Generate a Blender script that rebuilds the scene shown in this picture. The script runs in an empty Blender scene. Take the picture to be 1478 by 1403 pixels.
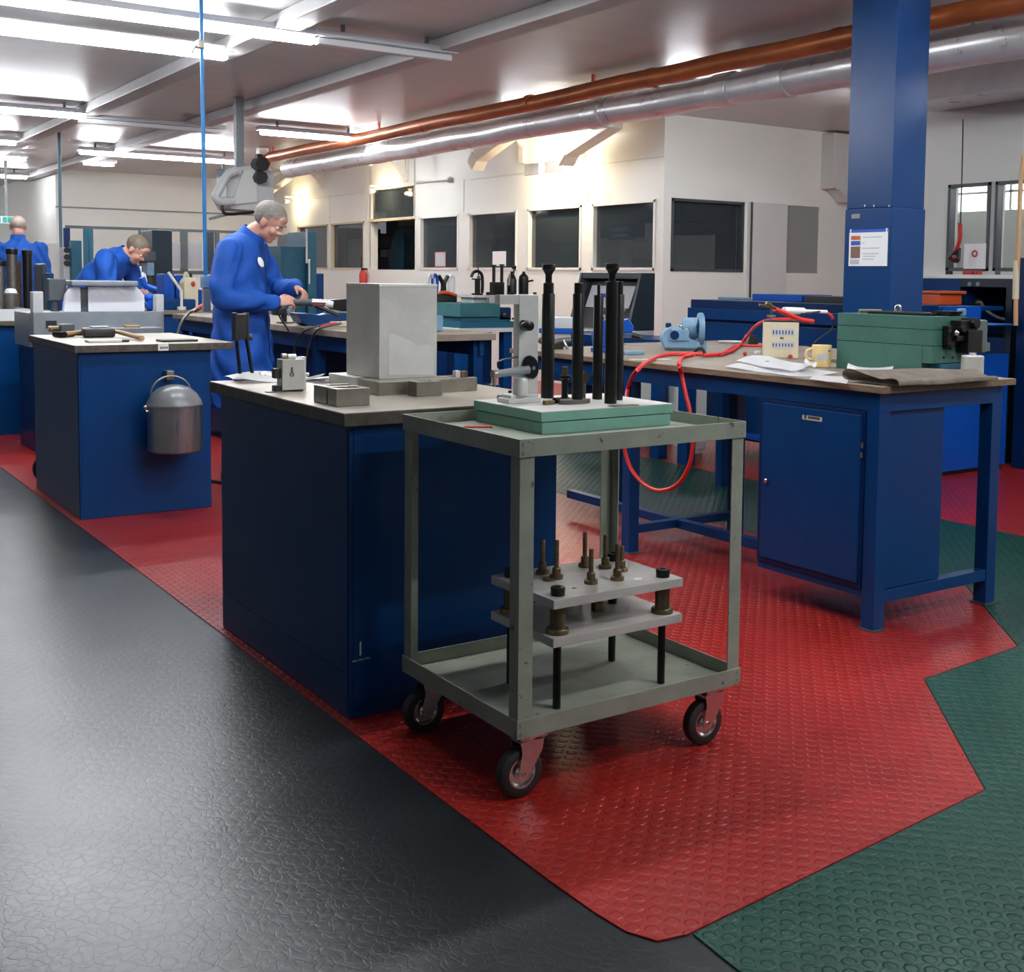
import bpy, bmesh, math, random
from mathutils import Vector as V, Matrix
random.seed(7)
SC = bpy.context.scene
COL = SC.collection
PI = math.pi
# ---------------------------------------------------------------- camera
YAW, PITCH, ROLL, FPX, PX, PY, CH = 0.610867, -0.0695033, 0.0120877, 1703.746, 815.17, 519.81, 1.29
FW = V((math.sin(YAW)*math.cos(PITCH), math.cos(YAW)*math.cos(PITCH), math.sin(PITCH)))
_R0 = V((math.cos(YAW), -math.sin(YAW), 0)); _U0 = _R0.cross(FW)
RT = _R0*math.cos(ROLL) + _U0*math.sin(ROLL)
UP = -_R0*math.sin(ROLL) + _U0*math.cos(ROLL)
cam_d = bpy.data.cameras.new('camera'); cam = bpy.data.objects.new('camera', cam_d); COL.objects.link(cam)
cam.matrix_world = Matrix(((RT.x, UP.x, -FW.x, 0), (RT.y, UP.y, -FW.y, 0), (RT.z, UP.z, -FW.z, CH), (0, 0, 0, 1)))
cam_d.sensor_width = 36; cam_d.lens = FPX/1478*36
cam_d.shift_x = (739-PX)/1478; cam_d.shift_y = (PY-701.5)/1478
cam_d.clip_start = 0.05; cam_d.clip_end = 200
SC.camera = cam
def ray(x, y): return FW + RT*((x-PX)/FPX) - UP*((y-PY)/FPX)
def at(x, y, ax, v):
    d = ray(x, y); i = 'xyz'.index(ax); o = V((0, 0, CH)); t = (v-o[i])/d[i]
    return o + d*t
def dep(x, y, d): return V((0, 0, CH)) + ray(x, y)*d
# ---------------------------------------------------------------- mesh helpers
class MB:
    def __init__(s): s.bm = bmesh.new(); s.wn = False
    def _bev(s, geom, bev, seg=2):
        s.wn = True; es = list({e for v in geom for e in v.link_edges})
        bmesh.ops.bevel(s.bm, geom=es, offset=bev, segments=seg, profile=.5, affect='EDGES', clamp_overlap=True)
    def box(s, x0, x1, y0, y1, z0, z1, bev=0, rz=0, m=None):
        cx, cy, cz = (x0+x1)/2, (y0+y1)/2, (z0+z1)/2
        M = Matrix.Translation((cx, cy, cz)) @ Matrix.Rotation(rz, 4, 'Z') @ Matrix.Diagonal((abs(x1-x0), abs(y1-y0), abs(z1-z0), 1))
        if m is not None: M = m @ M
        r = bmesh.ops.create_cube(s.bm, size=1, matrix=M)
        if bev: s._bev(r['verts'], bev)
        return s
    def cyl(s, p0, p1, r0, r1=None, n=20, bev=0):
        p0, p1 = V(p0), V(p1); r1 = r0 if r1 is None else r1
        d = p1-p0; q = d.to_track_quat('Z', 'Y').to_matrix().to_4x4()
        r = bmesh.ops.create_cone(s.bm, cap_ends=True, segments=n, radius1=r0, radius2=r1, depth=d.length, matrix=Matrix.Translation((p0+p1)/2) @ q)
        if bev:
            s.wn = True; es = [e for v in r['verts'] for e in v.link_edges if any(len(f.verts) > 4 for f in e.link_faces)]
            bmesh.ops.bevel(s.bm, geom=list(set(es)), offset=bev, segments=2, profile=.5, affect='EDGES')
        return s
    def rings(s, rings, caps=True, closed=True):
        vs = [[s.bm.verts.new(p) for p in r] for r in rings]
        n = len(vs[0])
        for a, b in zip(vs, vs[1:]):
            for i in range(n if closed else n-1):
                j = (i+1) % n
                try: s.bm.faces.new((a[i], a[j], b[j], b[i]))
                except ValueError: pass
        if caps:
            s.bm.faces.new(vs[0][::-1]); s.bm.faces.new(vs[-1])
        return s
    def lathe(s, prof, c=(0, 0, 0), n=28, m=None, caps=True):
        c = V(c); R = []
        for r, z in prof:
            ring = [V((max(r, 1e-4)*math.cos(2*PI*i/n), max(r, 1e-4)*math.sin(2*PI*i/n), z)) for i in range(n)]
            if m is not None: ring = [m @ p for p in ring]
            R.append([p+c for p in ring])
        return s.rings(R, caps)
    def tube(s, pts, r, n=8, sub=6, smooth=True, rr=None):
        P = [V(p) for p in pts]
        if smooth and len(P) > 2:
            Q = []; E = [P[0]*2-P[1]] + P + [P[-1]*2-P[-2]]
            for i in range(1, len(E)-2):
                a, b, c, d = E[i-1:i+3]
                for k in range(sub):
                    t = k/sub
                    Q.append(.5*((2*b)+(c-a)*t+(2*a-5*b+4*c-d)*t*t+(3*b-a-3*c+d)*t**3))
            Q.append(P[-1]); P = Q
        R = []; nrm = None
        for i, p in enumerate(P):
            t = (P[min(i+1, len(P)-1)]-P[max(i-1, 0)]).normalized()
            if nrm is None:
                nrm = t.orthogonal().normalized()
            nrm = (nrm - t*nrm.dot(t)); nrm = nrm.normalized() if nrm.length > 1e-6 else t.orthogonal().normalized()
            b = t.cross(nrm)
            rad = r if rr is None else rr(i/(len(P)-1))
            R.append([p + nrm*rad*math.cos(2*PI*k/n) + b*rad*math.sin(2*PI*k/n) for k in range(n)])
        return s.rings(R)
    def prism(s, poly, axis, a, b, bev=0):
        def mk(u, v, w): return {'x': (w, u, v), 'y': (u, w, v), 'z': (u, v, w)}[axis]
        A = [s.bm.verts.new(mk(u, v, a)) for u, v in poly]; B = [s.bm.verts.new(mk(u, v, b)) for u, v in poly]
        n = len(poly); s.bm.faces.new(A); s.bm.faces.new(B[::-1])
        for i in range(n): s.bm.faces.new((A[i], B[i], B[(i+1) % n], A[(i+1) % n]))
        if bev: s._bev(A+B, bev)
        return s
    def sph(s, c, r, sc=(1, 1, 1), n=16, m=None):
        M = Matrix.Translation(c) @ (m if m is not None else Matrix.Identity(4)) @ Matrix.Diagonal((sc[0], sc[1], sc[2], 1))
        bmesh.ops.create_uvsphere(s.bm, u_segments=n, v_segments=max(6, n*2//3), radius=r, matrix=M); return s
    def torus(s, c, R, r, axis='z', n=28, k=8, a0=0, a1=2*PI):
        full = abs(a1-a0-2*PI) < 1e-6; P = []
        c = V(c)
        for i in range(n + (0 if full else 1)):
            a = a0+(a1-a0)*i/n; ca, sa = math.cos(a), math.sin(a); ring = []
            for j in range(k):
                b = 2*PI*j/k; rad = R+r*math.cos(b); h = r*math.sin(b)
                u, v = rad*ca, rad*sa
                ring.append(c+V({'z': (u, v, h), 'x': (h, u, v), 'y': (u, h, v)}[axis]))
            P.append(ring)
        if full: P.append(P[0])
        if full:
            vs = [[s.bm.verts.new(p) for p in r_] for r_ in P[:-1]]; vs.append(vs[0])
            for A, B in zip(vs, vs[1:]):
                for i in range(k): s.bm.faces.new((A[i], A[(i+1) % k], B[(i+1) % k], B[i]))
            return s
        return s.rings(P)
    def quadgrid(s, fn, nu, nv):
        vs = [[s.bm.verts.new(fn(i/nu, j/nv)) for j in range(nv+1)] for i in range(nu+1)]
        for i in range(nu):
            for j in range(nv): s.bm.faces.new((vs[i][j], vs[i+1][j], vs[i+1][j+1], vs[i][j+1]))
        return s
    def build(s, name, mat, parent=None, local=False, smooth=35, origin=None):
        bmesh.ops.recalc_face_normals(s.bm, faces=s.bm.faces)
        me = bpy.data.meshes.new(name); s.bm.to_mesh(me); s.bm.free()
        o = link(name, me, mat, parent, local, smooth, origin)
        if s.wn and smooth:
            w_ = o.modifiers.new('weighted_normals', 'WEIGHTED_NORMAL'); w_.keep_sharp = True; w_.weight = 100
        return o
W = {}
def link(name, me, mat, parent=None, local=False, smooth=35, origin=None):
    me.materials.clear()
    if mat is not None: me.materials.append(mat)
    if smooth:
        me.shade_smooth(); me.set_sharp_from_angle(angle=math.radians(smooth)) if smooth < 179 else None
    o = bpy.data.objects.new(name, me); COL.objects.link(o)
    if parent is not None:
        o.parent = parent
        if not local: me.transform(W[parent.name].inverted())
        W[o.name] = W[parent.name].copy()
    else:
        if origin is None and not local:
            n = len(me.vertices); xs = [v.co for v in me.vertices]
            lo = [min(v[i] for v in xs) for i in range(3)]; hi = [max(v[i] for v in xs) for i in range(3)]
            origin = ((lo[0]+hi[0])/2, (lo[1]+hi[1])/2, lo[2])
        if origin is not None:
            me.transform(Matrix.Translation(-V(origin))); o.location = origin
        W[o.name] = Matrix.Translation(o.location)
    return o
def thing(name, label, cat, loc=(0, 0, 0), rz=0, group=None):
    o = bpy.data.objects.new(name, None); COL.objects.link(o); o.empty_display_size = .05
    o.location = loc; o.rotation_euler = (0, 0, rz)
    W[o.name] = Matrix.Translation(loc) @ Matrix.Rotation(rz, 4, 'Z')
    return tag(o, label, cat, group)
def tag(o, label, cat, group=None):
    o['label'] = label; o['category'] = cat
    if group: o['group'] = group
    return o
def struct(o): o['kind'] = 'structure'; return o
def dup(root, loc, rz=0, label=None, group=None):
    r = root.copy(); COL.objects.link(r); r.location = loc; r.rotation_euler = (0, 0, rz)
    if label: r['label'] = label
    if group: r['group'] = group
    for ch in list(root.children):
        c = ch.copy(); COL.objects.link(c); c.parent = r
        for g in list(ch.children):
            d = g.copy(); COL.objects.link(d); d.parent = c
    return r
# ---------------------------------------------------------------- materials
MATS = {}
def mat(name, col, rough=.5, metal=0, var=0, vscale=6, bump=0, bscale=40, col2=None, emit=None, estr=0, alpha=1, trans=0, spec=.5, coat=0, stretch=None, rvar=0):
    m = bpy.data.materials.new(name); m.use_nodes = True; nt = m.node_tree; N = nt.nodes; Lk = nt.links
    b = N['Principled BSDF']
    b.inputs['Roughness'].default_value = rough; b.inputs['Metallic'].default_value = metal
    b.inputs['Base Color'].default_value = (*col, 1); b.inputs['Specular IOR Level'].default_value = spec
    if coat: b.inputs['Coat Weight'].default_value = coat; b.inputs['Coat Roughness'].default_value = .15
    if trans: b.inputs['Transmission Weight'].default_value = trans
    if emit: b.inputs['Emission Color'].default_value = (*emit, 1); b.inputs['Emission Strength'].default_value = estr
    if var or bump or rvar:
        tc = N.new('ShaderNodeNewGeometry'); src = tc.outputs['Position']
        if stretch:
            mp = N.new('ShaderNodeMapping'); mp.inputs['Scale'].default_value = stretch; Lk.new(src, mp.inputs['Vector']); src = mp.outputs['Vector']
    if var or rvar:
        n = N.new('ShaderNodeTexNoise'); n.inputs['Scale'].default_value = vscale; n.inputs['Detail'].default_value = 5; n.inputs['Roughness'].default_value = .62
        Lk.new(src, n.inputs['Vector'])
    if var:
        r = N.new('ShaderNodeValToRGB'); r.color_ramp.elements[0].position = .32; r.color_ramp.elements[1].position = .7
        c2 = col2 if col2 else tuple(c*(1-var) for c in col)
        r.color_ramp.elements[0].color = (*c2, 1); r.color_ramp.elements[1].color = (*col, 1)
        Lk.new(n.outputs['Fac'], r.inputs['Fac']); Lk.new(r.outputs['Color'], b.inputs['Base Color'])
    if rvar:
        mr = N.new('ShaderNodeMapRange'); mr.inputs['To Min'].default_value = max(.02, rough-rvar); mr.inputs['To Max'].default_value = min(1, rough+rvar)
        Lk.new(n.outputs['Fac'], mr.inputs['Value']); Lk.new(mr.outputs['Result'], b.inputs['Roughness'])
    if bump:
        n2 = N.new('ShaderNodeTexNoise'); n2.inputs['Scale'].default_value = bscale; n2.inputs['Detail'].default_value = 4; Lk.new(src, n2.inputs['Vector'])
        bp = N.new('ShaderNodeBump'); bp.inputs['Strength'].default_value = bump; bp.inputs['Distance'].default_value = .01
        Lk.new(n2.outputs['Fac'], bp.inputs['Height']); Lk.new(bp.outputs['Normal'], b.inputs['Normal'])
    MATS[name] = m
    return m
def floor_mat(name, col, rough, stud, pitch, bstr, tile=.92, crack=0, spec=.5):
    m = mat(name, col, rough, var=.25, vscale=2.5, rvar=.06, spec=spec); nt = m.node_tree; N = nt.nodes; Lk = nt.links; b = N['Principled BSDF']
    g = N.new('ShaderNodeNewGeometry')
    mp = N.new('ShaderNodeMapping'); mp.inputs['Rotation'].default_value = (0, 0, PI/4); mp.inputs['Scale'].default_value = (1/pitch,)*3
    Lk.new(g.outputs['Position'], mp.inputs['Vector'])
    fr = N.new('ShaderNodeVectorMath'); fr.operation = 'FRACTION'; Lk.new(mp.outputs[0], fr.inputs[0])
    sb = N.new('ShaderNodeVectorMath'); sb.operation = 'SUBTRACT'; sb.inputs[1].default_value = (.5, .5, 0); Lk.new(fr.outputs[0], sb.inputs[0])
    ml = N.new('ShaderNodeVectorMath'); ml.operation = 'MULTIPLY'; ml.inputs[1].default_value = (1, 1, 0); Lk.new(sb.outputs[0], ml.inputs[0])
    ln = N.new('ShaderNodeVectorMath'); ln.operation = 'LENGTH'; Lk.new(ml.outputs[0], ln.inputs[0])
    mr = N.new('ShaderNodeMapRange'); mr.interpolation_type = 'SMOOTHSTEP'
    mr.inputs['From Min'].default_value = .28; mr.inputs['From Max'].default_value = .42; mr.inputs['To Min'].default_value = 1; mr.inputs['To Max'].default_value = 0
    Lk.new(ln.outputs['Value'], mr.inputs['Value'])
    # tile seams
    mp2 = N.new('ShaderNodeMapping'); mp2.inputs['Scale'].default_value = (1/tile,)*3; mp2.inputs['Location'].default_value = (-(.815/tile) % 1, .31, 0); Lk.new(g.outputs['Position'], mp2.inputs['Vector'])
    f2 = N.new('ShaderNodeVectorMath'); f2.operation = 'FRACTION'; Lk.new(mp2.outputs[0], f2.inputs[0])
    sx = N.new('ShaderNodeSeparateXYZ'); Lk.new(f2.outputs[0], sx.inputs[0])
    mn = N.new('ShaderNodeMath'); mn.operation = 'MINIMUM'; Lk.new(sx.outputs['X'], mn.inputs[0]); Lk.new(sx.outputs['Y'], mn.inputs[1])
    gt = N.new('ShaderNodeMath'); gt.operation = 'GREATER_THAN'; gt.inputs[1].default_value = .0045; Lk.new(mn.outputs[0], gt.inputs[0])
    # wear noise keeps some studs shallow
    nz = N.new('ShaderNodeTexNoise'); nz.inputs['Scale'].default_value = 1.6; nz.inputs['Detail'].default_value = 3; Lk.new(g.outputs['Position'], nz.inputs['Vector'])
    wr = N.new('ShaderNodeMapRange'); wr.inputs['From Min'].default_value = .3; wr.inputs['From Max'].default_value = .65; wr.inputs['To Min'].default_value = .45; wr.inputs['To Max'].default_value = 1
    Lk.new(nz.outputs['Fac'], wr.inputs['Value'])
    mu = N.new('ShaderNodeMath'); mu.operation = 'MULTIPLY'; Lk.new(mr.outputs[0], mu.inputs[0]); Lk.new(wr.outputs[0], mu.inputs[1])
    mu2 = N.new('ShaderNodeMath'); mu2.operation = 'MULTIPLY'; mu2.inputs[1].default_value = stud; Lk.new(mu.outputs[0], mu2.inputs[0])
    ad = N.new('ShaderNodeMath'); ad.operation = 'ADD'; Lk.new(mu2.outputs[0], ad.inputs[0]); Lk.new(gt.outputs[0], ad.inputs[1])
    out = ad
    if crack:
        # worn wandering creases of the rubber
        wn = N.new('ShaderNodeTexNoise'); wn.inputs['Scale'].default_value = 14; wn.inputs['Detail'].default_value = 2; Lk.new(g.outputs['Position'], wn.inputs['Vector'])
        vm = N.new('ShaderNodeVectorMath'); vm.operation = 'MULTIPLY_ADD'; vm.inputs[1].default_value = (.06, .06, .06); Lk.new(wn.outputs['Color'], vm.inputs[0]); Lk.new(g.outputs['Position'], vm.inputs[2])
        vo = N.new('ShaderNodeTexVoronoi'); vo.feature = 'DISTANCE_TO_EDGE'; vo.inputs['Scale'].default_value = 34; Lk.new(vm.outputs[0], vo.inputs['Vector'])
        cr = N.new('ShaderNodeMapRange'); cr.inputs['From Min'].default_value = 0; cr.inputs['From Max'].default_value = .07; Lk.new(vo.outputs['Distance'], cr.inputs['Value'])
        m3 = N.new('ShaderNodeMath'); m3.operation = 'MULTIPLY_ADD'; m3.inputs[1].default_value = crack; Lk.new(cr.outputs[0], m3.inputs[0]); Lk.new(ad.outputs[0], m3.inputs[2]); out = m3
    bp = N.new('ShaderNodeBump'); bp.inputs['Strength'].default_value = bstr; bp.inputs['Distance'].default_value = .004
    Lk.new(out.outputs[0], bp.inputs['Height']); Lk.new(bp.outputs['Normal'], b.inputs['Normal'])
    return m
FL_BLACK = floor_mat('black_rubber', (.013, .016, .019), .34, .12, .037, .40, crack=.13, spec=.38)
FL_RED = floor_mat('red_rubber', (.33, .016, .011), .32, 1.0, .038, 1.0, spec=.45)
FL_GREEN = floor_mat('green_rubber', (.006, .056, .038), .36, 1.0, .038, 1.0, crack=.12, spec=.3)
BLUE = mat('blue_paint', (.001, .043, .165), .32, var=.15, vscale=3, bump=.015, bscale=25, spec=.3)
BLUE_D = mat('dark_blue_paint', (.001, .022, .10), .35, var=.2, vscale=3, spec=.3)
BLUE_B = mat('bright_blue_paint', (.003, .075, .42), .4, var=.12, spec=.3)
BLUE_L = mat('light_blue_paint', (.20, .36, .50), .38, var=.25, vscale=14, bump=.05)
TEAL = mat('teal_paint', (.010, .115, .19), .42, var=.25, vscale=6)
TEALG = mat('teal_green_paint', (.03, .15, .16), .45, var=.3, vscale=8)
SAGE = mat('sage_paint', (.285, .31, .245), .42, var=.28, vscale=9, bump=.05, bscale=60)
def chips(m, scale, lo, col):
    nt = m.node_tree; N = nt.nodes; Lk = nt.links; b = N['Principled BSDF']
    src = b.inputs['Base Color'].links[0].from_socket
    g = N.new('ShaderNodeNewGeometry'); n = N.new('ShaderNodeTexNoise'); n.inputs['Scale'].default_value = scale; n.inputs['Detail'].default_value = 6; n.inputs['Roughness'].default_value = .7
    Lk.new(g.outputs['Position'], n.inputs['Vector'])
    r = N.new('ShaderNodeMapRange'); r.inputs['From Min'].default_value = lo; r.inputs['From Max'].default_value = lo+.03; Lk.new(n.outputs['Fac'], r.inputs['Value'])
    mx = N.new('ShaderNodeMixRGB'); mx.inputs['Color2'].default_value = (*col, 1); Lk.new(r.outputs[0], mx.inputs['Fac']); Lk.new(src, mx.inputs['Color1'])
    Lk.new(mx.outputs[0], b.inputs['Base Color'])
chips(SAGE, 24, .64, (.07, .05, .035))
MINT = mat('mint_paint', (.17, .37, .285), .45, var=.2, vscale=12)
GREENBOX = mat('green_machine_paint', (.045, .15, .115), .45, var=.22, vscale=9)
STEELTOP = mat('worn_steel_top', (.43, .385, .315), .38, metal=.35, var=.35, vscale=5, rvar=.12, bump=.02)
EDGE = mat('worn_edge', (.13, .11, .085), .5, metal=.3, var=.5, vscale=30)
WOODTOP = mat('worn_bench_top', (.30, .25, .19), .5, var=.4, vscale=5, bump=.04)
WOODEDGE = mat('wood_edge', (.27, .18, .10), .6, var=.55, vscale=16, stretch=(3, .6, 9))
STEEL = mat('ground_steel', (.31, .285, .24), .36, metal=.75, var=.25, vscale=18, rvar=.1)
STEEL_D = mat('dark_steel', (.17, .155, .135), .45, metal=.6, var=.3, vscale=20)
ALU = mat('cast_aluminium', (.60, .585, .54), .42, metal=.25, var=.22, vscale=7, rvar=.1)
ALU_L = mat('pale_aluminium', (.66, .65, .62), .4, metal=.25, var=.12, vscale=10)
CHROME = mat('zinc_plate', (.72, .71, .69), .22, metal=1, var=.15, vscale=40)
BRASS = mat('oiled_bronze', (.22, .165, .09), .38, metal=.8, var=.4, vscale=50)
BLACKOX = mat('black_oxide_steel', (.010, .0095, .009), .34, metal=.35, var=.3, vscale=25, rvar=.08)
BLACK = mat('black_plastic', (.013, .013, .014), .42)
RUBBER = mat('black_tyre_rubber', (.016, .016, .016), .6, bump=.05)
GREY = mat('grey_machine_paint', (.24, .27, .29), .42, var=.2, vscale=8)
GREY_D = mat('dark_grey_paint', (.07, .08, .09), .45, var=.2)
GREY_L = mat('light_grey_paint', (.55, .56, .57), .45, var=.1)
NAVY = mat('dark_machine_panel', (.008, .022, .035), .35)
WHITE = mat('white_wall_paint', (.83, .84, .78), .55, var=.05, vscale=1.2, bump=.02, bscale=8)
BOWL = mat('lit_bowl', (1, 1, 1), .4, emit=(1, .97, .9), estr=9)
WHITE_P = mat('white_plastic', (.78, .79, .82), .4, var=.06)
PALE = mat('pale_partition', (.66, .665, .63), .5, var=.05, vscale=1.5)
CREAM = mat('cream_paint', (.68, .60, .42), .5, var=.1)
MASK = mat('cream_wall_fitting', (.82, .77, .66), .55, var=.12)
PAPER = mat('white_paper', (.86, .86, .86), .7)
PAPER_G = mat('grey_paper', (.5, .53, .58), .7)
COPPER = mat('copper_pipe', (.60, .17, .05), .36, metal=.45, var=.45, vscale=5, bump=.06, bscale=9, stretch=(1, .5, 1))
FOIL = mat('silver_foil_lagging', (.86, .86, .87), .30, metal=.5, var=.15, vscale=4, bump=.30, bscale=5, rvar=.1)
CEIL = mat('foil_faced_ceiling', (.64, .63, .625), .40, metal=.25, var=.14, vscale=.8, bump=.30, bscale=2.6, rvar=.1, stretch=(.6, 3, 1))
BEAMM = mat('pale_ceiling_beam', (.55, .54, .54), .5, var=.1)
TROUGH = mat('light_trunking', (.58, .60, .63), .4, var=.06)
RED = mat('red_hose_rubber', (.62, .022, .018), .42)
REDPIPE = mat('red_paint', (.5, .03, .02), .45)
ORANGE = mat('orange_plastic', (.62, .09, .02), .5)
YELLOW = mat('yellow_plastic', (.65, .42, .1), .5)
MUG = mat('pale_yellow_mug', (.78, .58, .27), .35, var=.1)
LEATHER = mat('brown_leather', (.34, .28, .225), .68, var=.35, vscale=18, bump=.25, bscale=90)
LEATHER_E = mat('rough_leather_edge', (.08, .065, .05), .8, var=.5, vscale=60, bump=.3, bscale=120)
COAT = mat('blue_work_coat', (.002, .088, .46), .75, var=.22, vscale=9, bump=.5, bscale=8)
SKIN = mat('skin', (.62, .35, .26), .5, var=.18, vscale=12, col2=(.56, .27, .19))
HAIR_G = mat('grey_hair', (.30, .27, .235), .65, var=.5, vscale=22, bump=.4, bscale=90, stretch=(1, 1, 3))
HAIR_B = mat('short_brown_grey_hair', (.22, .17, .12), .7, var=.4, vscale=30, bump=.2, bscale=90)
HAIR_W = mat('thin_pale_hair', (.62, .52, .45), .6, var=.3, vscale=20)
TROUSER = mat('dark_trousers', (.012, .016, .028), .8)
GLASS = mat('office_glass', (.05, .065, .075), .06, spec=.6)
nt = GLASS.node_tree; nt.nodes['Principled BSDF'].inputs['Alpha'].default_value = .45
GLASS2 = mat('clear_pane', (.25, .28, .29), .05, spec=.6); GLASS2.node_tree.nodes['Principled BSDF'].inputs['Alpha'].default_value = .18
SIGN_G = mat('green_sign', (.02, .42, .32), .5)
TAPE = mat('white_label', (.8, .8, .77), .6)
INK_B = mat('blue_print', (.03, .1, .5), .6)
INK_R = mat('orange_print', (.6, .13, .04), .6)
INK_K = mat('dark_print', (.06, .06, .07), .6)
INK_BR = mat('brown_print', (.25, .12, .09), .6)
TUBE = mat('lit_fluorescent_tube', (1, 1, 1), .5, emit=(.93, .96, 1), estr=32)
TUBE_OFF = mat('unlit_diffuser', (.75, .76, .78), .4)
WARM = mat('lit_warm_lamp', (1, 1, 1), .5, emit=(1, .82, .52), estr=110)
DARKROOM = mat('office_wall_painted_dim', (.16, .17, .175), .7)  # dimness of the office is put into the wall colour
CANLID = mat('brushed_tin', (.45, .44, .42), .3, metal=.9, var=.25, vscale=10, rvar=.08, stretch=(8, 8, 1))
LIDPAINT = mat('grey_enamel', (.19, .20, .205), .28, var=.15)
# ---------------------------------------------------------------- world
w = bpy.data.worlds.new('workshop_world'); SC.world = w; w.use_nodes = True
w.node_tree.nodes['Background'].inputs['Color'].default_value = (.80, .88, 1, 1)
w.node_tree.nodes['Background'].inputs['Strength'].default_value = .07
SC.view_settings.view_transform = 'Standard'; SC.view_settings.look = 'None'; SC.view_settings.gamma = 1; SC.view_settings.use_curve_mapping = False
SC.view_settings.exposure = 1.28
# ================================================================ the room
ZC = 3.06
def sbox(name, m, *a, **k): return struct(MB().box(*a, **k).build(name, m))
def poly_floor(name, m, poly, z0, z1): return struct(MB().prism(poly, 'z', z0, z1).build(name, m, smooth=0))
sbox('floor', FL_BLACK, -3, 18, -2, 32, -.1, -.004)
XR = 1.39
tip = [(XR, 2.02), (1.395, 1.86), (1.405, 1.77), (1.435, 1.71), (1.50, 1.695)]
poly_floor('floor_red', FL_RED, tip + [(2.57, 1.78), (3.13, 2.41), (3.70, 2.45), (4.25, 3.07), (4.22, 4.6), (4.0, 5.2), (4.0, 26), (XR, 26)], -.0035, 0)
poly_floor('floor_green', FL_GREEN, [(1.51, 1.69), (1.47, 1.2), (1.47, -1.8), (5.35, -1.8), (5.35, 26), (4.004, 26), (4.004, 5.2), (4.224, 4.6), (4.254, 3.068), (3.702, 2.446), (3.132, 2.406), (2.572, 1.776)], -.0035, 0)
f2 = poly_floor('floor_red_far', FL_RED, [(5.354, -1.8), (18, -1.8), (18, 26), (5.354, 26)], -.0035, 0)
sbox('ceiling', CEIL, -3, 18, -2, 32, ZC, ZC+.1)
# ceiling beams and light trunking
XB = (3.13, 4.4)
k = 1
for xb in XB:
    struct(MB().box(xb-.09, xb+.09, 2.0, 24, ZC-.10, ZC-.001, bev=.01).build('ceiling_beam', BEAMM)); k += 1
# office block ---------------------------------------------------------------
XO, YO, YE = 8.2, 9.89, 23.0
HT = 3.06
bays = [(10.02, 11.18), (11.40, 12.56), (12.81, 14.03), (14.31, 15.44), (17.32, 18.60), (18.72, 20.05)]
ZS, ZW = 1.385, 2.155
mb = MB()
mb.box(XO, XO+.12, YO, YE, 0, ZS).box(XO, XO+.12, YO, 15.62, ZW, HT).box(XO, XO+.12, 17.1, YE, ZW, HT).box(XO, XO+.12, 15.6, 17.12, 2.62, HT)
ys = [YO] + [v for b in bays for v in b] + [YE]
for a, b in zip(ys[0::2], ys[1::2]):
    if abs(a-15.44) < .01: mb.box(XO, XO+.12, 15.44, 15.64, ZS, ZW); mb.box(XO, XO+.12, 17.1, 17.32, ZS, ZW)
    else: mb.box(XO, XO+.12, a, b, ZS, ZW)
mb.box(XO, XO+.12, 15.6, 15.64, ZS, 2.63).box(XO, XO+.12, 17.08, 17.12, ZS, 2.63)
struct(mb.build('wall_office', WHITE, smooth=0))
for i, (a, b) in enumerate(bays):
    wn = struct(MB().box(XO+.04, XO+.05, a, b, ZS, ZW).build('window_%d' % (i+1), GLASS))
    fr = MB()
    for (p, q, r, s_) in ((a, b, ZS, ZS+.03), (a, b, ZW-.03, ZW), (a, a+.03, ZS, ZW), (b-.03, b, ZS, ZW)): fr.box(XO-.012, XO+.07, p, q, r, s_)
    fr.build('window_frame', CREAM if i > 3 else WHITE, wn)
# panel joints (thin cover strips)
mb = MB()
for y in (11.29, 14.17, 17.2, 18.66): mb.box(XO-.006, XO, y-.012, y+.012, ZW+.02, 2.62)
mb.box(XO-.006, XO, YO, 14.0, 2.60, 2.612).box(XO-.006, XO, 17.2, 22, 2.60, 2.612)
struct(mb.build('trim_1', PALE, smooth=0))
# doorway: open, bright inner wall with fan-light above
struct(MB().box(XO+.04, XO+.05, 15.64, 17.08, 2.16, 2.60).build('window_7', GLASS))
sbox('door_frame_trim', CREAM, XO-.02, XO+.1, 15.60, 17.12, 2.13, 2.17)
# right face of the office
mb = MB()
mb.box(XO+.12, 16, YO, YO+.12, 2.17, HT).box(XO+.12, 16, YO, YO+.12, 0, 1.38).box(9.38, 9.44, YO, YO+.12, 1.38, 2.17).box(10.62, 16, YO, YO+.12, 1.38, 2.17).box(XO+.12, 8.31, YO, YO+.12, 1.38, 2.17)
struct(mb.build('wall_office_end', WHITE, smooth=0))
wn = struct(MB().box(8.31, 9.38, YO+.04, YO+.05, 1.38, 2.17).build('window_8', GLASS))
fr = MB()
for (p, q, r, s_) in ((8.31, 9.38, 1.38, 1.41), (8.31, 9.38, 2.14, 2.17), (8.31, 8.34, 1.38, 2.17), (9.35, 9.38, 1.38, 2.17)): fr.box(p, q, YO-.012, YO+.07, r, s_)
fr.build('window_frame', GREY_D, wn)
# inner office: back wall, floor-level partitions and contents seen dimly through the panes
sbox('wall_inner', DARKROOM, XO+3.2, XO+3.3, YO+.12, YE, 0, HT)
sbox('wall_inner_painted_lit', mat('inner_wall_painted_lit', (.72, .74, .62), .6), XO+1.7, XO+1.76, 16.2, 19.5, 0, HT)  # paler inner wall, its brightness put into the colour
# tall flush door with grey reveal beside the end window
d = struct(MB().box(9.44, 10.03, YO-.05, YO+.02, 0, 2.175, bev=.006).build('door_1', PALE))
MB().box(9.44, 9.47, YO-.056, YO-.05, 0, 2.175).build('door_edge', GREY_D, d)
struct(MB().box(10.03, 10.62, YO+.02, YO+.05, 0, 2.17).build('door_2', mat('grey_door', (.30, .30, .29), .55)))
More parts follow.
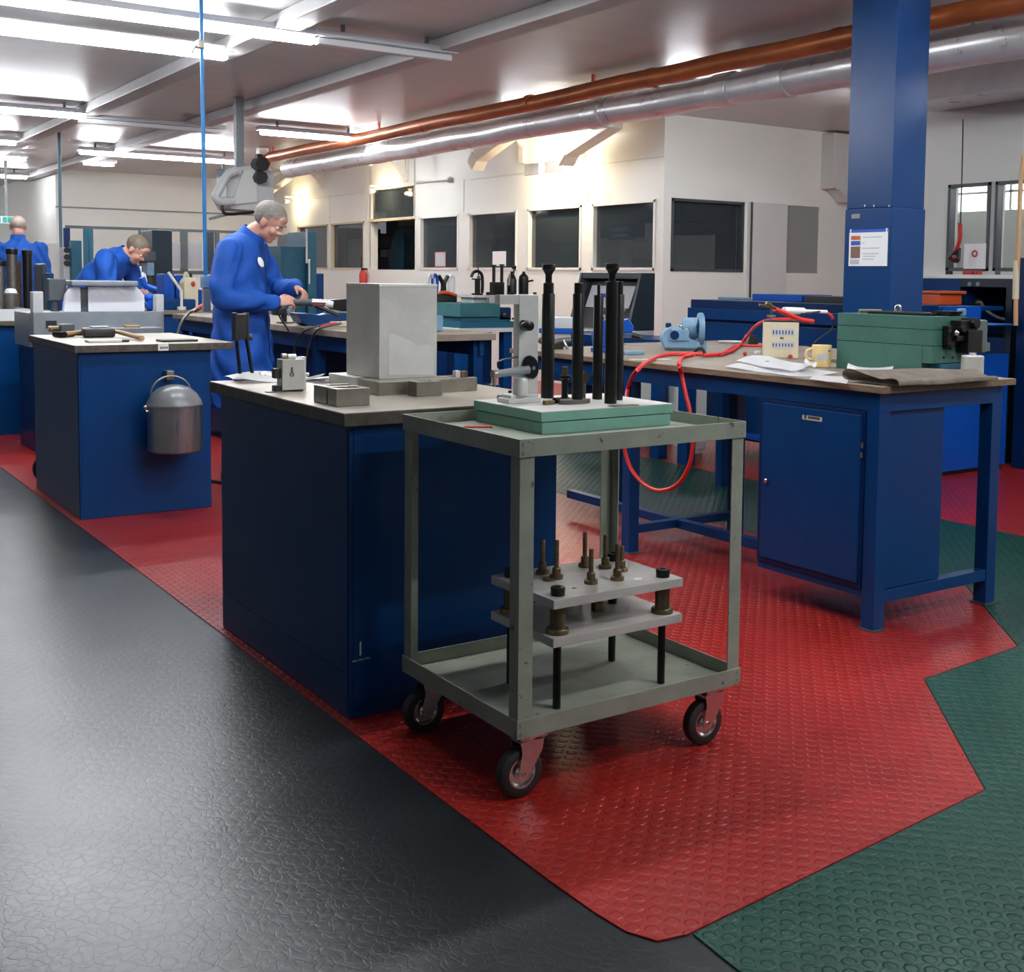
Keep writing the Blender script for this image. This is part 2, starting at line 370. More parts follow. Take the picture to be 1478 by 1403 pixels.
# far wall along the end, left
YF = 21.9
sbox('wall_far', WHITE, 4.55, XO, YF, YF+.15, 0, HT)
sbox('wall_far_side', WHITE, 4.55, 4.7, YF+.15, 31, 0, HT)
sbox('wall_far_left', WHITE, -3, 4.55, 31, 31.2, 0, HT)
sbox('trim_2', GREY, 4.54, XO, YF-.03, YF, 2.40, 2.425)
# second block, right background: windowed wall facing the aisle
X2 = 8.07
mb = MB()
Y2 = 6.9; X3 = 9.1
def yb(px): return at(px, 300, 'x', X2).y
wb = [(yb(1430), yb(1369)), (yb(1560), yb(1437))]
zs2, zw2 = 1.385, 2.08
ya = .5
mb.box(X2, X2+.12, ya, Y2, 0, zs2).box(X2, X2+.12, ya, Y2, zw2, HT)
mb.box(X2, X2+.12, wb[0][1], Y2, zs2, zw2).box(X2, X2+.12, wb[1][1], wb[0][0], zs2, zw2).box(X2, X2+.12, ya, wb[1][0], zs2, zw2)
struct(mb.build('wall_right', PALE, smooth=0))
sbox('wall_right_end', PALE, X2+.12, X3+.1, Y2-.12, Y2, 0, HT)
for i, (a, b) in enumerate(wb):
    wn = struct(MB().box(X2+.04, X2+.05, a, b, zs2, zw2).build('window_%d' % (9+i), GLASS2))
    fr = MB()
    for (p, q, r, s_) in ((a, b, zs2, zs2+.025), (a, b, zw2-.025, zw2), (a, a+.025, zs2, zw2), (b-.025, b, zs2, zw2)): fr.box(X2-.012, X2+.06, p, q, r, s_)
    fr.build('window_frame', GREY_D, wn)
sbox('sill_trim', WHITE, X2-.10, X2, ya, Y2, zs2-.06, zs2-.03)
# glowing panes put behind the windows to give their bright clerestory reflection

sbox('wall_back', PALE, X3, X3+.1, ya-3, Y2-.12, 0, 1.93)
sbox('wall_back_top', PALE, X3, X3+.1, ya-3, Y2-.12, 2.5, HT)
GLOW = mat('glowing_reflection_pane', (1, 1, 1), .5, emit=(.92, .97, 1), estr=2.2)
struct(MB().box(X3+.03, X3+.05, ya-3, Y2-.12, 1.93, 2.5).build('window_11', GLOW))
mb = MB()
for i in range(40): mb.box(X3-.02, X3+.02, ya-3+i*.23, ya-3+i*.23+.02, 1.93, 2.5)
mb.box(X3-.02, X3+.02, ya-3, Y2-.12, 2.08, 2.10)
struct(mb.build('window_bars', PALE))
# ---------------------------------------------------------------- ceiling lights
LG = 'fluorescent battens along the ceiling'
def batten(x0, x1, y, label, lit=True, z=2.93, w=.075, group=None):
    t = thing('ceiling_light', label, 'ceiling light', ((x0+x1)/2, y, z), 0, group)
    MB().box(x0-.03, x1+.03, y-.085, y+.085, z+.03, z+.075, bev=.006).build('batten_body', TROUGH, t)
    MB().box(x0, x1, y-w/2, y+w/2, z-.02, z+.03, bev=.012).build('diffuser', TUBE if lit else TUBE_OFF, t)
    for x in (x0+.2, x1-.2): MB().box(x-.012, x+.012, y-.012, y+.012, z+.075, ZC).build('hanger', GREY, t)
    return t
battens = []
def px_batten(pa, pb, label, lit=True, z=2.90, **k):
    a = at(*pa, 'z', z); b = at(*pb, 'z', z); y = (a.y+b.y)/2
    return batten(a.x, b.x, y, label, lit, z+.02, **k)
px_batten((-120, -12), (450, 65), 'longest lit ceiling light, top left, nearest the camera')
px_batten((452, 66), (655, 88), 'unlit pale ceiling trunking continuing right of the nearest lit light', False)
px_batten((-150, 30), (325, 88), 'lit ceiling light just below and behind the nearest one')
px_batten((-60, 155), (118, 174), 'lit ceiling light at the left edge, third row from the camera')
px_batten((120, 174), (310, 196), 'unlit ceiling light continuing right of the third row light', False)
px_batten((-60, 203), (20, 211), 'lit ceiling light cut by the left edge in the fourth row')
px_batten((125, 219), (330, 240), 'lit ceiling light in the fourth row, left of the blue hanging pole')
px_batten((-20, 229), (36, 233), 'small far lit ceiling light at the left edge')
px_batten((120, 238), (165, 240), 'small far lit ceiling light over the far white wall')
px_batten((-20, 256), (40, 258), 'lowest small far ceiling light at the left edge')
px_batten((380, 193), (520, 207), 'lit ceiling light seen below the foil ceiling, left of the copper pipe')
# more battens like the seen rows, added out of view to light the hall
for (x0, x1, y) in ((3.6, 5.2, 5.6), (1.2, 2.8, 5.6), (1.2, 2.8, 3.3), (3.6, 5.2, 3.3), (5.8, 7.2, .8), (2.2, 3.8, .9), (2.6, 4.2, -.5), (6.5, 7.8, 3.0), (6.5, 7.8, 8.6), (9.2, 10.8, 8.4), (3.6, 5.2, 11.2), (.5, 2.1, 24), (1.2, 2.8, 28), (-.5, 1.1, 19), (6.4, 7.6, 13.2), (9.4, 11, 13.0), (9.4, 11, 19.0), (9.6, 10.8, 3.5), (5.6, 7.2, 19.5)):
    seen = False
    for x in (x0, (x0+x1)/2, x1):
        d_ = V((x, y, 2.92-CH)); zz_ = d_.dot(FW)
        if zz_ > .1:
            u_ = PX+FPX*d_.dot(RT)/zz_; v_ = PY-FPX*d_.dot(UP)/zz_
            if -30 < u_ < 1510 and v_ > -25: seen = True
    if seen: continue                                                   # the photo shows no light there
    batten(x0, x1, y, 'lit ceiling light added beyond the frame to light the hall', group='added ceiling lights beyond the frame')
for i, (xa, y) in enumerate(((6.85, 8.2), (6.85, 11.0), (6.85, 15.0))):  # added battens, hidden by the duct, that brighten the office wall
    batten(xa, xa+.8, y, 'unseen lit ceiling light added behind the silver duct to brighten the office wall', z=2.935, group='added lights behind the duct')
q_ = at(1285, 150, 'z', 2.93)  # added batten, masked by the column, that brightens the end wall
batten(q_.x-.35, q_.x+.35, q_.y, 'unseen lit ceiling light added behind the blue column to brighten the white end wall', z=2.93)
# ---------------------------------------------------------------- pipes and ducts
xc = 6.15
c = MB(); P = []
zc_ = 2.925
for y in [3.0+.62*i for i in range(22)]: P.append((xc+random.uniform(-.008, .008), y, zc_+random.uniform(-.008, .008)))
c.tube(P, .072, n=14, sub=3)
cp = tag(c.build('copper_pipe', COPPER), 'long orange copper pipe running under the ceiling past the blue column', 'pipe')
for y in (5.6, 7.6, 9.4, 11.5, 13.6): MB().cyl((xc, y-.03, zc_), (xc, y+.03, zc_), .078, n=18).build('pipe_collar', COPPER, cp)
for y in (4.2, 8.4, 12.6, 15.9): MB().box(xc-.012, xc+.012, y-.012, y+.012, zc_, ZC).build('hanger', ORANGE, cp)
m = MB()
P = [(6.52+random.uniform(-.01, .01), y, 2.80+random.uniform(-.01, .01)) for y in [2.5+.55*i for i in range(26)]]
m.tube(P, .13, n=18, sub=3)
dp = tag(m.build('lagged_duct', FOIL), 'thick silver foil-lagged duct running below the copper pipe', 'duct')
for y in (5.3, 6.5, 7.1, 8.8): MB().cyl((6.52, y-.12, 2.80), (6.52, y+.12, 2.80), .142, n=20, bev=.02).build('duct_joint', FOIL, dp)
for y in (4.8, 8.0, 11.2, 14.4): MB().box(6.505, 6.535, y-.015, y+.015, 2.86, ZC-.0005).build('hanger', GREY, dp)
# foil box duct above the right-hand wall
m = MB().box(X2-.55, X2-.02, 1.0, 6.3, 2.68, ZC-.01, bev=.02)
tag(m.build('box_duct', FOIL), 'silver box duct along the top of the grey windowed wall at right', 'duct')
m = MB(); m.tube([(7.2, 9.6-.5*i, 2.95) for i in range(12)], .03, n=10)
tp_ = tag(m.build('thin_copper_pipe', COPPER), 'thin red copper pipe under the foil, left of the column', 'pipe')
MB().box(7.19, 7.21, 6.99, 7.01, 2.95, ZC-.0005).build('hanger', GREY, tp_)
m = MB(); m.tube([(7.0, 2.0+.4*i, 2.88) for i in range(9)], .028, n=10)
tp_ = tag(m.build('thin_copper_pipe', COPPER), 'thin bright copper pipe under the ceiling right of the column', 'pipe')
MB().box(6.99, 7.01, 3.39, 3.41, 2.88, ZC-.0005).build('hanger', GREY, tp_)
# ---------------------------------------------------------------- blue column
cx0 = 5.52; cy0 = at(1283, 440, 'x', cx0).y; ca = at(1329.5, 440, 'y', cy0).x-cx0; cb_y = at(1218, 440, 'x', cx0).y-cy0
col = thing('steel_column', 'tall square blue column rising to the ceiling behind the right bench', 'column', (cx0+ca/2, cy0+ca/2, 0))
zs = at(1283, 299, 'x', cx0).z
MB().box(cx0, cx0+ca, cy0, cy0+cb_y, zs, ZC, bev=.006).build('upper_casing', BLUE, col)
MB().box(cx0-.006, cx0+ca+.006, cy0-.006, cy0+cb_y+.006, 0, zs, bev=.006).build('lower_casing', BLUE, col)
bm_ = MB()
for px in (1249, 1262, 1284):
    p = at(px, 297, 'x', cx0-.003); bm_.cyl((cx0-.008, p.y, p.z), (cx0+.01, p.y, p.z), .007, n=10)
bm_.build('screw', CHROME, col)
a = at(1229, 309, 'x', cx0-.01); b = at(1241, 316, 'x', cx0-.01)
MB().box(cx0-.014, cx0, b.y, a.y, b.z, a.z, bev=.005).build('switch_plate', GREY, col)
# notice on the column
a = at(1226.5, 332, 'x', cx0-.006); b = at(1280.5, 384, 'x', cx0-.006)
y1, y0, z1, z0 = a.y, b.y, a.z, b.z
nt_ = thing('notice_sheet', 'white printed notice with orange and blue boxes taped to the blue column', 'notice', (cx0-.006, (y0+y1)/2, z0))
MB().box(cx0-.0085, cx0-.006, y0, y1, z0, z1).build('sheet', PAPER, nt_)
def nb(u0, u1, v0, v1, m, name='print', e=.0006):
    MB().box(cx0-.0085-e, cx0-.0085, y1-(y1-y0)*u1, y1-(y1-y0)*u0, z1-(z1-z0)*v1, z1-(z1-z0)*v0).build(name, m, nt_)
nb(0.0, 1, 0, .08, INK_B, 'header_strip'); nb(.05, .30, .17, .28, INK_R, 'orange_box'); nb(.05, .30, .31, .43, INK_B, 'blue_box'); nb(.05, .30, .46, .78, INK_BR, 'brown_box'); nb(.04, .28, .82, .95, PAPER_G, 'grey_box')
m = MB()
for u0, u1, v in ((.36, .85, .2), (.34, .42, .36), (.34, .80, .50), (.36, .78, .65), (.38, .70, .72), (.36, .66, .80)):
    m.box(cx0-.0091, cx0-.0085, y1-(y1-y0)*u1, y1-(y1-y0)*u0, z1-(z1-z0)*(v+.025), z1-(z1-z0)*v)
m.build('printed_lines', PAPER_G, nt_)
m = MB()
for u in (.02, .95): m.box(cx0-.0095, cx0-.006, y1-(y1-y0)*(u+.03), y1-(y1-y0)*u, z1-(z1-z0)*.1, z1+.004)
m.build('tape', TAPE, nt_)
# ================================================================ sage trolley
TX0, TX1, TY0, TY1 = 1.525, 2.268, 2.362, 2.972
tr = thing('trolley', 'two-tier sage green steel trolley on four castors, foreground', 'trolley', ((TX0+TX1)/2, (TY0+TY1)/2, 0))
def tray(name, z0, z1, pan):
    m = MB(); t = .004
    m.box(TX0, TX1, TY0, TY0+t, z0, z1, bev=.0012).box(TX0, TX1, TY1-t, TY1, z0, z1, bev=.0012)
    m.box(TX0, TX0+t, TY0+t, TY1-t, z0, z1, bev=.0012).box(TX1-t, TX1, TY0+t, TY1-t, z0, z1, bev=.0012)
    m.box(TX0+t, TX1-t, TY0+t, TY1-t, pan, pan+.004)
    for x in (TX0+.012, TX1-.012):
        for zz in (z0+.012, z1-.012): m.cyl((x, TY0-.002, zz), (x, TY0+.002, zz), .004, n=8)
    return m.build(name, SAGE, tr)
tray('top_tray', .857, .902, .866)
tray('bottom_tray', .162, .209, .166)
for sx, sy in ((0, 0), (1, 0), (0, 1), (1, 1)):
    x = TX0+.0045 if sx == 0 else TX1-.0045; y = TY0+.0045 if sy == 0 else TY1-.0045
    dx = 1 if sx == 0 else -1; dy = 1 if sy == 0 else -1
    m = MB(); a, t = .042, .004
    m.prism([(x, y), (x+dx*a, y), (x+dx*a, y+dy*t), (x+dx*t, y+dy*t), (x+dx*t, y+dy*a), (x, y+dy*a)], 'z', .171, .866, bev=.0008)
    m.build('leg', SAGE, tr)
def castor(px, py, tx, ty):
    m = MB(); m.box(px-.04, px+.04, py-.035, py+.035, .153, .1615, bev=.001); m.cyl((px, py, .142), (px, py, .153), .022, n=20)
    for sx in (-.03, .03):
        for sy in (-.025, .025): m.cyl((px+sx, py+sy, .148), (px+sx, py+sy, .154), .006, n=6)
    c = m.build('castor', CHROME, tr)
    wx, wy = px+tx, py+ty
    m = MB()
    for s in (-1, 1):
        y = wy+s*.023
        poly = [(px-.034, .143), (px+.034, .143), (px+.030, .115), (wx+.016, .058), (wx+.010, .046), (wx-.010, .046), (wx-.016, .058), (px-.030, .115)]
        m.prism(poly, 'y', y-.0012, y+.0012)
    m.box(px-.034, px+.034, wy-.024, wy+.024, .140, .144)
    m.build('fork', CHROME, c)
    rot = Matrix.Rotation(PI/2, 4, 'X')
    m = MB(); m.lathe([(.039, -.017), (.055, -.017), (.0608, -.013), (.0625, -.006), (.0625, .006), (.0608, .013), (.055, .017), (.039, .017), (.039, -.017)], (wx, wy, .0628), n=36, m=rot, caps=False)
    m.build('tyre', RUBBER, c)
    m = MB(); m.lathe([(.0, -.010), (.012, -.013), (.016, -.008), (.030, -.008), (.035, -.016), (.0395, -.016), (.0395, .016), (.035, .016), (.030, .008), (.016, .008), (.012, .013), (0, .010)], (wx, wy, .0628), n=32, m=rot)
    m.build('hub', CHROME, c)
    m = MB(); m.cyl((wx, wy-.027, .0628), (wx, wy+.027, .0628), .005, n=12); m.cyl((wx, wy-.027, .0628), (wx, wy-.022, .0628), .008, n=6); m.cyl((wx, wy+.022, .0628), (wx, wy+.027, .0628), .008, n=6)
    m.build('axle', CHROME, c)
castor(TX0+.058, TY0+.042, -.024, 0); castor(TX1-.078, TY0+.042, -.024, 0); castor(TX0+.058, TY1-.066, -.024, 0); castor(TX1-.078, TY1-.066, -.024, 0)

# ---- pillar die set on the lower tray
def corners(x0, x1, y0, y1, i): return [(x, y) for x in (x0+i, x1-i) for y in (y0+i, y1-i)]
DX0, DX1, DY0, DY1 = 1.678, 2.110, 2.432, 2.738
ds = thing('die_set', 'two-plate steel die set on four dark legs, lower tray of the trolley', 'die set', ((DX0+DX1)/2, (DY0+DY1)/2, .170))
MB().box(DX0, DX1, DY0, DY1, .346, .370, bev=.0015).build('lower_plate', ALU, ds)
MB().box(DX0, DX1, DY0, DY1, .446, .470, bev=.0015).build('upper_plate', ALU, ds)
for x, y in corners(DX0, DX1, DY0, DY1, .040):
    MB().cyl((x, y, .1705), (x, y, .346), .0108, n=18, bev=.001).build('leg', BLACKOX, ds)
    m = MB(); m.lathe([(.021, .370), (.030, .370), (.030, .381), (.028, .384), (.0205, .384), (.0205, .446)], (x, y, 0), n=28); m.build('bush', BRASS, ds)
    m = MB(); m.lathe([(.019, .470), (.0195, .489), (.018, .492), (.009, .492), (.009, .485), (0, .485)], (x, y, 0), n=24); m.build('cap', BLACKOX, ds)
for (bx, by, top, hx) in ((783.3, 826.5, 779.4, 0), (803, 834, 779, 1), (844, 817, 768, 0), (873.5, 819, 772, 0), (853, 841, 792, 0), (891, 836, 785, 0), (897, 823, 788, 0)):
    p = at(bx, by, 'z', .472); h = at(bx, top, 'y', p.y).z
    m = MB(); m.lathe([(.0185, .470), (.0185, .480), (.0170, .481), (.0115, .481), (.0115, .499), (.0100, .501), (.0065, .502), (.0065, h-.002), (.0055, h)], (p.x, p.y, 0), n=22)
    pn = m.build('punch_pin', BRASS, ds)
    if hx: m = MB(); m.cyl((p.x-.026, p.y-.004, .470), (p.x-.026, p.y-.004, .476), .018, n=20); m.build('pin_foot', BRASS, pn)
m = MB(); m.cyl((1.86, 2.60, .370), (1.86, 2.60, .40), .022, n=24); m.cyl((1.86, 2.60, .40), (1.86, 2.60, .446), .008, n=14); m.build('centre_punch', ALU, ds)
m = MB(); m.cyl((1.93, 2.58, .370), (1.93, 2.58, .395), .020, n=6); m.cyl((1.93, 2.58, .395), (1.93, 2.58, .446), .012, n=14); m.build('ejector', BRASS, ds)
m = MB(); m.cyl((2.01, 2.62, .370), (2.01, 2.62, .446), .013, n=18); m.build('stripper_bolt', BLACKOX, ds)
p = at(920, 836, 'z', .47); m = MB(); m.box(p.x-.012, p.x+.012, p.y-.007, p.y+.007, .470, .4715); m.build('paper_tag', PAPER, ds)
p = at(828, 849, 'z', .47); m = MB(); m.prism([(p.x-.008, p.y-.004), (p.x+.008, p.y-.003), (p.x, p.y+.006)], 'z', .470, .4708); m.build('triangle_mark', INK_K, ds)

# ---- mint fixture base on top tray with black punches
GX0, GX1, GY0, GY1 = 1.748, 2.206, 2.602, 2.957
ZT = .932
gf = thing('fixture_base', 'mint green two-layer fixture plate on the top tray of the trolley', 'fixture', ((GX0+GX1)/2, (GY0+GY1)/2, .870))
m = MB().box(GX0+.004, GX1-.008, GY0+.002, GY1-.008, .8705, .902, bev=.001); m.build('lower_slab', MINT, gf)
m = MB().box(GX0, GX1, GY0, GY1, .9045, .930, bev=.0015); m.build('upper_slab', MINT, gf)
m = MB().box(GX0+.012, GX1-.02, GY0+.012, GY1-.012, .902, .9045); m.build('gap_strip', BLACK, gf)
m = MB().box(GX0+.001, GX1-.001, GY0+.001, GY1-.001, .930, .9318); m.build('ground_face', ALU_L, gf)
def onp(px, py, z=ZT): return at(px, py, 'z', z)
def post(px, py, top, r, r2, ztop2, name, lbl, head=None, groove=None):
    p = onp(px, py); h = at(px, top, 'y', p.y).z
    t = thing(name, lbl, 'punch', (p.x, p.y, ZT), 0, 'black punches on the mint plate')
    zs_ = at(px, ztop2, 'y', p.y).z if ztop2 else h
    MB().lathe([(r, ZT+.0002), (r, zs_-.002), (r-.001, zs_)] if ztop2 else [(r, ZT+.0002), (r, h-.001), (r-.001, h)], (p.x, p.y, 0), n=26).build('shank', BLACKOX, t)
    if ztop2: MB().lathe([(r2, zs_), (r2, h-.0015), (r2-.0015, h)], (p.x, p.y, 0), n=26).build('spigot', BLACKOX, t)
    if head:
        zh = at(px, head, 'y', p.y).z
        m = MB(); m.lathe([(.010, h), (.010, zh-.032), (.0165, zh-.020), (.020, zh-.016), (.020, zh-.002), (.0185, zh)], (p.x, p.y, 0), n=22); m.build('head', BLACKOX, t)
    return t, p
post(790, 574, 408, .0195, .0158, 424, 'stepped_punch', 'thick black stepped punch with T head, nearest the grey tower', head=381)
t, p = post(833, 582, 408, .0165, .0125, 424, 'flanged_punch', 'black stepped punch standing in an oval flange, front middle')
m = MB(); Q = []
for i in range(28):
    a = 2*PI*i/28; Q.append((p.x-.012+.052*math.cos(a)+(.004 if math.cos(a) > 0 else 0), p.y+.026*math.sin(a)))
m.prism(Q, 'z', ZT+.0002, ZT+.012, bev=.001); m.build('oval_flange', STEEL_D, t)
post(862, 576, 410, .0150, .0045, 426, 'pointed_punch', 'slim black punch with a thin pointed tip behind the tallest one')
post(881, 582, 406, .0180, 0, 0, 'plain_punch', 'tallest plain black punch with T head, right front', head=380)
post(891, 577, 406, .0165, .0125, 425, 'rear_punch', 'black stepped punch half hidden behind the tall plain one at right')
p = onp(815, 577); t = thing('collared_stub', 'short black collared stub with bronze cap between the tall punches', 'punch', (p.x, p.y, ZT))
hh = at(815, 542, 'y', p.y).z
m = MB(); m.lathe([(.020, ZT+.0002), (.020, ZT+.006), (.010, ZT+.008), (.010, hh-.012), (.017, hh-.008), (.017, hh), (.011, hh+.004)], (p.x, p.y, 0), n=22); m.build('stub', BLACKOX, t)
m = MB(); m.cyl((p.x, p.y, hh+.004), (p.x, p.y, hh+.026), .009, n=18, bev=.001); m.build('bronze_cap', BRASS, t)
p = onp(852, 561+16); t = thing('steel_washer_stud', 'small stud with a round washer standing behind the punches', 'stud', (p.x+.012, p.y+.05, ZT))
x, y = p.x+.012, p.y+.05
m = MB(); m.cyl((x, y, ZT+.0002), (x, y, ZT+.055), .006, n=12); m.build('stud', STEEL_D, t)
m = MB(); m.cyl((x, y-.006, ZT+.062), (x, y+.006, ZT+.062), .016, n=20); m.build('washer', BRASS, t)
p = onp(792, 584); t = thing('brass_clamp_block', 'small greenish clamp block on the mint plate in front of the punches', 'clamp', (p.x, p.y, ZT))
m = MB(); m.box(p.x-.017, p.x+.017, p.y-.008, p.y+.008, ZT+.0002, ZT+.012, bev=.002); m.build('block', BRASS, t)
m = MB(); m.cyl((p.x+.020, p.y, ZT+.010), (p.x+.034, p.y+.004, ZT+.010), .009, n=14); m.build('screw', BLACKOX, t)
# thin steel plate
p = onp(898, 586); m = MB(); m.box(p.x-.04, p.x+.05, p.y-.014, p.y+.014, ZT+.0002, ZT+.0024)
tag(m.build('steel_strip', STEEL), 'thin bare steel strip lying at the foot of the tallest black punch', 'strip')
# tower casting
b = onp(752, 580)
TXa, TXb, TYa, TYb = b.x-.034, b.x+.030, b.y-.018, b.y+.018
tw = thing('tower_bracket', 'pale grey tower bracket with black cam wheel at left of the mint plate', 'bracket', (b.x, b.y, ZT))
zt = at(764, 425, 'y', b.y).z
m = MB(); m.box(TXa-.030, TXb+.018, TYa-.016, TYb+.010, ZT+.0002, ZT+.014, bev=.002); m.box(TXa-.018, TXb+.012, TYa-.010, TYb+.006, ZT+.014, ZT+.024, bev=.002); m.build('foot', ALU_L, tw)
xl = at(749, 500, 'y', b.y-.018).x; xr = at(777, 500, 'y', b.y-.018).x
m = MB(); m.box(xl, xr, b.y-.018, b.y+.014, ZT+.024, zt, bev=.0025); m.build('upright', ALU_L, tw)
xa = at(722, 430, 'y', b.y-.018).x
m = MB(); m.prism([(xa, zt-.028), (xl+.002, zt-.028), (xl+.002, zt-.001), (xa, zt-.001)], 'y', b.y-.016, b.y+.012, bev=.001); m.build('top_arm', ALU, tw)
m = MB(); m.lathe([(.022, 0), (.022, .045), (.020, .05)], (xl+.004, b.y-.020, ZT+.022), n=20); m.build('boss', ALU_L, tw)
ck = at(766, 530, 'y', b.y-.024)
m = MB()
rot = Matrix.Rotation(PI/2, 4, 'X') @ Matrix.Diagonal((.72, 1, 1, 1))
m.lathe([(.0, -.006), (.032, -.006), (.035, -.003), (.035, .003), (.032, .006), (0, .006)], (ck.x, ck.y, ck.z), n=30, m=Matrix.Rotation(-.25, 4, 'Y') @ rot); cw = m.build('cam_wheel', BLACKOX, tw)
m = MB(); m.cyl((ck.x+.003, ck.y-.012, ck.z-.002), (ck.x+.003, ck.y-.004, ck.z-.002), .006, n=12); m.build('pivot_pin', CHROME, cw)
h0 = (ck.x-.010, ck.y-.004, ck.z-.006); h1 = at(716, 540, 'y', b.y-.03)
m = MB(); m.cyl(h0, h1, .0125, .0105, n=18, bev=.001); m.build('handle_grip', GREY, tw)
m = MB(); m.cyl(h1, h1+V((-.012, 0, 0)), .0125, n=16); m.box(h1.x-.010, h1.x-.003, h1.y-.004, h1.y+.004, h1.z-.036, h1.z+.012, bev=.001); m.build('grip_end', STEEL, tw)
q = [at(u, v, 'y', b.y-.01) for u, v in ((719, 532), (719, 523), (728, 519), (742, 516), (750, 515))]
m = MB(); m.tube(q, .0028, n=8); m.build('trip_wire', BLACKOX, tw)
ck = at(758, 470, 'y', b.y-.03)
m = MB(); m.lathe([(.006, .03), (.014, .026), (.0155, .014), (.0155, 0), (.012, -.006), (.012, -.014)], (ck.x, ck.y, ck.z), n=18, m=Matrix.Rotation(PI/2, 4, 'X')); m.lathe([(.011, 0), (.012, .016), (.010, .018)], (ck.x, ck.y, ck.z-.002), n=14); m.build('clamp_knob', BLACKOX, tw)
p = at(736, 571, 'z', ZT+.015); m = MB(); m.lathe([(.008, 0), (.008, .018), (.005, .022), (.005, .03)], (p.x, p.y, ZT+.0002), n=12); m.build('foot_bolt', BLACKOX, tw)
p = at(724, 576, 'z', ZT+.004); m = MB(); m.cyl((p.x-.012, p.y, ZT+.0085), (p.x+.012, p.y, ZT+.0085), .008, n=14)
tag(m.build('steel_dowel', STEEL), 'short steel dowel lying left of the tower bracket foot', 'dowel')
# scrap red strip on the tray
p = at(690, 616, 'z', .872); m = MB(); m.box(p.x-.04, p.x+.04, p.y-.012, p.y+.012, .8705, .874, rz=-.5)
tag(m.build('red_strip', REDPIPE), 'red painted strip lying in the top tray by the mint plate', 'strip')

# ================================================================ main bench cabinet, centre left
def cabinet(name, lbl, x0, x1, y0, y1, zt, over, mat_top=STEELTOP, plinth=.128, tk=.038, xo=None):
    t = thing(name, lbl, 'workbench', ((x0+x1)/2, (y0+y1)/2, 0))
    MB().box(x0+.001, x1-.001, y0+.001, y1-.001, 0.0005, zt-tk, bev=.003).build('carcass', BLUE, t)
    m = MB(); m.box(x0-.0012, x0+.001, y0+.012, y1-.004, plinth+.004, zt-tk-.012, bev=.0008); m.build('side_panel', BLUE, t)
    m = MB(); m.box(x0-.0008, x0+.001, y0+.012, y1-.004, .004, plinth, bev=.0006); m.build('plinth_panel', BLUE, t)
    m = MB(); m.box(x0+.014, x1-.014, y0-.001, y0+.001, .002, zt-tk-.008, bev=.0006); m.build('end_panel', BLUE, t)
    o = over
    top = MB().box(x0-o[0], x1+o[1], y0-o[2], y1+o[3], zt-tk, zt, bev=.003).build('worktop', EDGE, t)
    MB().box(x0-o[0]+.002, x1+o[1]-.002, y0-o[2]+.002, y1+o[3]-.002, zt, zt+.0012).build('steel_sheet', mat_top, t)
    return t
mbn = cabinet('workbench', 'dark blue cupboard workbench behind the trolley, with a tall metal box on it', 1.420, 2.145, 3.098, 4.195, .900, (.03, .05, .032, .035))
ZB = .9015
# marks on plinth seam of the end panel
e = MB(); 
for px in (512, 521, 530): 
    p = at(px, 954-(px-512)*.25, 'y', 3.097); e.box(p.x-.008, p.x+.008, 3.0955, 3.098, p.z-.003, p.z+.002)
e.build('chipped_paint', GREY, mbn)
e = MB(); p = at(520, 936, 'y', 3.097); e.box(p.x-.0025, p.x+.0025, 3.0955, 3.098, p.z-.02, p.z+.02); e.build('scratch', PAPER_G, mbn)
# tall metal box on risers
BX0, BX1, BY0, BY1 = 1.738, 1.955, 3.556, 3.816
bx = thing('metal_box', 'tall rectangular pale metal box standing on riser blocks on the near blue workbench', 'box', ((BX0+BX1)/2, (BY0+BY1)/2, .946))
MB().box(BX0, BX1, BY0, BY1, .9462, 1.262, bev=.002).build('body', ALU, bx)
_pf = [at(u, v, 'y', BY0) for u, v in ((561, 541), (561, 482), (567, 481), (592, 492), (604, 499), (618, 497), (626, 500), (626, 541))]
MB().prism([(p.x, max(p.z, .948)) for p in _pf], 'y', BY0-.0008, BY0).build('pale_patch', ALU_L, bx)  # paler patch with an irregular upper edge
MB().box(BX0-.001, BX1+.001, BY0-.001, BY1+.001, 1.254, 1.2635, bev=.001).build('lid', ALU_L, bx)
m = MB().box(1.690, 1.985, 3.462, 3.62, ZB, .9458, bev=.002)
tag(m.build('riser_block', STEEL), 'long dark steel riser block under the front of the tall metal box', 'block')
m = MB().box(1.700, 1.80, 3.66, 3.88, ZB, .9455, bev=.002)
tag(m.build('riser_block', ALU_L), 'pale riser block under the left rear of the tall metal box', 'block')
# U-shaped steel blocks
def cblock(x0, y0, w_, d_, h_, wall, lbl, back=True, extra=None, rz=0):
    t = thing('slotted_block', lbl, 'block', (x0+w_/2, y0+d_/2, ZB), rz, 'slotted steel blocks on the near workbench')
    X, Y = w_/2, d_/2
    if back: poly = [(-X, -Y), (X, -Y), (X, Y), (X-wall, Y), (X-wall, -Y+wall), (-X+wall, -Y+wall), (-X+wall, Y), (-X, Y)]
    else: poly = [(-X, -Y), (X, -Y), (X, -Y+wall), (-X+wall, -Y+wall), (-X+wall, Y-wall), (X, Y-wall), (X, Y), (-X, Y)]
    MB().prism(poly, 'z', .0004, h_, bev=.0015).build('block_body', STEEL, t, local=True)
    m = MB(); m.box(-X+wall, X-(wall if back else .004), -Y+wall, Y-(.004 if back else wall), .0004, h_-.008); m.build('slot_floor', STEEL_D, t, local=True)
    return t
cblock(1.437, 3.225, .108, .062, .053, .02, 'slotted steel block nearest the corner of the workbench, front of the pair', back=True)
cblock(1.438, 3.300, .108, .095, .053, .024, 'slotted steel block standing right behind the foremost one', back=False)
cblock(1.782, 3.375, .095, .060, .048, .02, 'small slotted steel block in front of the tall metal box')
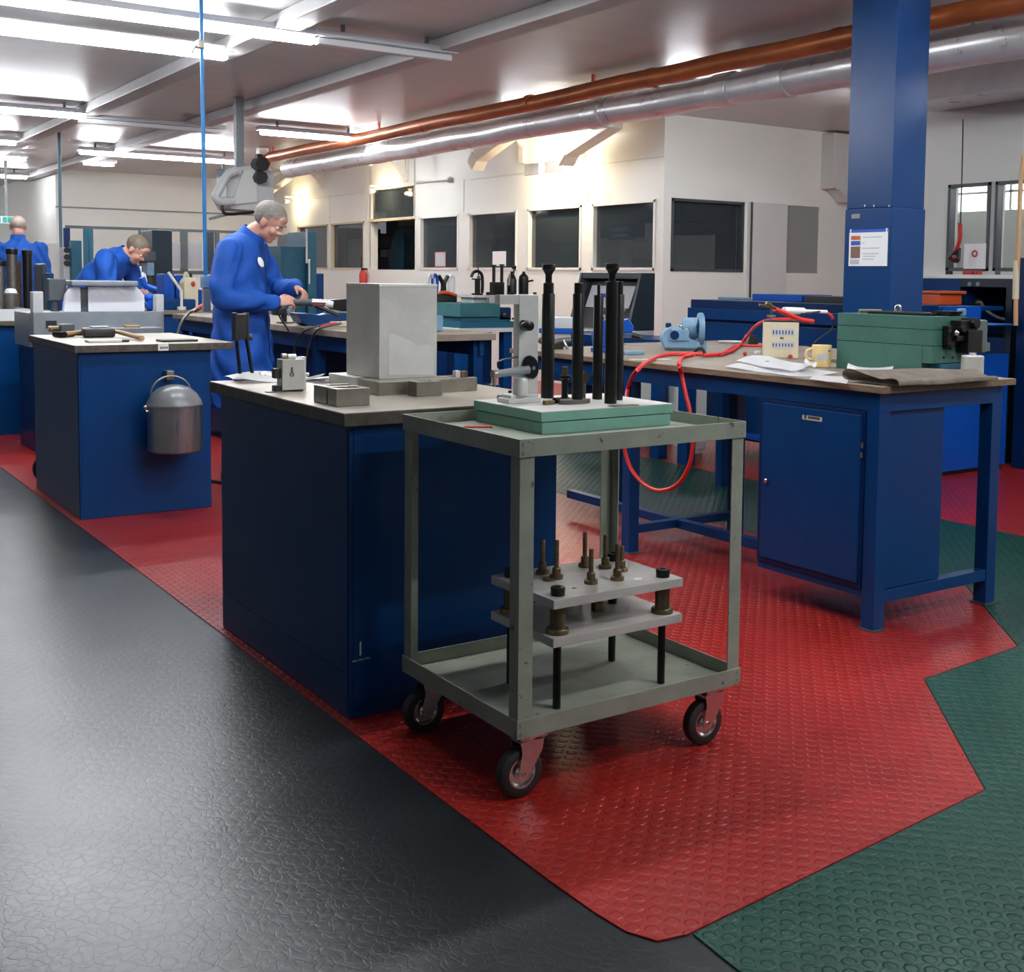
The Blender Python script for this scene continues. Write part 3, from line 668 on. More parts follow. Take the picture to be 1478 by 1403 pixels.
cblock(1.965, 3.470, .100, .11, .046, .024, 'slotted steel block right of the tall metal box, carrying two small cubes', back=False)
p = (1.99, 3.50)
tag(MB().box(1.985, 2.003, 3.478, 3.500, ZB+.0465, ZB+.070, bev=.001).build('steel_cube', ALU), 'left small steel cube on the right-hand slotted block', 'cube')
tag(MB().box(2.007, 2.032, 3.478, 3.500, ZB+.0465, ZB+.067, bev=.001).build('steel_cube', BRASS), 'right brownish small cube on the right-hand slotted block', 'cube')
# gauge block
gx, gy = 1.466, 3.720
g = thing('angle_gauge', 'pale grey gauge block with rollers on top on the left of the near workbench', 'gauge', (gx+.04, gy+.03, ZB))
MB().box(gx, gx+.078, gy, gy+.05, ZB+.006, ZB+.108, bev=.0015).build('gauge_body', ALU, g)
MB().box(gx+.030, gx+.104, gy+.05, gy+.068, ZB+.0004, ZB+.112, bev=.0015).build('back_plate', ALU_L, g)
MB().box(gx+.006, gx+.074, gy+.002, gy+.045, ZB+.0004, ZB+.006).build('base', BLACKOX, g)
MB().box(gx-.022, gx+.001, gy+.012, gy+.04, ZB+.045, ZB+.078, bev=.003).build('side_knob', BLACK, g)
MB().box(gx-.022, gx+.001, gy+.008, gy+.04, ZB+.0004, ZB+.022, bev=.003).build('side_foot', BLACK, g)
m = MB(); m.cyl((gx+.005, gy+.02, ZB+.118), (gx+.022, gy+.02, ZB+.118), .0095, n=16); m.build('roller', STEEL, g)
m = MB(); m.cyl((gx+.026, gy+.02, ZB+.116), (gx+.054, gy+.02, ZB+.116), .0085, n=16); m.build('roller', ALU_L, g)
m = MB(); m.torus((gx+.033, gy-.0008, ZB+.058), .006, .0018, 'y', 16, 6); m.box(gx+.031, gx+.036, gy-.0015, gy, ZB+.064, ZB+.082); m.build('engraved_mark', INK_K, g)
m = MB().box(gx-.05, gx+.02, gy-.0, gy+.028, ZB, ZB+.003); tag(m.build('feeler_strip', STEEL_D), 'thin dark strip lying left of the pale grey gauge block', 'strip')
# drawing sheets
def sheet(px_pts, z, name, m, lbl, cat='paper', rise=.004, zb=None, thick=.0012, group=None):
    P = [at(u, v, 'z', z) for u, v in px_pts]; n = len(P); mm = MB(); N_ = 10
    # four-corner patch, gently waved
    a, b, c, d = P
    def fn(u, v, o=0):
        p = (a*(1-u)+b*u)*(1-v)+(d*(1-u)+c*u)*v
        return V((p.x, p.y, z+rise*(.5+.5*math.sin(3.1*u+4*v))*(.3+abs(u-.5)*1.4)+o))
    mm.quadgrid(lambda u, v: fn(u, v), N_, N_)
    bmesh.ops.solidify(mm.bm, geom=mm.bm.faces[:], thickness=-thick)
    return tag(mm.build(name, m, smooth=50), lbl, cat, group)
sheet([(322, 549.5), (352, 553), (470, 549), (440, 543.5)], ZB+.002, 'drawing_sheet', PAPER, 'large white curled drawing sheet at the back of the near workbench', rise=.03)
sheet([(440, 549.5), (468, 556), (512, 550), (480, 545)], ZB+.001, 'dark_folder', BLACK, 'flat black folder under the right end of the drawing sheet', 'folder', rise=.003)
# two-rod puller behind
p = at(352, 541, 'z', ZB); px_, py_ = p.x, 4.20
s = at(348, 480, 'y', py_)
pl = thing('two_rod_lever', 'black two-rod lever tool standing at the back of the near workbench before the man', 'tool', (s.x, py_, ZB))
m = MB(); m.box(s.x-.03, s.x+.12, py_-.008, py_+.012, ZB+.0003, ZB+.010, bev=.002); m.build('base_bar', STEEL, pl)
for u0, u1 in ((341, 347), (355, 365)):
    a = at(u0, 490, 'y', py_); b = at(u1, 541, 'y', py_)
    m = MB(); m.tube([(b.x, py_, ZB+.008), ((a.x+b.x)/2, py_, (a.z+ZB)/2+.01), (a.x, py_, a.z+.01)], .0065, n=10); m.build('rod', BLACKOX, pl)
a = at(337, 453, 'y', py_); b = at(357, 490, 'y', py_)
m = MB(); m.box(a.x, b.x, py_-.018, py_+.018, b.z, a.z, bev=.004); m.box(a.x-.001, a.x+.008, py_-.02, py_+.02, b.z-.004, a.z+.004, bev=.002); m.box(b.x-.008, b.x+.001, py_-.02, py_+.02, b.z-.004, a.z+.004, bev=.002); m.build('grip_block', BLACK, pl)
m = MB(); m.cyl((b.x, py_, b.z+.01), (b.x+.016, py_, b.z+.006), .012, n=12); m.build('clamp_screw', BLACK, pl)
p = at(375, 537, 'y', 4.19); m = MB(); m.cyl((p.x, 4.19, ZB+.014), (p.x+.02, 4.19, ZB+.014), .014, n=14); m.cyl((p.x+.02, 4.19, ZB+.014), (p.x+.19, 4.19, ZB+.014), .007, n=10)
tag(m.build('steel_rod', ALU), 'pale steel rod with a round knob lying behind the drawing sheet', 'rod')
# ================================================================ right-hand bench
RX0, RX1, RY0, RY1 = 3.39, 4.125, 2.842, 5.30
ZR = .911
rb = thing('steel_bench', 'long blue steel bench with cupboard at right, green box and mug on it', 'workbench', ((RX0+RX1)/2, (RY0+RY1)/2, 0))
MB().box(RX0-.02, RX1+.045, RY0-.03, RY1+.03, .886, .910, bev=.002).build('worktop', WOODEDGE, rb)
MB().box(RX0-.019, RX1+.044, RY0-.029, RY1+.029, .9095, ZR).build('top_surface', WOODTOP, rb)
m = MB()
m.box(RX0, RX0+.03, RY0, RY1, .815, .886, bev=.002).box(RX1-.03, RX1, RY0, RY1, .815, .886, bev=.002)
m.box(RX0+.03, RX1-.03, RY0, RY0+.03, .815, .886, bev=.002).box(RX0+.03, RX1-.03, RY1-.03, RY1, .815, .886, bev=.002)
m.build('apron', BLUE, rb)
for y in (RY0, 4.30, RY1-.06):
    for x in (RX0+.0005, RX1-.0605):
        l = MB().box(x, x+.06, y+.0005, y+.0595, .001, .885, bev=.003).build('leg', BLUE, rb)
        MB().box(x-.008, x+.068, y-.008, y+.068, .0005, .006).build('foot_plate', GREY_D, l)
MB().box(RX0+.06, RX1-.06, RY0+.004, RY0+.05, .099, .144, bev=.002).build('end_rail', BLUE, rb)
MB().box(RX0+.06, RX1-.06, 4.31, 4.35, .09, .13, bev=.002).build('cross_rail', BLUE, rb)
MB().box(3.70, 3.745, RY0+.05, RY1-.05, .085, .128, bev=.002).build('long_rail', BLUE, rb)
# cupboard under the bench
cu = MB().box(RX0+.004, 3.792, RY0+.062, 3.452, .118, .815, bev=.003).build('cupboard', BLUE, rb)
MB().box(3.41, 3.79, RY0+.02, RY0+.0615, .146, .846, bev=.002).build('end_panel', BLUE, rb)
a = at(1105, 582, 'x', RX0); b = at(1246, 600, 'x', RX0); cdr = at(1240, 842, 'x', RX0)
dr = MB().box(RX0-.012, RX0+.004, RY0+.075, 3.425, .170, .797, bev=.003).build('door', BLUE, rb)
MB().box(RX0-.004, RX0+.006, RY0+.062, 3.450, .150, .812, bev=.002).build('door_frame', BLUE_D, rb)
k_ = at(1106, 694, 'x', RX0-.014); m = MB(); m.lathe([(.010, 0), (.010, .006), (.007, .009), (0, .009)], (k_.x, k_.y, k_.z), n=16, m=Matrix.Rotation(-PI/2, 4, 'Y')); m.build('lock', CHROME, rb)
a = at(1158.5, 598, 'x', RX0-.012); b = at(1186.5, 609, 'x', RX0-.012)
npl = MB().box(RX0-.0135, RX0-.012, b.y, a.y, (b.z), a.z-.002).build('name_plate', CREAM, rb)
m = MB(); m.box(RX0-.0142, RX0-.0135, b.y+.01, a.y-.03, (a.z+b.z)/2-.004, (a.z+b.z)/2+.006); m.box(RX0-.0142, RX0-.0135, a.y-.022, a.y-.010, (a.z+b.z)/2-.006, (a.z+b.z)/2+.008); m.build('plate_lettering', INK_K, npl)
m = MB()
for px, py in ((1244, 643), (1243, 657)): p = at(px, py, 'x', RX0-.012); m.box(RX0-.0135, RX0-.010, p.y-.004, p.y+.004, p.z-.010, p.z+.010)
m.build('hinge', STEEL, rb)
ab = thing('steel_bench', 'second blue steel bench butted against the back of the right bench, under the vice', 'workbench', (4.62, 4.7, 0))
MB().box(4.174, 5.08, 3.95, 5.50, .886, .910, bev=.002).build('worktop', WOODEDGE, ab)
MB().box(4.175, 5.079, 3.951, 5.499, .9095, ZR).build('top_surface', WOODTOP, ab)
MB().box(4.22, 5.04, 3.99, 5.46, .82, .8855, bev=.003).build('apron', BLUE, ab)
for x in (4.20, 5.0):
    for y in (3.98, 5.42): MB().box(x, x+.06, y, y+.06, .0005, .8855, bev=.003).build('leg', BLUE, ab)
# ---- light blue vice -------------------------------------------------------
def rline(t, m): pass
p = at(984, 506, 'z', ZR)
vs = thing('bench_vice', 'pale blue cast vice with round drum on the right bench, red hose beside it', 'vice', (p.x, p.y, ZR), -YAW)
s = pj_s = 1/330
L = dict(local=True)
m = MB(); m.prism([(-.10, .012), (.075, .012), (.10, .022), (.085, .055), (.02, .062), (-.01, .125), (-.06, .128), (-.105, .105), (-.118, .065)], 'y', -.055, .05, bev=.012); m.build('body', BLUE_L, vs, **L)
m = MB(); m.prism([(-.075, .055), (.03, .055), (.03, .112), (-.06, .118)], 'y', -.064, -.052, bev=.004); m.build('side_boss', BLUE_L, vs, **L)
m = MB(); m.cyl((-.045, -.0645, .084), (-.045, -.06, .084), .024, n=22); m.build('recess', BLUE_D, vs, **L)
m = MB(); m.cyl((.0, .03, .125), (.10, .03, .120), .050, .056, n=26, bev=.004); m.build('barrel', BLUE_L, vs, **L)
m = MB(); m.cyl((.085, .035, .115), (.118, .035, .115), .088, n=34, bev=.010); m.build('drum', BLUE_L, vs, **L)
m = MB(); m.cyl((.082, -.01, .125), (.088, -.012, .125), .040, n=5); m.build('drum_plate', BLUE, vs, **L)
m = MB(); m.box(.095, .135, .01, .06, .0005, .05, bev=.004); m.build('pedestal', BLUE_L, vs, **L)
m = MB(); m.box(-.09, .09, -.045, .045, .0005, .013, bev=.003); m.build('base', STEEL_D, vs, **L)
m = MB(); m.sph((-.012, -.03, .132), .012); m.sph((.02, -.045, .115), .011); m.build('oil_cap', CHROME, vs, **L)
m = MB(); m.box(-.085, -.055, .03, .05, .12, .145, bev=.004); m.build('jaw_tip', BLUE_D, vs, **L)
m = MB(); m.torus((.07, -.075, .014), .014, .007, 'z', 20, 8); hb = m
# ---- red air hose ----------------------------------------------------------
xe = RX0-.034
def B(u, v, z=ZR+.012): return at(u, v, 'z', z)
def E_(u, v, x=xe): return at(u, v, 'x', x)
pts = [B(1012, 511, ZR+.011), B(985, 511), B(960, 512), B(938, 520), B(920, 534, ZR+.011), E_(909, 552), E_(903, 580), E_(900, 615), E_(902, 650), E_(913, 680), E_(934, 702), E_(955, 708), E_(978, 699), E_(994, 674), E_(1000, 640), E_(997, 600), E_(990, 568), E_(984, 540), B(980, 526, ZR+.011), B(984, 517), B(1002, 512, ZR+.03)]
m = MB(); m.tube(pts, .0095, n=10)
hs = tag(m.build('air_hose', RED), 'red air hose looping down off the front of the right bench', 'hose')
m = MB(); q = B(1005, 510); m.tube([q+V((0, .02, -.002)), q+V((.005, 0, .02)), q+V((.02, -.02, .024)), q+V((.032, -.03, -.002))], .008, n=10); m.build('hose_clip', BLACK, hs)
pts = [B(1015, 513), B(1040, 511), B(1058, 505), B(1070, 496), B(1078, 486, ZR+.05), B(1087, 474, ZR+.11), B(1098, 466, ZR+.15), B(1112, 462, ZR+.165), B(1140, 461, ZR+.165), B(1165, 463, ZR+.165)]
m = MB(); m.tube(pts, .0095, n=10)
tag(m.build('air_hose', RED), 'red air hose rising from the vice to the cream box', 'hose')
pts = [B(1040, 512), B(1062, 499), B(1085, 499), B(1108, 500), B(1128, 505), B(1142, 515, ZR+.011)]
m = MB(); m.tube(pts, .008, n=10)
tag(m.build('air_hose', RED), 'short red hose lying flat on the bench behind the papers', 'hose')
# ---- cream meter box, stand, wand
p = at(1129, 517, 'z', ZR); hz = at(1129, 465, 'y', p.y).z - ZR
cb = thing('meter_box', 'cream meter box with grey scales on the right bench behind the papers', 'box', (p.x+.03, p.y+.045, ZR), -YAW-.12)
MB().box(-.085, .085, -.05, .05, .0005, hz, bev=.004).build('case', CREAM, cb, **L)
MB().box(-.085, .085, -.05, .05, hz, hz+.006, bev=.002).build('lid', BLACK, cb, **L)
for z0_, z1_ in ((.62, .82), (.28, .46)):
    f = MB().box(-.045, .065, -.0515, -.0498, hz*z0_, hz*z1_).build('scale_window', PAPER_G, cb, **L)
    m = MB()
    for i in range(7): m.box(-.04+i*.015, -.034+i*.015, -.0522, -.0515, hz*(z0_+.04), hz*(z1_-.05))
    m.build('scale_marks', INK_K, f, **L)
m = MB(); m.box(-.005, .012, -.0512, -.0498, hz*.53, hz*.58); m.build('maker_mark', INK_K, cb, **L)
p = at(1112, 514, 'z', ZR)
st = thing('hose_stand', 'thin grey-green stand rod in front of the cream meter box', 'stand', (p.x, p.y, ZR))
zt_ = at(1112, 458, 'y', p.y).z
m = MB(); m.cyl((p.x, p.y, ZR+.0004), (p.x, p.y, ZR+.008), .025, n=20, bev=.002); m.build('base', GREY_D, st)
m = MB(); m.cyl((p.x, p.y, ZR+.008), (p.x, p.y, zt_), .0055, n=12); m.build('rod', mat('grey_green_rod', (.12, .2, .2), .4), st)
m = MB(); m.box(p.x-.02, p.x+.02, p.y-.012, p.y+.012, zt_, zt_+.012, bev=.002); m.build('cradle', STEEL, st)
yw = p.y
def Q(u, v, y=None): return at(u, v, 'y', yw if y is None else y)
t = thing('blow_gun', 'brass nozzled blow gun with red grip lying across the stand top', 'air gun', tuple(Q(1120, 452)))
m = MB(); m.cyl(Q(1096, 440), Q(1112, 443), .006, n=10); m.cyl(Q(1106, 437), Q(1120, 446), .009, n=10); m.cyl(Q(1112, 438), Q(1114, 452), .007, n=10); m.build('nozzle', BRASS, t)
m = MB(); m.tube([Q(1118, 446), Q(1135, 453), Q(1155, 461), Q(1173, 464)], .0125, n=12); m.build('red_grip', RED, t)
t = thing('white_wand', 'white plastic wand with red tail resting behind the blow gun', 'wand', tuple(Q(1165, 450, yw+.06)))
m = MB(); m.cyl(Q(1131, 448, yw+.06), Q(1160, 449, yw+.06), .018, n=14, bev=.003); m.cyl(Q(1160, 449, yw+.06), Q(1193, 450, yw+.06), .009, n=12); m.build('wand_body', WHITE_P, t)
m = MB(); m.tube([Q(1193, 451, yw+.06), Q(1199, 455, yw+.06), Q(1202, 460, yw+.06)], .008, n=8); m.build('red_tail', RED, t)
m = MB(); m.tube([Q(1156, 453, yw+.05), Q(1170, 452, yw+.05), Q(1183, 450, yw+.05)], .006, n=8); m.build('trigger', BLACK, t)
m = MB(); m.tube([Q(1202, 460, yw+.06), Q(1200, 475, yw+.07), Q(1180, 490, yw+.08), Q(1165, 505, yw+.09)], .004, n=6); m.build('wand_lead', BLACK, t)
# black clamp and bits behind hose
p = at(1095, 498, 'z', ZR); t = thing('black_charger', 'small black clamp block on the bench left of the cream box', 'clamp', (p.x+.02, p.y+.06, ZR))
m = MB(); m.prism([(p.x-.05, ZR+.0005), (p.x+.04, ZR+.0005), (p.x+.03, ZR+.055), (p.x-.03, ZR+.06)], 'y', p.y+.04, p.y+.09, bev=.005); m.build('clamp_body', BLACK, t)
p = at(1052, 496, 'z', ZR); m = MB(); m.lathe([(.0, 0), (.075, 0), (.085, .012), (.078, .012), (.07, .004), (0, .004)], (p.x+.05, p.y+.03, ZR+.0005), n=28)
tag(m.build('shallow_dish', PALE), 'shallow pale dish on the bench behind the red hose', 'dish')
p = at(1075, 514, 'z', ZR); m = MB(); m.sph((p.x, p.y, ZR+.011), .010, n=12)
tag(m.build('dark_red_cap', REDPIPE), 'tiny dark red cap on the bench in front of the dish', 'cap')
p = at(1093, 511, 'z', ZR); m = MB().box(p.x-.014, p.x+.014, p.y-.01, p.y+.01, ZR+.0005, ZR+.016, bev=.002)
tag(m.build('white_clip', WHITE_P), 'tiny white plastic clip beside the stand rod', 'clip')
# ---- papers
sheet([(1045, 531), (1140, 545), (1212, 541), (1108, 520)], ZR+.002, 'paper_sheet', PAPER, 'big white paper sheet nearest the edge on the right bench', rise=.012)
sheet([(1062, 524), (1135, 538), (1172, 531), (1108, 514)], ZR+.008, 'paper_sheet', PAPER, 'upper white sheet with a small dark mark, lying on the big paper', rise=.02)
sheet([(1168, 548), (1222, 555), (1226, 545), (1180, 541)], ZR+.001, 'paper_sheet', PAPER, 'white paper sheet tucked by the leather, right of the big paper', rise=.006)
sheet([(1222, 536), (1280, 543), (1290, 535), (1226, 527)], ZR+.014, 'paper_sheet', PAPER, 'white paper at the foot of the green box stack', rise=.022)
p = at(1107, 526, 'z', ZR+.02); m = MB(); m.prism([(p.x-.008, p.y-.006), (p.x+.008, p.y-.004), (p.x, p.y+.010)], 'z', ZR+.033, ZR+.0345)
tag(m.build('paper_clip', INK_K), 'small dark triangular clip on the upper white sheet', 'clip')
sheet([(1160, 527), (1174, 533), (1180, 526), (1166, 520)], ZR+.034, 'small_card', TAPE, 'small white card standing behind the yellow mug', 'card', rise=.02)
# ---- mug
p = at(1193, 531, 'z', ZR)
mg = thing('mug', 'pale yellow mug with printed crest on the right bench', 'mug', (p.x, p.y+.03, ZR), -YAW)
m = MB(); m.lathe([(.037, .0005), (.040, .004), (.0425, .096), (.0415, .099), (.0395, .096), (.037, .008), (0, .008)], n=32); m.build('body', MUG, mg, **L)
m = MB(); m.torus((-.046, 0, .058), .024, .006, 'y', 18, 8, PI/2-.2, 3*PI/2+.2); m.build('handle', MUG, mg, **L)
pr = MB()
for i in range(9):
    a_ = -PI/2-.55+i*.12; r_ = .0425
    pr.box(r_*math.cos(a_)-.003, r_*math.cos(a_)+.003, r_*math.sin(a_)-.0008, r_*math.sin(a_)+.001, .040-.004*math.sin(i*.4), .060)
pr.build('printed_crest', PAPER_G, mg, **L)
m = MB(); m.sph((.024, -.0345, .075), .005, n=8); m.build('blue_dot', INK_B, mg, **L)
# ---- folded leather
yF = at(1297, 566, 'x', RX0+.03).y
xl0 = RX0+.02
def LP(u, v): q = at(u, v, 'x', xl0); return q.y, q.z
prof = [LP(1262, 556), LP(1285, 566), LP(1294, 565), LP(1298, 558), LP(1295, 550), LP(1285, 547), LP(1272, 548), LP(1250, 541), LP(1232, 534), LP(1222, 533), LP(1216, 537), LP(1217, 544), LP(1225, 548), LP(1240, 549), LP(1262, 552), LP(1280, 557)]
prof = [(y, max(z, ZR+.005)) for y, z in prof]
lt = thing('leather_apron', 'folded brown leather apron lying on the near corner of the right bench', 'apron', (xl0+.3, prof[8][0]-.1, ZR))
m = MB(); xs_ = [xl0+.012*math.sin(i) * 0 + i*.06 for i in range(11)]
P3 = []
import itertools
def crm(pts, sub=4):
    P = [V((0, a, b)) for a, b in pts]; E = [P[0]*2-P[1]] + P + [P[-1]*2-P[-2]]; Qs = []
    for i in range(1, len(E)-2):
        a, b, c, d = E[i-1:i+3]
        for k in range(sub):
            t_ = k/sub; Qs.append(.5*((2*b)+(c-a)*t_+(2*a-5*b+4*c-d)*t_*t_+(3*b-a-3*c+d)*t_**3))
    return Qs + [P[-1]]
pc = crm(prof); zb = ZR+.004
def leat(u, v):
    i = min(int(v*(len(pc)-1)+.5), len(pc)-1); q = pc[i]
    sq = 1-.22*u*(1 if q.z > zb else 0)                                  # folds flatten towards the far end
    return V((xl0+.57*u+.10*(q.y-yF)*u, yF+(q.y-yF)*(1-.45*u)-.018*u, max(zb, zb+(q.z-zb)*sq+.003*math.sin(9*u+5*v))))
m.quadgrid(leat, 14, len(pc)-1)
bmesh.ops.solidify(m.bm, geom=m.bm.faces[:], thickness=.005)
m.build('leather_sheet', LEATHER, lt)
q = at(1354, 535, 'z', ZR+.035); m = MB(); m.cyl((q.x, q.y, q.z-.004), (q.x, q.y, q.z+.002), .011, n=14); m.build('rivet', BLACK, lt)
# ---- green box stack
gx0 = 3.93; gy0 = at(1346, 500, 'x', gx0).y
gy1 = at(1208, 490, 'x', gx0).y; gx1 = at(1394, 490, 'y', gy0).x
gb = thing('green_die_box', 'green stacked steel box with black latch gear on the right bench', 'die box', ((gx0+gx1)/2, (gy0+gy1)/2, ZR))
zt3 = at(1346, 457, 'x', gx0).z; za = at(1346, 499.5, 'x', gx0).z; zb3 = at(1346, 476, 'x', gx0).z
MB().box(gx0, gx1, gy0+.05, gy1, ZR+.0005, za-.002, bev=.002).build('lower_slab', GREENBOX, gb)
MB().box(gx0+.04, gx1+.03, gy0-.01, gy0+.05, ZR+.0005, ZR+.05, bev=.002).build('blue_foot', TEAL, gb)
MB().box(gx0, gx1, gy0, gy0+.0495, ZR+.052, za-.002, bev=.002).build('lower_end', GREENBOX, gb)
MB().box(gx0, gx1, gy0, gy1, za, zb3-.002, bev=.002).build('middle_slab', GREENBOX, gb)
MB().box(gx0, gx1, gy0, gy1, zb3, zt3, bev=.002).build('upper_slab', GREENBOX, gb)
m = MB(); m.box(gx0+.05, gx1-.02, gy0+.06, gy1-.12, zt3, zt3+.012, bev=.003); m.prism([(gy0+.02, zt3), (gy0+.10, zt3), (gy0+.10, zt3+.02), (gy0+.0, zt3+.02)], 'x', gx1-.10, gx1-.02); m.build('top_trough', BLACKOX, gb)
q = at(1293, 447, 'x', gx0+.15); m = MB(); m.tube([(q.x, q.y, zt3+.01), (q.x, q.y, zt3+.03), (q.x, q.y-.02, zt3+.036), (q.x, q.y-.025, zt3+.01)], .005, n=8); m.build('lifting_eye', CHROME, gb)
q = at(1228, 446, 'x', gx0+.2); q.x = min(q.x, gx1-.07); q.y = min(q.y, gy1-.03); m = MB(); m.cyl((q.x-.04, q.y, zt3+.009), (q.x+.06, q.y-.04, zt3+.009), .008, n=10); tag(m.build('steel_pin', STEEL), 'bare steel pin lying on top of the green die box', 'pin')
q = at(1388, 449, 'y', gy0+.06); m = MB(); m.cyl((q.x, q.y, zt3+.0005), (q.x, q.y, zt3+.03), .018, n=16, bev=.004); m.build('white_plug', BLUE_L, gb)
# latch gear on the end face
def En(u, v, o=0): return at(u, v, 'y', gy0-o)
m = MB()
for (u0, v0, u1, v1, o) in ((1372, 462, 1398, 478, .05), (1380, 476, 1400, 508, .06), (1360, 470, 1372, 498, .03), (1368, 484, 1384, 492, .045)):
    a = En(u0, v0, 0); b = En(u1, v1, 0); m.box(min(a.x, b.x), max(a.x, b.x), gy0-o, gy0-.0005, min(a.z, b.z), max(a.z, b.z), bev=.004)
for (u, v, r_, o) in ((1390, 466, .022, .07), (1363, 500, .012, .04), (1374, 474, .014, .06)):
    a = En(u, v); m.cyl((a.x, gy0-o, a.z), (a.x, gy0-.001, a.z), r_, n=16, bev=.002)
m.build('latch_gear', BLACKOX, gb)
m = MB(); a = En(1394, 464); b = En(1409, 508); m.box(a.x, b.x, gy0-.055, gy0-.005, b.z, a.z+.008, bev=.01); a = En(1406, 494); b = En(1414, 506); m.box(a.x, b.x, gy0-.05, gy0-.01, b.z, a.z, bev=.002); m.build('end_bracket', mat('grey_green_casting', (.10, .13, .12), .45), gb)
m = MB(); a = En(1367, 480); m.sph((a.x, gy0-.045, a.z), .012, n=12); m.build('chrome_ball', CHROME, gb)
m = MB()
for (u, v) in ((1362, 516), (1375, 516), (1388, 515)): a = En(u, v); m.cyl((a.x, gy0-.004, a.z), (a.x, gy0, a.z), .006, n=10)
m.build('end_screw', BLACK, gb)
q = at(1412, 546, 'z', ZR); m = MB(); m.lathe([(.040, .0005), (.044, .003), (.044, .086), (.041, .089), (.014, .089), (.014, .100), (0, .100)], (q.x, q.y+.03, ZR), n=28)
tag(m.build('aluminium_cylinder', ALU), 'short pale aluminium cylinder standing right of the green die box', 'cylinder')
# ---- blue vice behind the black punches
p = at(878, 508, 'z', ZR)
bv = thing('bench_vice', 'bright blue bench vice on the right bench, seen between the black punches', 'vice', (p.x, p.y, ZR), -YAW)
m = MB(); m.box(-.09, .06, -.06, .06, .0005, .025, bev=.006); m.build('base', BLUE_B, bv, **L)
m = MB(); m.prism([(-.08, .025), (.0, .025), (.03, .09), (.03, .17), (-.02, .17), (-.09, .10)], 'y', -.05, .05, bev=.008); m.build('body', BLUE_B, bv, **L)
m = MB(); m.prism([(.05, .10), (.12, .10), (.13, .13), (.10, .175), (.05, .16)], 'y', -.045, .045, bev=.006); m.build('sliding_jaw', BLUE_B, bv, **L)
m = MB(); m.box(.02, .10, -.02, .02, .10, .14); m.build('slide', STEEL, bv, **L)
m = MB(); m.cyl((.12, 0, .09), (.17, 0, .075), .014, n=12); m.cyl((.16, -.05, .07), (.17, .05, .08), .007, n=8); m.build('screw_handle', BLACK, bv, **L)
m = MB(); m.box(-.02, .035, -.052, .052, .155, .175, bev=.002); m.build('jaw_plate', STEEL, bv, **L)
p = at(935, 520, 'z', ZR); m = MB().box(p.x-.09, p.x+.12, p.y-.02, p.y+.012, ZR+.0005, ZR+.006, rz=-.25, bev=.001)
tag(m.build('steel_rule', ALU_L), 'bright flat steel rule lying on the right bench beside the pale vice', 'rule')
p = at(912, 512, 'z', ZR); m = MB(); m.prism([(p.x-.05, p.y-.02), (p.x+.05, p.y-.04), (p.x+.07, p.y-.01), (p.x-.03, p.y+.04)], 'z', ZR+.0005, ZR+.02, bev=.005)
tag(m.build('blue_cloth_pad', BLUE_L), 'light blue pad lying in front of the bright blue vice', 'pad')
p = at(815, 505, 'z', ZR)
t = thing('milling_unit', 'grey and blue machine head with levers behind the thick black punch', 'machine', (p.x, p.y+.1, ZR), -YAW)
m = MB(); m.box(-.08, .10, -.05, .05, .11, .17, bev=.006); m.build('head', GREY_L, t, **L)
m = MB(); m.box(-.08, .10, -.052, .052, .085, .11, bev=.003); m.build('blue_band', BLUE_B, t, **L)
m = MB(); m.box(-.07, .09, -.04, .04, .055, .085, bev=.004); m.build('lower_head', GREY_L, t, **L)
m = MB(); m.tube([(-.08, -.05, .05), (-.03, -.06, .03), (.03, -.06, .045), (.09, -.05, .05)], .016, n=10); m.box(-.05, .05, -.03, .04, .0005, .055, bev=.004); m.build('clamp_arm', STEEL_D, t, **L)
m = MB(); m.tube([(-.06, -.07, .03), (-.04, -.075, .012), (-.02, -.075, .006)], .008, n=8); m.tube([(.05, -.07, .05), (.06, -.075, .03), (.075, -.075, .004)], .008, n=8); m.build('lever', CHROME, t, **L)
# ================================================================ things behind the right bench
# long blue machine bench
bx0 = 5.80
ytop = at(997, 432, 'x', bx0); ye = at(1240, 441, 'x', bx0)
lb = thing('blue_machine_bench', 'long blue panelled bench behind the right bench, left of the column', 'bench', (bx0+.4, (ytop.y+ye.y)/2, 0))
y0_, y1_ = 4.95, ytop.y
MB().box(bx0, bx0+.66, y0_, y1_, .16, ytop.z-.16, bev=.004).build('body', BLUE, lb)
MB().box(bx0-.03, bx0+.66, y0_, y1_, ytop.z-.14, ytop.z-.06, bev=.004).build('middle_ledge', BLUE, lb)
MB().box(bx0, bx0+.66, y0_, y1_, ytop.z-.06, ytop.z, bev=.004).build('top_rail', BLUE_D, lb)
MB().box(bx0+.002, bx0+.65, y0_+.02, y1_-.02, ytop.z-.16, ytop.z-.14).build('gap_band', BLUE_D, lb)
MB().box(bx0-.05, bx0, y0_+.3, y1_, .18, .22, bev=.003).build('kick_rail', BLUE_B, lb)
for y in (y0_+.4, y1_-.06):
    MB().box(bx0-.02, bx0+.05, y-.05, y+.05, .0005, .16, bev=.003).build('foot', PALE, lb)
a = at(1100, 425, 'x', bx0+.3); b = at(1172, 433, 'x', bx0+.3)
m = MB().box(bx0+.2, bx0+.5, b.y, a.y, ytop.z+.0005, ytop.z+.05, bev=.004); tag(m.build('blue_tray', BLUE_B), 'bright blue tray on top of the long blue panelled bench', 'tray')
m = MB().box(bx0+.2, bx0+.5, b.y-.45, b.y-.02, ytop.z+.0005, ytop.z+.045, bev=.004); tag(m.build('black_tray', BLACK), 'black tray beside the blue tray on the long blue bench', 'tray')
m = MB(); q = at(1012, 430, 'x', bx0+.3); q.y = min(q.y, y1_-.12); m.box(bx0+.25, bx0+.4, q.y-.10, q.y+.10, ytop.z+.0005, ytop.z+.018, bev=.004)
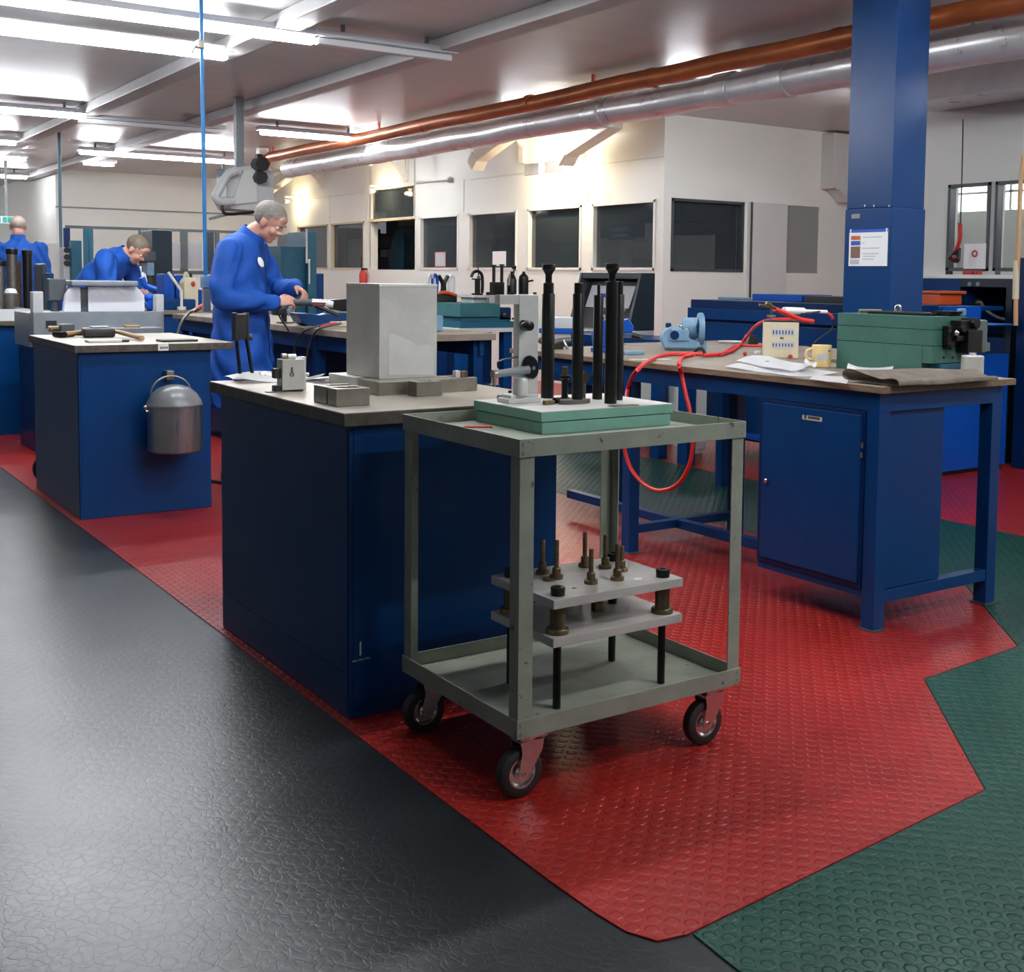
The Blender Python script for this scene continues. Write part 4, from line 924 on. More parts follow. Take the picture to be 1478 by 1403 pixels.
tag(m.build('blue_cloth', BLUE_L), 'small light blue cloth on the left end of the long blue bench', 'cloth')
# bench frame with legs glimpsed under the right bench
fr_ = thing('blue_stand', 'blue steel stand seen under the right bench, red hose hanging before it', 'stand', (5.5, 6.7, 0))
for px in (945, 985):
    q = at(px, 663, 'z', 0)
    q = V((5.36, at(px, 600, 'x', 5.36).y, 0)); MB().box(q.x, q.x+.08, q.y-.05, q.y+.05, .0005, .80, bev=.003).build('leg', BLUE, fr_)
ya_, yb_ = at(800, 600, 'x', 5.36).y, at(1003, 600, 'x', 5.36).y
MB().box(5.34, 5.72, yb_, ya_, .80, .86, bev=.004).build('top_frame', BLUE, fr_)
m = MB().box(5.46, 5.56, yb_+.1, at(905, 600, 'x', 5.5).y, .10, .62, bev=.01); q = (yb_+at(905, 600, 'x', 5.5).y)/2
m.build('pale_panel', PALE, fr_)
# pale box added to give a white reflection in the green floor
m = MB().box(5.76, 6.0, 7.08, 7.55, .001, .80, bev=.006)
tag(m.build('pale_reflection_box', PALE), 'low pale box added under the bench line for a reflection in the green floor', 'cupboard')
# bright blue cupboard at right rear
q0 = at(1369, 687, 'z', 0); q1 = at(1425, 679, 'z', 0)
cb2 = thing('blue_cupboard', 'bright blue cupboard seen under the right end of the bench', 'cupboard', ((q0.x+q1.x)/2, q0.y+.3, 0))
MB().box(q0.x-.09, q0.x+.62, q0.y, q0.y+.7, .03, .80, bev=.004).build('carcass', BLUE_B, cb2)
MB().box(q0.x-.10, q0.x+.60, q0.y+.02, q0.y+.68, .0005, .03).build('base', BLACK, cb2)
za_ = at(1400, 442, 'y', q0.y).z; zb_ = at(1400, 466, 'y', q0.y).z
MB().box(q0.x-.09, at(1420, 450, 'y', q0.y).x, q0.y+.02, q0.y+.08, .80, za_, bev=.004).build('upstand', BLUE_B, cb2)
x9 = at(1441, 470, 'y', q0.y-.1).x
m = MB(); m.box(q0.x-.08, x9, q0.y-.22, q0.y+.0, zb_-.012, zb_, bev=.006).build('side_shelf', BLUE_B, cb2)
# machine cabinet with open black bay against the windowed wall
xm = 7.42
def X_(u, v, x=xm): return at(u, v, 'x', x)
ym1 = X_(1326, 400).y; ym2 = X_(1386, 400).y; ym3 = X_(1462, 400).y; zm = X_(1390, 402).z; zl = X_(1420, 486).z
mc = thing('machine_cabinet', 'dark blue machine cabinet with open black bay below the grey windowed wall', 'machine', (xm+.3, (ym1+ym3)/2, 0))
m = MB(); m.box(xm, xm+.6, ym2, ym1, .0005, zm, bev=.004); m.build('blue_housing', BLUE, mc)
m = MB(); m.box(xm+.45, xm+.6, ym3, ym2, .0005, zm); m.box(xm, xm+.45, ym3, ym2, zm-.06, zm); m.box(xm, xm+.45, ym3, ym3+.05, .0005, zm-.06); m.build('black_bay', NAVY, mc)
MB().box(xm, xm+.449, ym3+.051, ym2, .0005, zl, bev=.003).build('lower_panel', BLUE_D, mc)
m = MB(); q = X_(1412, 437, xm+.2); m.sph(q, .035, (1, 1, 1.0), 12); m.cyl(X_(1402, 425, xm+.25), X_(1402, 445, xm+.25), .05, n=12); m.build('gear', BRASS, mc)
m = MB(); m.tube([X_(1416, 436, xm+.1), X_(1424, 448, xm+.06), X_(1440, 458, xm+.06), X_(1456, 462, xm+.06)], .010, n=8); m.build('cable', GREY, mc)
m = MB(); m.box(xm+.2, xm+.44, X_(1410, 420, xm+.3).y, X_(1395, 420, xm+.3).y, X_(1400, 455, xm+.3).z, X_(1400, 418, xm+.3).z, bev=.01); m.build('dark_red_motor', INK_BR, mc)
m = MB()
for px in (1402, 1414): q = X_(px, 410, xm+.02); m.cyl((xm-.004, q.y, q.z), (xm+.01, q.y, q.z), .016, n=12)
m.build('push_button', GREY, mc)
q = at(1327, 438, 'x', 7.0); a = at(1359, 420, 'x', 7.0)
m = MB(); m.prism([(-.001, 0), (0, 0), (0, .0001)], 'z', 0, .0001) if False else None
ob = thing('orange_bin', 'orange plastic bin on the blue cupboard right of the column', 'bin', (7.0+.1, (q.y+a.y)/2, za_))
zt_ = a.z; zb0 = at(1340, 440, 'x', 7.0).z
MB().box(7.0, 7.25, a.y+.01, q.y, zb0, zt_-.02, bev=.01).build('bin_body', ORANGE, ob)
MB().box(6.985, 7.265, a.y-.015, q.y+.015, zt_-.02, zt_, bev=.004).build('bin_rim', ORANGE, ob)
MB().box(6.9, 7.3, a.y-.3, q.y+.3, zb0-.03, zb0-.0005, bev=.003).build('bin_shelf', BLUE, ob)
# tall dark blue locker at the right edge
q = at(1459, 675, 'z', 0)
lk = thing('tall_locker', 'tall dark blue locker cut by the right edge of the photo', 'locker', (q.x+.25, q.y-.5, 0))
zlk = at(1470, 372, 'x', q.x).z
MB().box(q.x, q.x+.5, q.y-1.0, q.y, .0005, zlk, bev=.005).build('carcass', BLUE_D, lk)
MB().box(q.x-.012, q.x, q.y-.9, q.y-.08, .10, zlk-.05, bev=.004).build('door', BLUE_D, lk)
# hose down the right edge
m = MB(); m.tube([at(1478, 225, 'x', 7.2), at(1473, 270, 'x', 7.2), at(1471, 330, 'x', 7.18), at(1467, 420, 'x', 7.18), at(1466, 470, 'x', 7.18)], .016, n=10)
vh = tag(m.build('orange_hose', mat('tan_hose', (.55, .33, .16), .5)), 'tan hanging hose along the right edge in front of the grey wall', 'hose')
m = MB(); a = at(1467.5, 376, 'x', 7.18); b = at(1466, 432, 'x', 7.18); m.cyl(a, b, .022, n=12); m.build('hose_sleeve', CREAM, vh)
# hanging inspection lamp
xh = 7.9
pd = thing('inspection_lamp', 'black and red pendant lamp hanging on its cable before the grey windowed wall', 'lamp', tuple(at(1379, 372, 'x', xh)))
m = MB(); m.tube([at(1390, 172, 'x', xh), at(1389, 230, 'x', xh), at(1387, 300, 'x', xh), at(1386, 350, 'x', xh)], .005, n=6); m.build('cable', BLACK, pd)
m = MB(); m.tube([at(1386, 322, 'x', xh), at(1385, 345, 'x', xh), at(1380, 360, 'x', xh)], .018, n=8); m.build('red_grip', REDPIPE, pd)
q = at(1378, 372, 'x', xh); m = MB(); m.lathe([(.018, .09), (.03, .05), (.048, .0), (.045, -.02), (0, -.025)], q, n=18, m=Matrix.Rotation(.6, 4, 'Y')); m.build('lamp_head', BLACK, pd)
m = MB(); m.sph(at(1377, 371, 'x', xh-.05), .016, n=10); m.build('red_lens', REDPIPE, pd)
q0 = at(1392, 352, 'x', X2-.016); q1 = at(1422, 388, 'x', X2-.016)
nn = thing('window_notice', 'white notice with a red mark stuck low on the grey wall window', 'notice', tuple((q0+q1)/2))
MB().box(X2-.018, X2-.013, q1.y, q0.y, q1.z, q0.z).build('sheet', PAPER, nn)
q = at(1407, 366, 'x', X2-.018); m = MB(); m.torus((X2-.0185, q.y, q.z), .022, .006, 'x', 14, 6); m.build('red_mark', REDPIPE, nn)
# small items along the white sill
for i, (px, mm_, lbl) in enumerate(((1370, BLACK, 'small black knob on the white window sill'), (1398, REDPIPE, 'left red button box on the white window sill'), (1412, REDPIPE, 'round red stop button on the white window sill'), (1440, GREY_D, 'dark clip strip at the right of the white window sill'))):
    q = at(px, 391, 'x', X2-.07); zz = zs2-.0295
    m = MB(); m.cyl((q.x, q.y, zz), (q.x, q.y, zz+.03), .03 if i != 3 else .02, n=14, bev=.004) if i != 1 else m.box(q.x-.02, q.x+.02, q.y-.045, q.y+.045, zz, zz+.03, bev=.005)
    tag(m.build(('knob', 'button_box', 'stop_button', 'clip_strip')[i], mm_), lbl, ('knob', 'button box', 'button', 'clip')[i])
# white round vent by the column
q = at(1212, 208, 'y', YO-.05)
t = thing('wall_lamp', 'lit white bowl lamp on the white end wall, half behind the column', 'lamp', (q.x, YO-.02, q.z))
m = MB(); m.sph((q.x, YO-.10, q.z), .10, (1.1, .9, .75), 18); m.build('bowl', BOWL, t)
m = MB(); m.box(q.x-.05, q.x+.05, YO-.05, YO-.001, q.z-.05, q.z+.05, bev=.006); m.build('wall_plate', PALE, t)
a = at(1197, 192, 'y', YO-.12); b = at(1216, 292, 'y', YO-.12)
m = MB(); m.prism([(a.x, a.z), (b.x+.25, a.z), (b.x+.25, b.z), (b.x+.02, b.z-.0), (a.x+.12, b.z+.14), (a.x, b.z+.15)], 'y', YO-.20, YO-.001, bev=.01)
tag(m.build('wall_casing', PALE), 'grey white casing stepping down the end wall beside the column', 'casing')
# ================================================================ second cabinet bench, left, with the bucket
c2 = cabinet('workbench', 'blue cupboard workbench at left with a tin bucket hung on its end', 1.427, 2.118, 6.420, 7.530, .912, (.022, .122, .03, .03))
ZL = .9135
p0 = at(228, 497, 'y', 6.389); p1 = at(243, 506, 'y', 6.389)
lb_ = MB().box(p0.x, p1.x, 6.386, 6.389, p1.z, .9145).box(p0.x, p1.x, 6.386, 6.41, .9135, .9145).build('stuck_label', TAPE, c2)
m = MB()
for i in range(4): m.box(p0.x+.010+i*.011, p0.x+.017+i*.011, 6.385, 6.386, p1.z+.010, p1.z+.022)
m.build('label_print', INK_K, lb_)
# bucket
bc = at(252, 600, 'y', 6.27)
bk = thing('tin_bucket', 'lidded tin bucket hanging on the blue end of the left workbench', 'bucket', (bc.x, 6.27, .34))
zb0 = at(252, 655, 'y', 6.16).z; zb1 = at(252, 590, 'y', 6.14).z; r0 = .138
m = MB(); m.lathe([(0, zb0), (r0-.006, zb0), (r0, zb0+.008), (r0, zb1), (r0+.006, zb1+.002), (r0+.006, zb1+.008), (r0, zb1+.01)], (bc.x, 6.27, 0), n=44); m.build('bucket_body', CANLID, bk)
m = MB(); m.lathe([(r0+.004, zb1+.010), (r0-.002, zb1+.03), (r0-.022, zb1+.065), (r0-.055, zb1+.095), (r0-.10, zb1+.112), (0, zb1+.115)], (bc.x, 6.27, 0), n=44); m.build('domed_lid', LIDPAINT, bk)
P = []
for i in range(15):
    a = PI*i/14; P.append((bc.x-.105*math.cos(a), 6.33, zb1+.06+.095*math.sin(a)))
m = MB(); m.tube(P, .0055, n=8); m.build('wire_handle', STEEL, bk)
m = MB(); m.cyl((bc.x-r0-.012, 6.27, zb1-.02), (bc.x-r0+.004, 6.27, zb1-.02), .012, n=12); m.sph((bc.x-r0-.012, 6.27, zb1), .014, n=10); m.build('handle_lug', CHROME, bk)
m = MB(); m.box(bc.x-.012, bc.x+.028, 6.36, 6.4185, zb1+.13, zb1+.18, bev=.004); m.build('wall_hook', STEEL, bk)
# things on its top
def bl(u, v, z=ZL): return at(u, v, 'z', z)
p = bl(95, 486)
t = thing('swivel_clamp', 'dark grey block clamp with brass screw on the left workbench', 'clamp', (p.x, p.y, ZL))
m = MB(); m.box(p.x-.035, p.x+.045, p.y-.03, p.y+.05, ZL+.0003, ZL+.075, bev=.008); m.build('clamp_block', GREY_D, t)
m = MB(); m.cyl((p.x-.035, p.y+.01, ZL+.045), (p.x-.09, p.y+.02, ZL+.045), .018, n=14); m.build('brass_screw', BRASS, t)
m = MB(); m.cyl((p.x-.08, p.y-.02, ZL+.05), (p.x-.08, p.y+.06, ZL+.05), .006, n=8); m.cyl((p.x+.045, p.y, ZL+.02), (p.x+.10, p.y, ZL+.02), .016, n=12); m.build('clamp_bar', STEEL, t)
p = bl(140, 487)
m = MB(); m.prism([(p.x-.08, p.y-.03), (p.x+.10, p.y-.03), (p.x+.09, p.y+.11), (p.x-.06, p.y+.12)], 'z', ZL+.0003, ZL+.055, bev=.015)
pc_ = tag(m.build('tool_pouch', BLACK), 'black tool pouch on the left workbench between wooden handles', 'pouch')
m = MB(); m.box(p.x-.03, p.x+.07, p.y+.0, p.y+.06, ZL+.056, ZL+.064, bev=.004); m.build('pouch_flap', PAPER_G, pc_)
hand = thing('hammer', 'wooden handled hammer left of the black pouch on the left workbench', 'hammer', (p.x-.16, p.y+.09, ZL))
WOOD = mat('ash_handle', (.42, .25, .12), .5, var=.25, vscale=20)
m = MB(); m.cyl((p.x-.19, p.y+.06, ZL+.016), (p.x-.04, p.y+.14, ZL+.030), .014, .011, n=12); m.build('handle', WOOD, hand)
m = MB(); m.cyl((p.x-.21, p.y+.10, ZL+.018), (p.x-.17, p.y+.02, ZL+.018), .017, n=14); m.build('head', BLACKOX, hand)
q0 = bl(166, 485); q1 = bl(205, 492)
hand = thing('file', 'wooden handled file right of the black pouch on the left workbench', 'file', (q1.x-.05, q1.y, ZL))
m = MB(); m.cyl((q0.x-.02, q0.y+.02, ZL+.035), (q1.x, q1.y, ZL+.015), .011, .015, n=12); m.build('handle', WOOD, hand)
m = MB(); m.cyl((q0.x-.02, q0.y+.02, ZL+.035), (q0.x-.12, q0.y+.08, ZL+.045), .010, .006, n=8); m.build('blade', BLACKOX, hand)
q0 = bl(127, 495); q1 = bl(190, 495)
m = MB().box(q0.x, q1.x-.03, q0.y-.01, q0.y+.08, ZL+.0003, ZL+.015, bev=.003); sp_ = tag(m.build('steel_plate', ALU), 'flat grey steel plate at the front of the left workbench', 'plate')
m = MB().box(q1.x-.03, q1.x+.01, q0.y-.005, q0.y+.03, ZL+.0003, ZL+.014, bev=.002); tag(m.build('black_bar_end', BLACK), 'short black bar at the right end of the grey steel plate', 'bar')
q0 = bl(233, 494); q1 = bl(287, 493)
m = MB().box(q0.x, q1.x, q0.y, q0.y+.11, ZL+.0003, ZL+.012, bev=.004); tag(m.build('black_pad', BLACK), 'flat black pad behind the white label on the left workbench', 'pad')
# ================================================================ grey machine behind it
YM = 8.90
def Ym(u, v, y=YM): return at(u, v, 'y', y)
g0 = Ym(48, 451); g1 = Ym(237, 481)
gm = thing('bench_machine', 'long grey bench machine with two white panels behind the left workbench', 'machine', ((g0.x+g1.x)/2, YM+.3, 0))
MB().box(g0.x, g1.x, YM, YM+.12, g1.z, g0.z, bev=.004).build('front_beam', GREY, gm)
MB().box(g0.x, g1.x, YM+.13, YM+.7, .75, g0.z-.01, bev=.004).build('bed', GREY, gm)
MB().box(g0.x+.02, g1.x-.02, YM+.02, YM+.66, .0005, g1.z-.02, bev=.004).build('cabinet_base', BLUE_D, gm)
a = Ym(66, 463, YM-.004); b = Ym(82, 474, YM-.004)
MB().box(a.x, b.x, YM-.003, YM+.001, b.z, a.z).build('socket', BLACK, gm)
a = Ym(129, 462); b = Ym(222, 482)
MB().box(a.x, b.x, YM-.24, YM-.001, b.z, b.z+.055, bev=.003).build('front_shelf', GREY, gm)
m = MB(); q = Ym(190, 465, YM-.1); m.box(q.x-.05, q.x+.05, YM-.15, YM-.05, b.z+.055, b.z+.072, bev=.004); m.build('wood_offcut', WOOD, gm)
for (u0, u1, cut) in ((91, 117, .06), (127, 209, 0)):
    a = Ym(u0, 413, YM+.05); b = Ym(u1, 451, YM+.05)
    zt_ = a.z
    poly = [(a.x, g0.z), (b.x, g0.z), (b.x, zt_), (a.x+cut, zt_), (a.x+cut*.3, zt_-.06)] if cut else [(a.x, g0.z), (b.x, g0.z), (b.x, zt_-.07), (b.x-.04, zt_-.02), (b.x-.06, zt_), (a.x, zt_)]
    MB().prism(poly, 'y', YM+.05, YM+.11, bev=.006).build('white_panel', WHITE_P, gm)
a = Ym(117, 415, YM+.06); b = Ym(127, 451, YM+.06)
MB().box(a.x, b.x, YM+.07, YM+.1, g0.z, a.z, bev=.002).build('slot_post', GREY_D, gm)
a = Ym(101, 405, YM+.03); b = Ym(197, 413, YM+.03)
MB().box(a.x, b.x, YM-.02, YM+.42, b.z, a.z, bev=.008).build('top_plate', GREY, gm)
for u0, u1, v in ((47, 63, 421), (226, 237, 425)):
    a = Ym(u0, v, YM+.01); b = Ym(u1, 451, YM+.01)
    MB().box(a.x, b.x, YM+.01, YM+.11, g0.z, a.z, bev=.006).build('end_post', GREY_L, gm)
for u in (147, 177):
    a = Ym(u-5, 413, YM+.04); b = Ym(u+5, 426, YM+.04)
    m = MB(); m.prism([(a.x-.02, a.z), (a.x+.03, a.z), (b.x+.02, b.z), (b.x-.03, b.z)], 'y', YM+.044, YM+.0495); m.build('taped_tag', TAPE, gm)
q = Ym(68, 420, YM+.2); m = MB(); m.box(q.x, q.x+.12, YM+.15, YM+.24, q.z-.07, q.z+.09, bev=.01); m.cyl((q.x+.05, YM+.2, g0.z), (q.x+.05, YM+.2, q.z-.06), .03, n=12); m.build('clamp_head', GREY_D, gm)
q = Ym(216, 436, YM+.2); m = MB(); m.cyl((q.x, YM+.15, q.z-.02), (q.x, YM+.25, q.z-.02), .035, n=14); m.cyl((q.x, YM+.2, g0.z), (q.x, YM+.2, q.z), .022, n=12); m.sph((q.x, YM+.2, q.z+.03), .04, n=12); m.build('blue_valve', BLUE_B, gm)
q = Ym(205, 412, YM+.3); m = MB(); m.tube([(q.x, YM+.3, q.z+.06), (q.x+.03, YM+.3, q.z), (q.x+.10, YM+.28, q.z-.03)], .022, n=8); m.build('blue_elbow', BLUE_B, gm)
# grey frame table at its left
q = at(38, 632, 'z', 0)
ft = thing('frame_table', 'grey steel frame table standing left of the bench machine', 'table', (q.x+.1, q.y+.2, 0))
zt_ = at(40, 466, 'y', q.y).z
q.x += .075
MB().box(q.x, q.x+.035, q.y, q.y+.035, .0005, zt_-.03, bev=.002).build('leg', GREY, ft)
MB().box(q.x, q.x+.035, q.y+.5, q.y+.535, .0005, zt_-.03, bev=.002).build('leg', GREY, ft)
MB().box(q.x+.5, q.x+.535, q.y+.5, q.y+.535, .0005, zt_-.03, bev=.002).build('leg', GREY, ft)
MB().box(q.x+.5, q.x+.535, q.y, q.y+.035, .0005, zt_-.03, bev=.002).build('leg', GREY, ft)
MB().box(q.x-.01, q.x+.545, q.y-.01, q.y+.545, zt_-.03, zt_, bev=.002).build('top', GREY, ft)
# hoses by the cabinet
m = MB(); m.tube([(1.80, 7.9, .62), (1.72, 7.75, .40), (1.64, 7.68, .10), (1.62, 7.66, .03), (1.70, 7.62, .012), (1.85, 7.60, .012)], .012, n=8)
tag(m.build('grey_conduit', GREY), 'bent grey conduit reaching the floor behind the left workbench', 'conduit')
m = MB(); m.torus((1.52, 7.62, .10), .085, .012, 'y', 26, 8)
tag(m.build('coiled_cable', BLACK), 'black coiled cable standing at the far foot of the left workbench', 'cable')
m = MB(); m.tube([(2.35, 7.2, .012), (2.5, 6.9, .012), (2.62, 7.05, .012), (2.5, 7.3, .012), (2.42, 7.02, .012), (2.7, 6.85, .012)], .010, n=8)
tag(m.build('floor_cable', BLACK), 'black cable looped on the red floor between the two workbenches', 'cable')
pt = [at(u, v, 'y', 8.2) for u, v in ((256, 485), (262, 465), (272, 452), (285, 446))]
m = MB(); m.tube(pt + [V((pt[-1].x+.12, 8.4, pt[-1].z+.01))], .011, n=8, rr=None)
fl_ = tag(m.build('flexible_lead', STEEL), 'grey flexible lead curving up behind the left workbench', 'lead')
m = MB(); a = at(281, 448, 'y', 8.22); b = at(297, 439, 'y', 8.25); m.tube([a, (a+b)/2, b], .017, n=8); m.build('red_sleeve', REDPIPE, fl_)
# ================================================================ far-left cupboard with tray and cylinder
q = at(37, 626, 'z', 0)
c3 = cabinet('workbench', 'dark blue cupboard workbench cut by the left edge of the photo', 1.10, q.x, q.y, q.y+1.2, .90, (.02, .03, .03, .03), plinth=.11)
ZF = .9015
a = at(0, 476, 'y', q.y+.1); b = at(42, 476, 'y', q.y+.1)
tt = thing('parts_tray', 'pale grey tray of white papers on the workbench at the left edge', 'tray', (1.45, q.y+.3, ZF))
m = MB(); m.box(1.12, b.x, q.y+.02, q.y+.6, ZF, ZF+.010).box(1.12, b.x, q.y+.02, q.y+.035, ZF+.01, ZF+.09).box(1.12, b.x, q.y+.585, q.y+.6, ZF+.01, ZF+.07).box(b.x-.015, b.x, q.y+.035, q.y+.585, ZF+.01, ZF+.09); m.build('tray_shell', GREY_L, tt)
m = MB(); m.quadgrid(lambda u, v: V((1.14+u*.42, q.y+.06+v*.45, ZF+.085+.02*math.sin(6*u)*math.cos(5*v))), 8, 8); bmesh.ops.solidify(m.bm, geom=m.bm.faces[:], thickness=.07)
m.build('papers', PAPER, tt)
cq = at(16, 445, 'y', q.y+.75)
t = thing('steel_canister', 'grey steel canister with white domed cap on the left edge workbench', 'canister', (cq.x, q.y+.75, ZF))
zc1 = at(16, 423, 'y', q.y+.75).z; zc2 = at(16, 416, 'y', q.y+.75).z
m = MB(); m.lathe([(.058, ZF+.0005), (.060, ZF+.01), (.060, zc1-.01), (.052, zc1)], (cq.x, q.y+.75, 0), n=24); m.build('body', STEEL_D, t)
m = MB(); m.lathe([(.052, zc1), (.050, zc1+.015), (.035, zc2-.004), (0, zc2)], (cq.x, q.y+.75, 0), n=20); m.build('domed_cap', WHITE_P, t)
# ================================================================ rows of benches in the middle distance
# bench the men work at (runs away from the camera)
e0 = at(391, 469, 'z', .95); e1 = at(500, 480, 'z', .95)
XB0 = (e0.x+e1.x)/2
mb2 = thing('long_bench', 'long blue framed bench the standing man works at', 'workbench', (XB0+.35, 7.6, 0))
BY0_, BY1_ = 6.0, 9.9
MB().box(XB0, XB0+.75, BY0_, BY1_, .915, .955, bev=.003).build('worktop', WOODTOP, mb2)
m = MB(); m.box(XB0+.04, XB0+.07, BY0_+.04, BY1_-.04, .82, .9145, bev=.003).box(XB0+.66, XB0+.69, BY0_+.04, BY1_-.04, .82, .9145, bev=.003); m.build('apron', BLUE, mb2)
for y in (BY0_+.06, 7.0, 8.1, BY1_-.12):
    for x in (XB0+.035, XB0+.63): MB().box(x, x+.065, y, y+.065, .0005, .9145, bev=.003).build('leg', BLUE, mb2)
MB().box(XB0+.10, XB0+.62, 7.15, 8.05, .06, .8195, bev=.004).build('drawer_case', BLUE_D, mb2)
MB().box(XB0+.10, XB0+.62, 8.25, 9.7, .06, .8195, bev=.004).build('drawer_case', BLUE_D, mb2)
ZM = .9555
a = at(497, 490, 'x', XB0+.5); m = MB(); m.cyl((XB0+.5, a.y-.02, .0005), (XB0+.5, a.y-.02, .81), .018, n=10)
tag(m.build('orange_pipe', ORANGE), 'orange upright pipe behind the legs of the long bench', 'pipe')
# vice and work the man is busy with
vy = at(460, 460, 'x', XB0+.1).y
mv = thing('bench_vice', 'blue channel shaped vice on the long bench in front of the standing man', 'vice', (XB0+.2, vy, ZM))
a = at(428, 470, 'y', 7.3); b = at(499, 470, 'y', 7.3)
def Vm(u, v, y=7.35): return at(u, v, 'y', y)
P = [Vm(u, v) for u, v in ((426, 452), (446, 452), (456, 456), (478, 452), (499, 451), (499, 462), (480, 464), (470, 472), (440, 472), (432, 465))]
m = MB(); m.prism([(p.x, max(p.z, ZM+.0005)) for p in P], 'y', 7.30, 7.46, bev=.006); m.build('vice_body', BLUE, mv)
P = [Vm(u, v) for u, v in ((474, 433), (502, 431), (502, 450), (482, 447))]
m = MB(); m.prism([(p.x, p.z) for p in P], 'y', 7.33, 7.43, bev=.006); m.build('dark_jaw', BLACKOX, mv)
a = Vm(487, 447); m = MB(); m.box(a.x-.06, a.x+.05, 7.34, 7.42, a.z-.03, a.z, bev=.004); m.build('jaw_plate', STEEL, mv)
a = Vm(478, 470, 7.3); m = MB(); m.box(a.x-.03, a.x+.14, 7.12, 7.26, ZM+.0005, ZM+.03, bev=.004)
tag(m.build('wood_block', mat('pale_wood', (.6, .5, .36), .6, var=.2)), 'pale wooden block on the long bench by the blue vice', 'block')
# dial press left of the vice
a = at(412, 466, 'y', 7.75)
t = thing('small_press', 'small black bench press with a round knob beside the blue vice', 'press', (a.x, 7.75, ZM))
m = MB(); m.cyl((a.x, 7.75, ZM+.0005), (a.x, 7.75, ZM+.012), .06, n=20); m.build('base', STEEL, t)
m = MB(); m.cyl((a.x-.01, 7.75, ZM+.012), (a.x-.01, 7.75, ZM+.10), .02, n=14); m.build('pillar', BLACK, t)
m = MB(); m.box(a.x-.09, a.x-.012, 7.71, 7.79, ZM+.055, ZM+.115, bev=.014); m.build('head', BLACK, t)
m = MB(); m.cyl((a.x+.04, 7.74, ZM+.05), (a.x+.04, 7.74, ZM+.12), .025, .018, n=12); m.build('grey_cup', GREY, t)
for i, us in enumerate((((447, 474), (436, 481), (427, 497), (423, 516)), ((462, 474), (452, 484), (445, 502), (441, 522)))):
    P = [at(u, v, 'x', XB0-.02) for u, v in us]
    m = MB(); m.tube([P[0]+V((.14, .0, .03))] + P, .007, n=8)
    cb_ = tag(m.build('hanging_cable', GREY_D), ('left' if i == 0 else 'right')+' of two thin dark cables hanging off the long bench front', 'cable')
    if i: 
        a = P[0]+V((.05, 0, .02)); MB().tube([a+V((.06, 0, .008)), a, P[0]+V((0, 0, .004))], .010, n=8).build('red_plug', REDPIPE, cb_)
# teal machine on blue bench
tp = at(664, 474, 'z', .93)
tm = thing('teal_bench', 'blue bench carrying the teal machine behind the tall metal box', 'workbench', (tp.x+.4, tp.y+.4, 0))
tx0, ty0 = tp.x-.03, tp.y-.03; tx1 = at(745, 470, 'y', ty0).x; ty1 = at(600, 470, 'x', tx0).y
MB().box(tx0, tx1, ty0, ty1, .90, .93, bev=.003).build('worktop', PALE, tm)
MB().box(tx0+.05, tx1-.05, ty0+.25, ty1-.03, .002, .8995, bev=.004).build('carcass', BLUE_D, tm)
for x in (tx0+.02, tx1-.09): MB().box(x, x+.07, ty0+.02, ty0+.09, .0005, .8995, bev=.003).build('leg', BLUE, tm)
MB().box(tx0+.09, tx1-.1, ty0+.04, ty0+.2485, .30, .52, bev=.004).build('drawer', BLUE, tm)
MB().box(tx0+.10, tx1-.5, ty0+.03, ty0+.05, .50, .535, bev=.004).build('drawer_pull', WOOD, tm)
ZE = .9305
t = thing('teal_machine', 'teal layered machine bed on the blue bench behind the tall metal box', 'machine', (tp.x+.4, tp.y+.4, ZE))
z1 = at(664, 458, 'y', tp.y).z; z2 = at(664, 464, 'y', tp.y).z; z3 = at(664, 438, 'y', tp.y).z
tx1b = at(722, 460, 'y', tp.y).x; tx1c = at(742, 460, 'y', tp.y).x; ty1b = at(612, 455, 'x', tp.x).y
MB().box(tp.x, tx1c, tp.y, ty1b, ZE, z2-.004, bev=.004).build('bed', TEAL, t)
MB().box(tp.x+.02, tx1c-.02, tp.y+.02, ty1b-.02, z2-.004, z1, bev=.004).build('middle_slide', TEAL, t)
MB().box(tp.x, tx1b, tp.y, ty1b, z1, z3, bev=.004).build('table', TEALG, t)
MB().box(tx1b, tx1c-.01, tp.y+.02, tp.y+.3, z2, z3-.03, bev=.01).build('saddle', BLUE_D, t)
q = at(727, 454, 'y', tp.y); m = MB(); m.sph((q.x, tp.y-.01, q.z), .018, n=12); m.build('brass_ball', BRASS, t)
q = at(742, 460, 'y', tp.y); m = MB(); m.cyl((q.x, tp.y-.03, q.z), (q.x, tp.y+.02, q.z), .008, n=8); m.build('screw', CHROME, t)
# grey plate with black tools on the teal machine
zp = at(700, 426, 'y', tp.y+.1).z
ax = at(680, 430, 'y', tp.y+.1).x; bx_ = at(772, 430, 'y', tp.y+.1).x
gp_ = thing('angle_plate', 'grey angle plate on the teal machine carrying a row of black tools', 'plate', ((ax+bx_)/2, tp.y+.2, z3))
MB().box(ax, bx_, tp.y+.05, tp.y+.30, zp-.018, zp, bev=.003).build('plate', ALU, gp_)
q = at(701, 430, 'y', tp.y+.1).x
MB().box(q, bx_, tp.y+.05, tp.y+.08, z3+.0003, zp-.018, bev=.003).build('web', ALU, gp_)
for x in (ax+.05, tx1b-.08): MB().box(x-.03, x+.03, tp.y+.10, tp.y+.28, z3+.0003, zp-.018, bev=.003).build('foot', ALU, gp_)
m = MB(); q = at(744, 430, 'y', tp.y+.05); 
q = at(738, 431, 'y', tp.y+.045); m.prism([(q.x-.05, q.z-.02), (q.x+.03, q.z-.02), (q.x+.01, q.z+.02), (q.x-.02, q.z+.025)], 'y', tp.y+.03, tp.y+.0495); m.build('white_rag', WHITE_P, gp_)
GT = 'black tools on the grey angle plate'
def tx(u): return at(u, 425, 'y', tp.y+.15).x
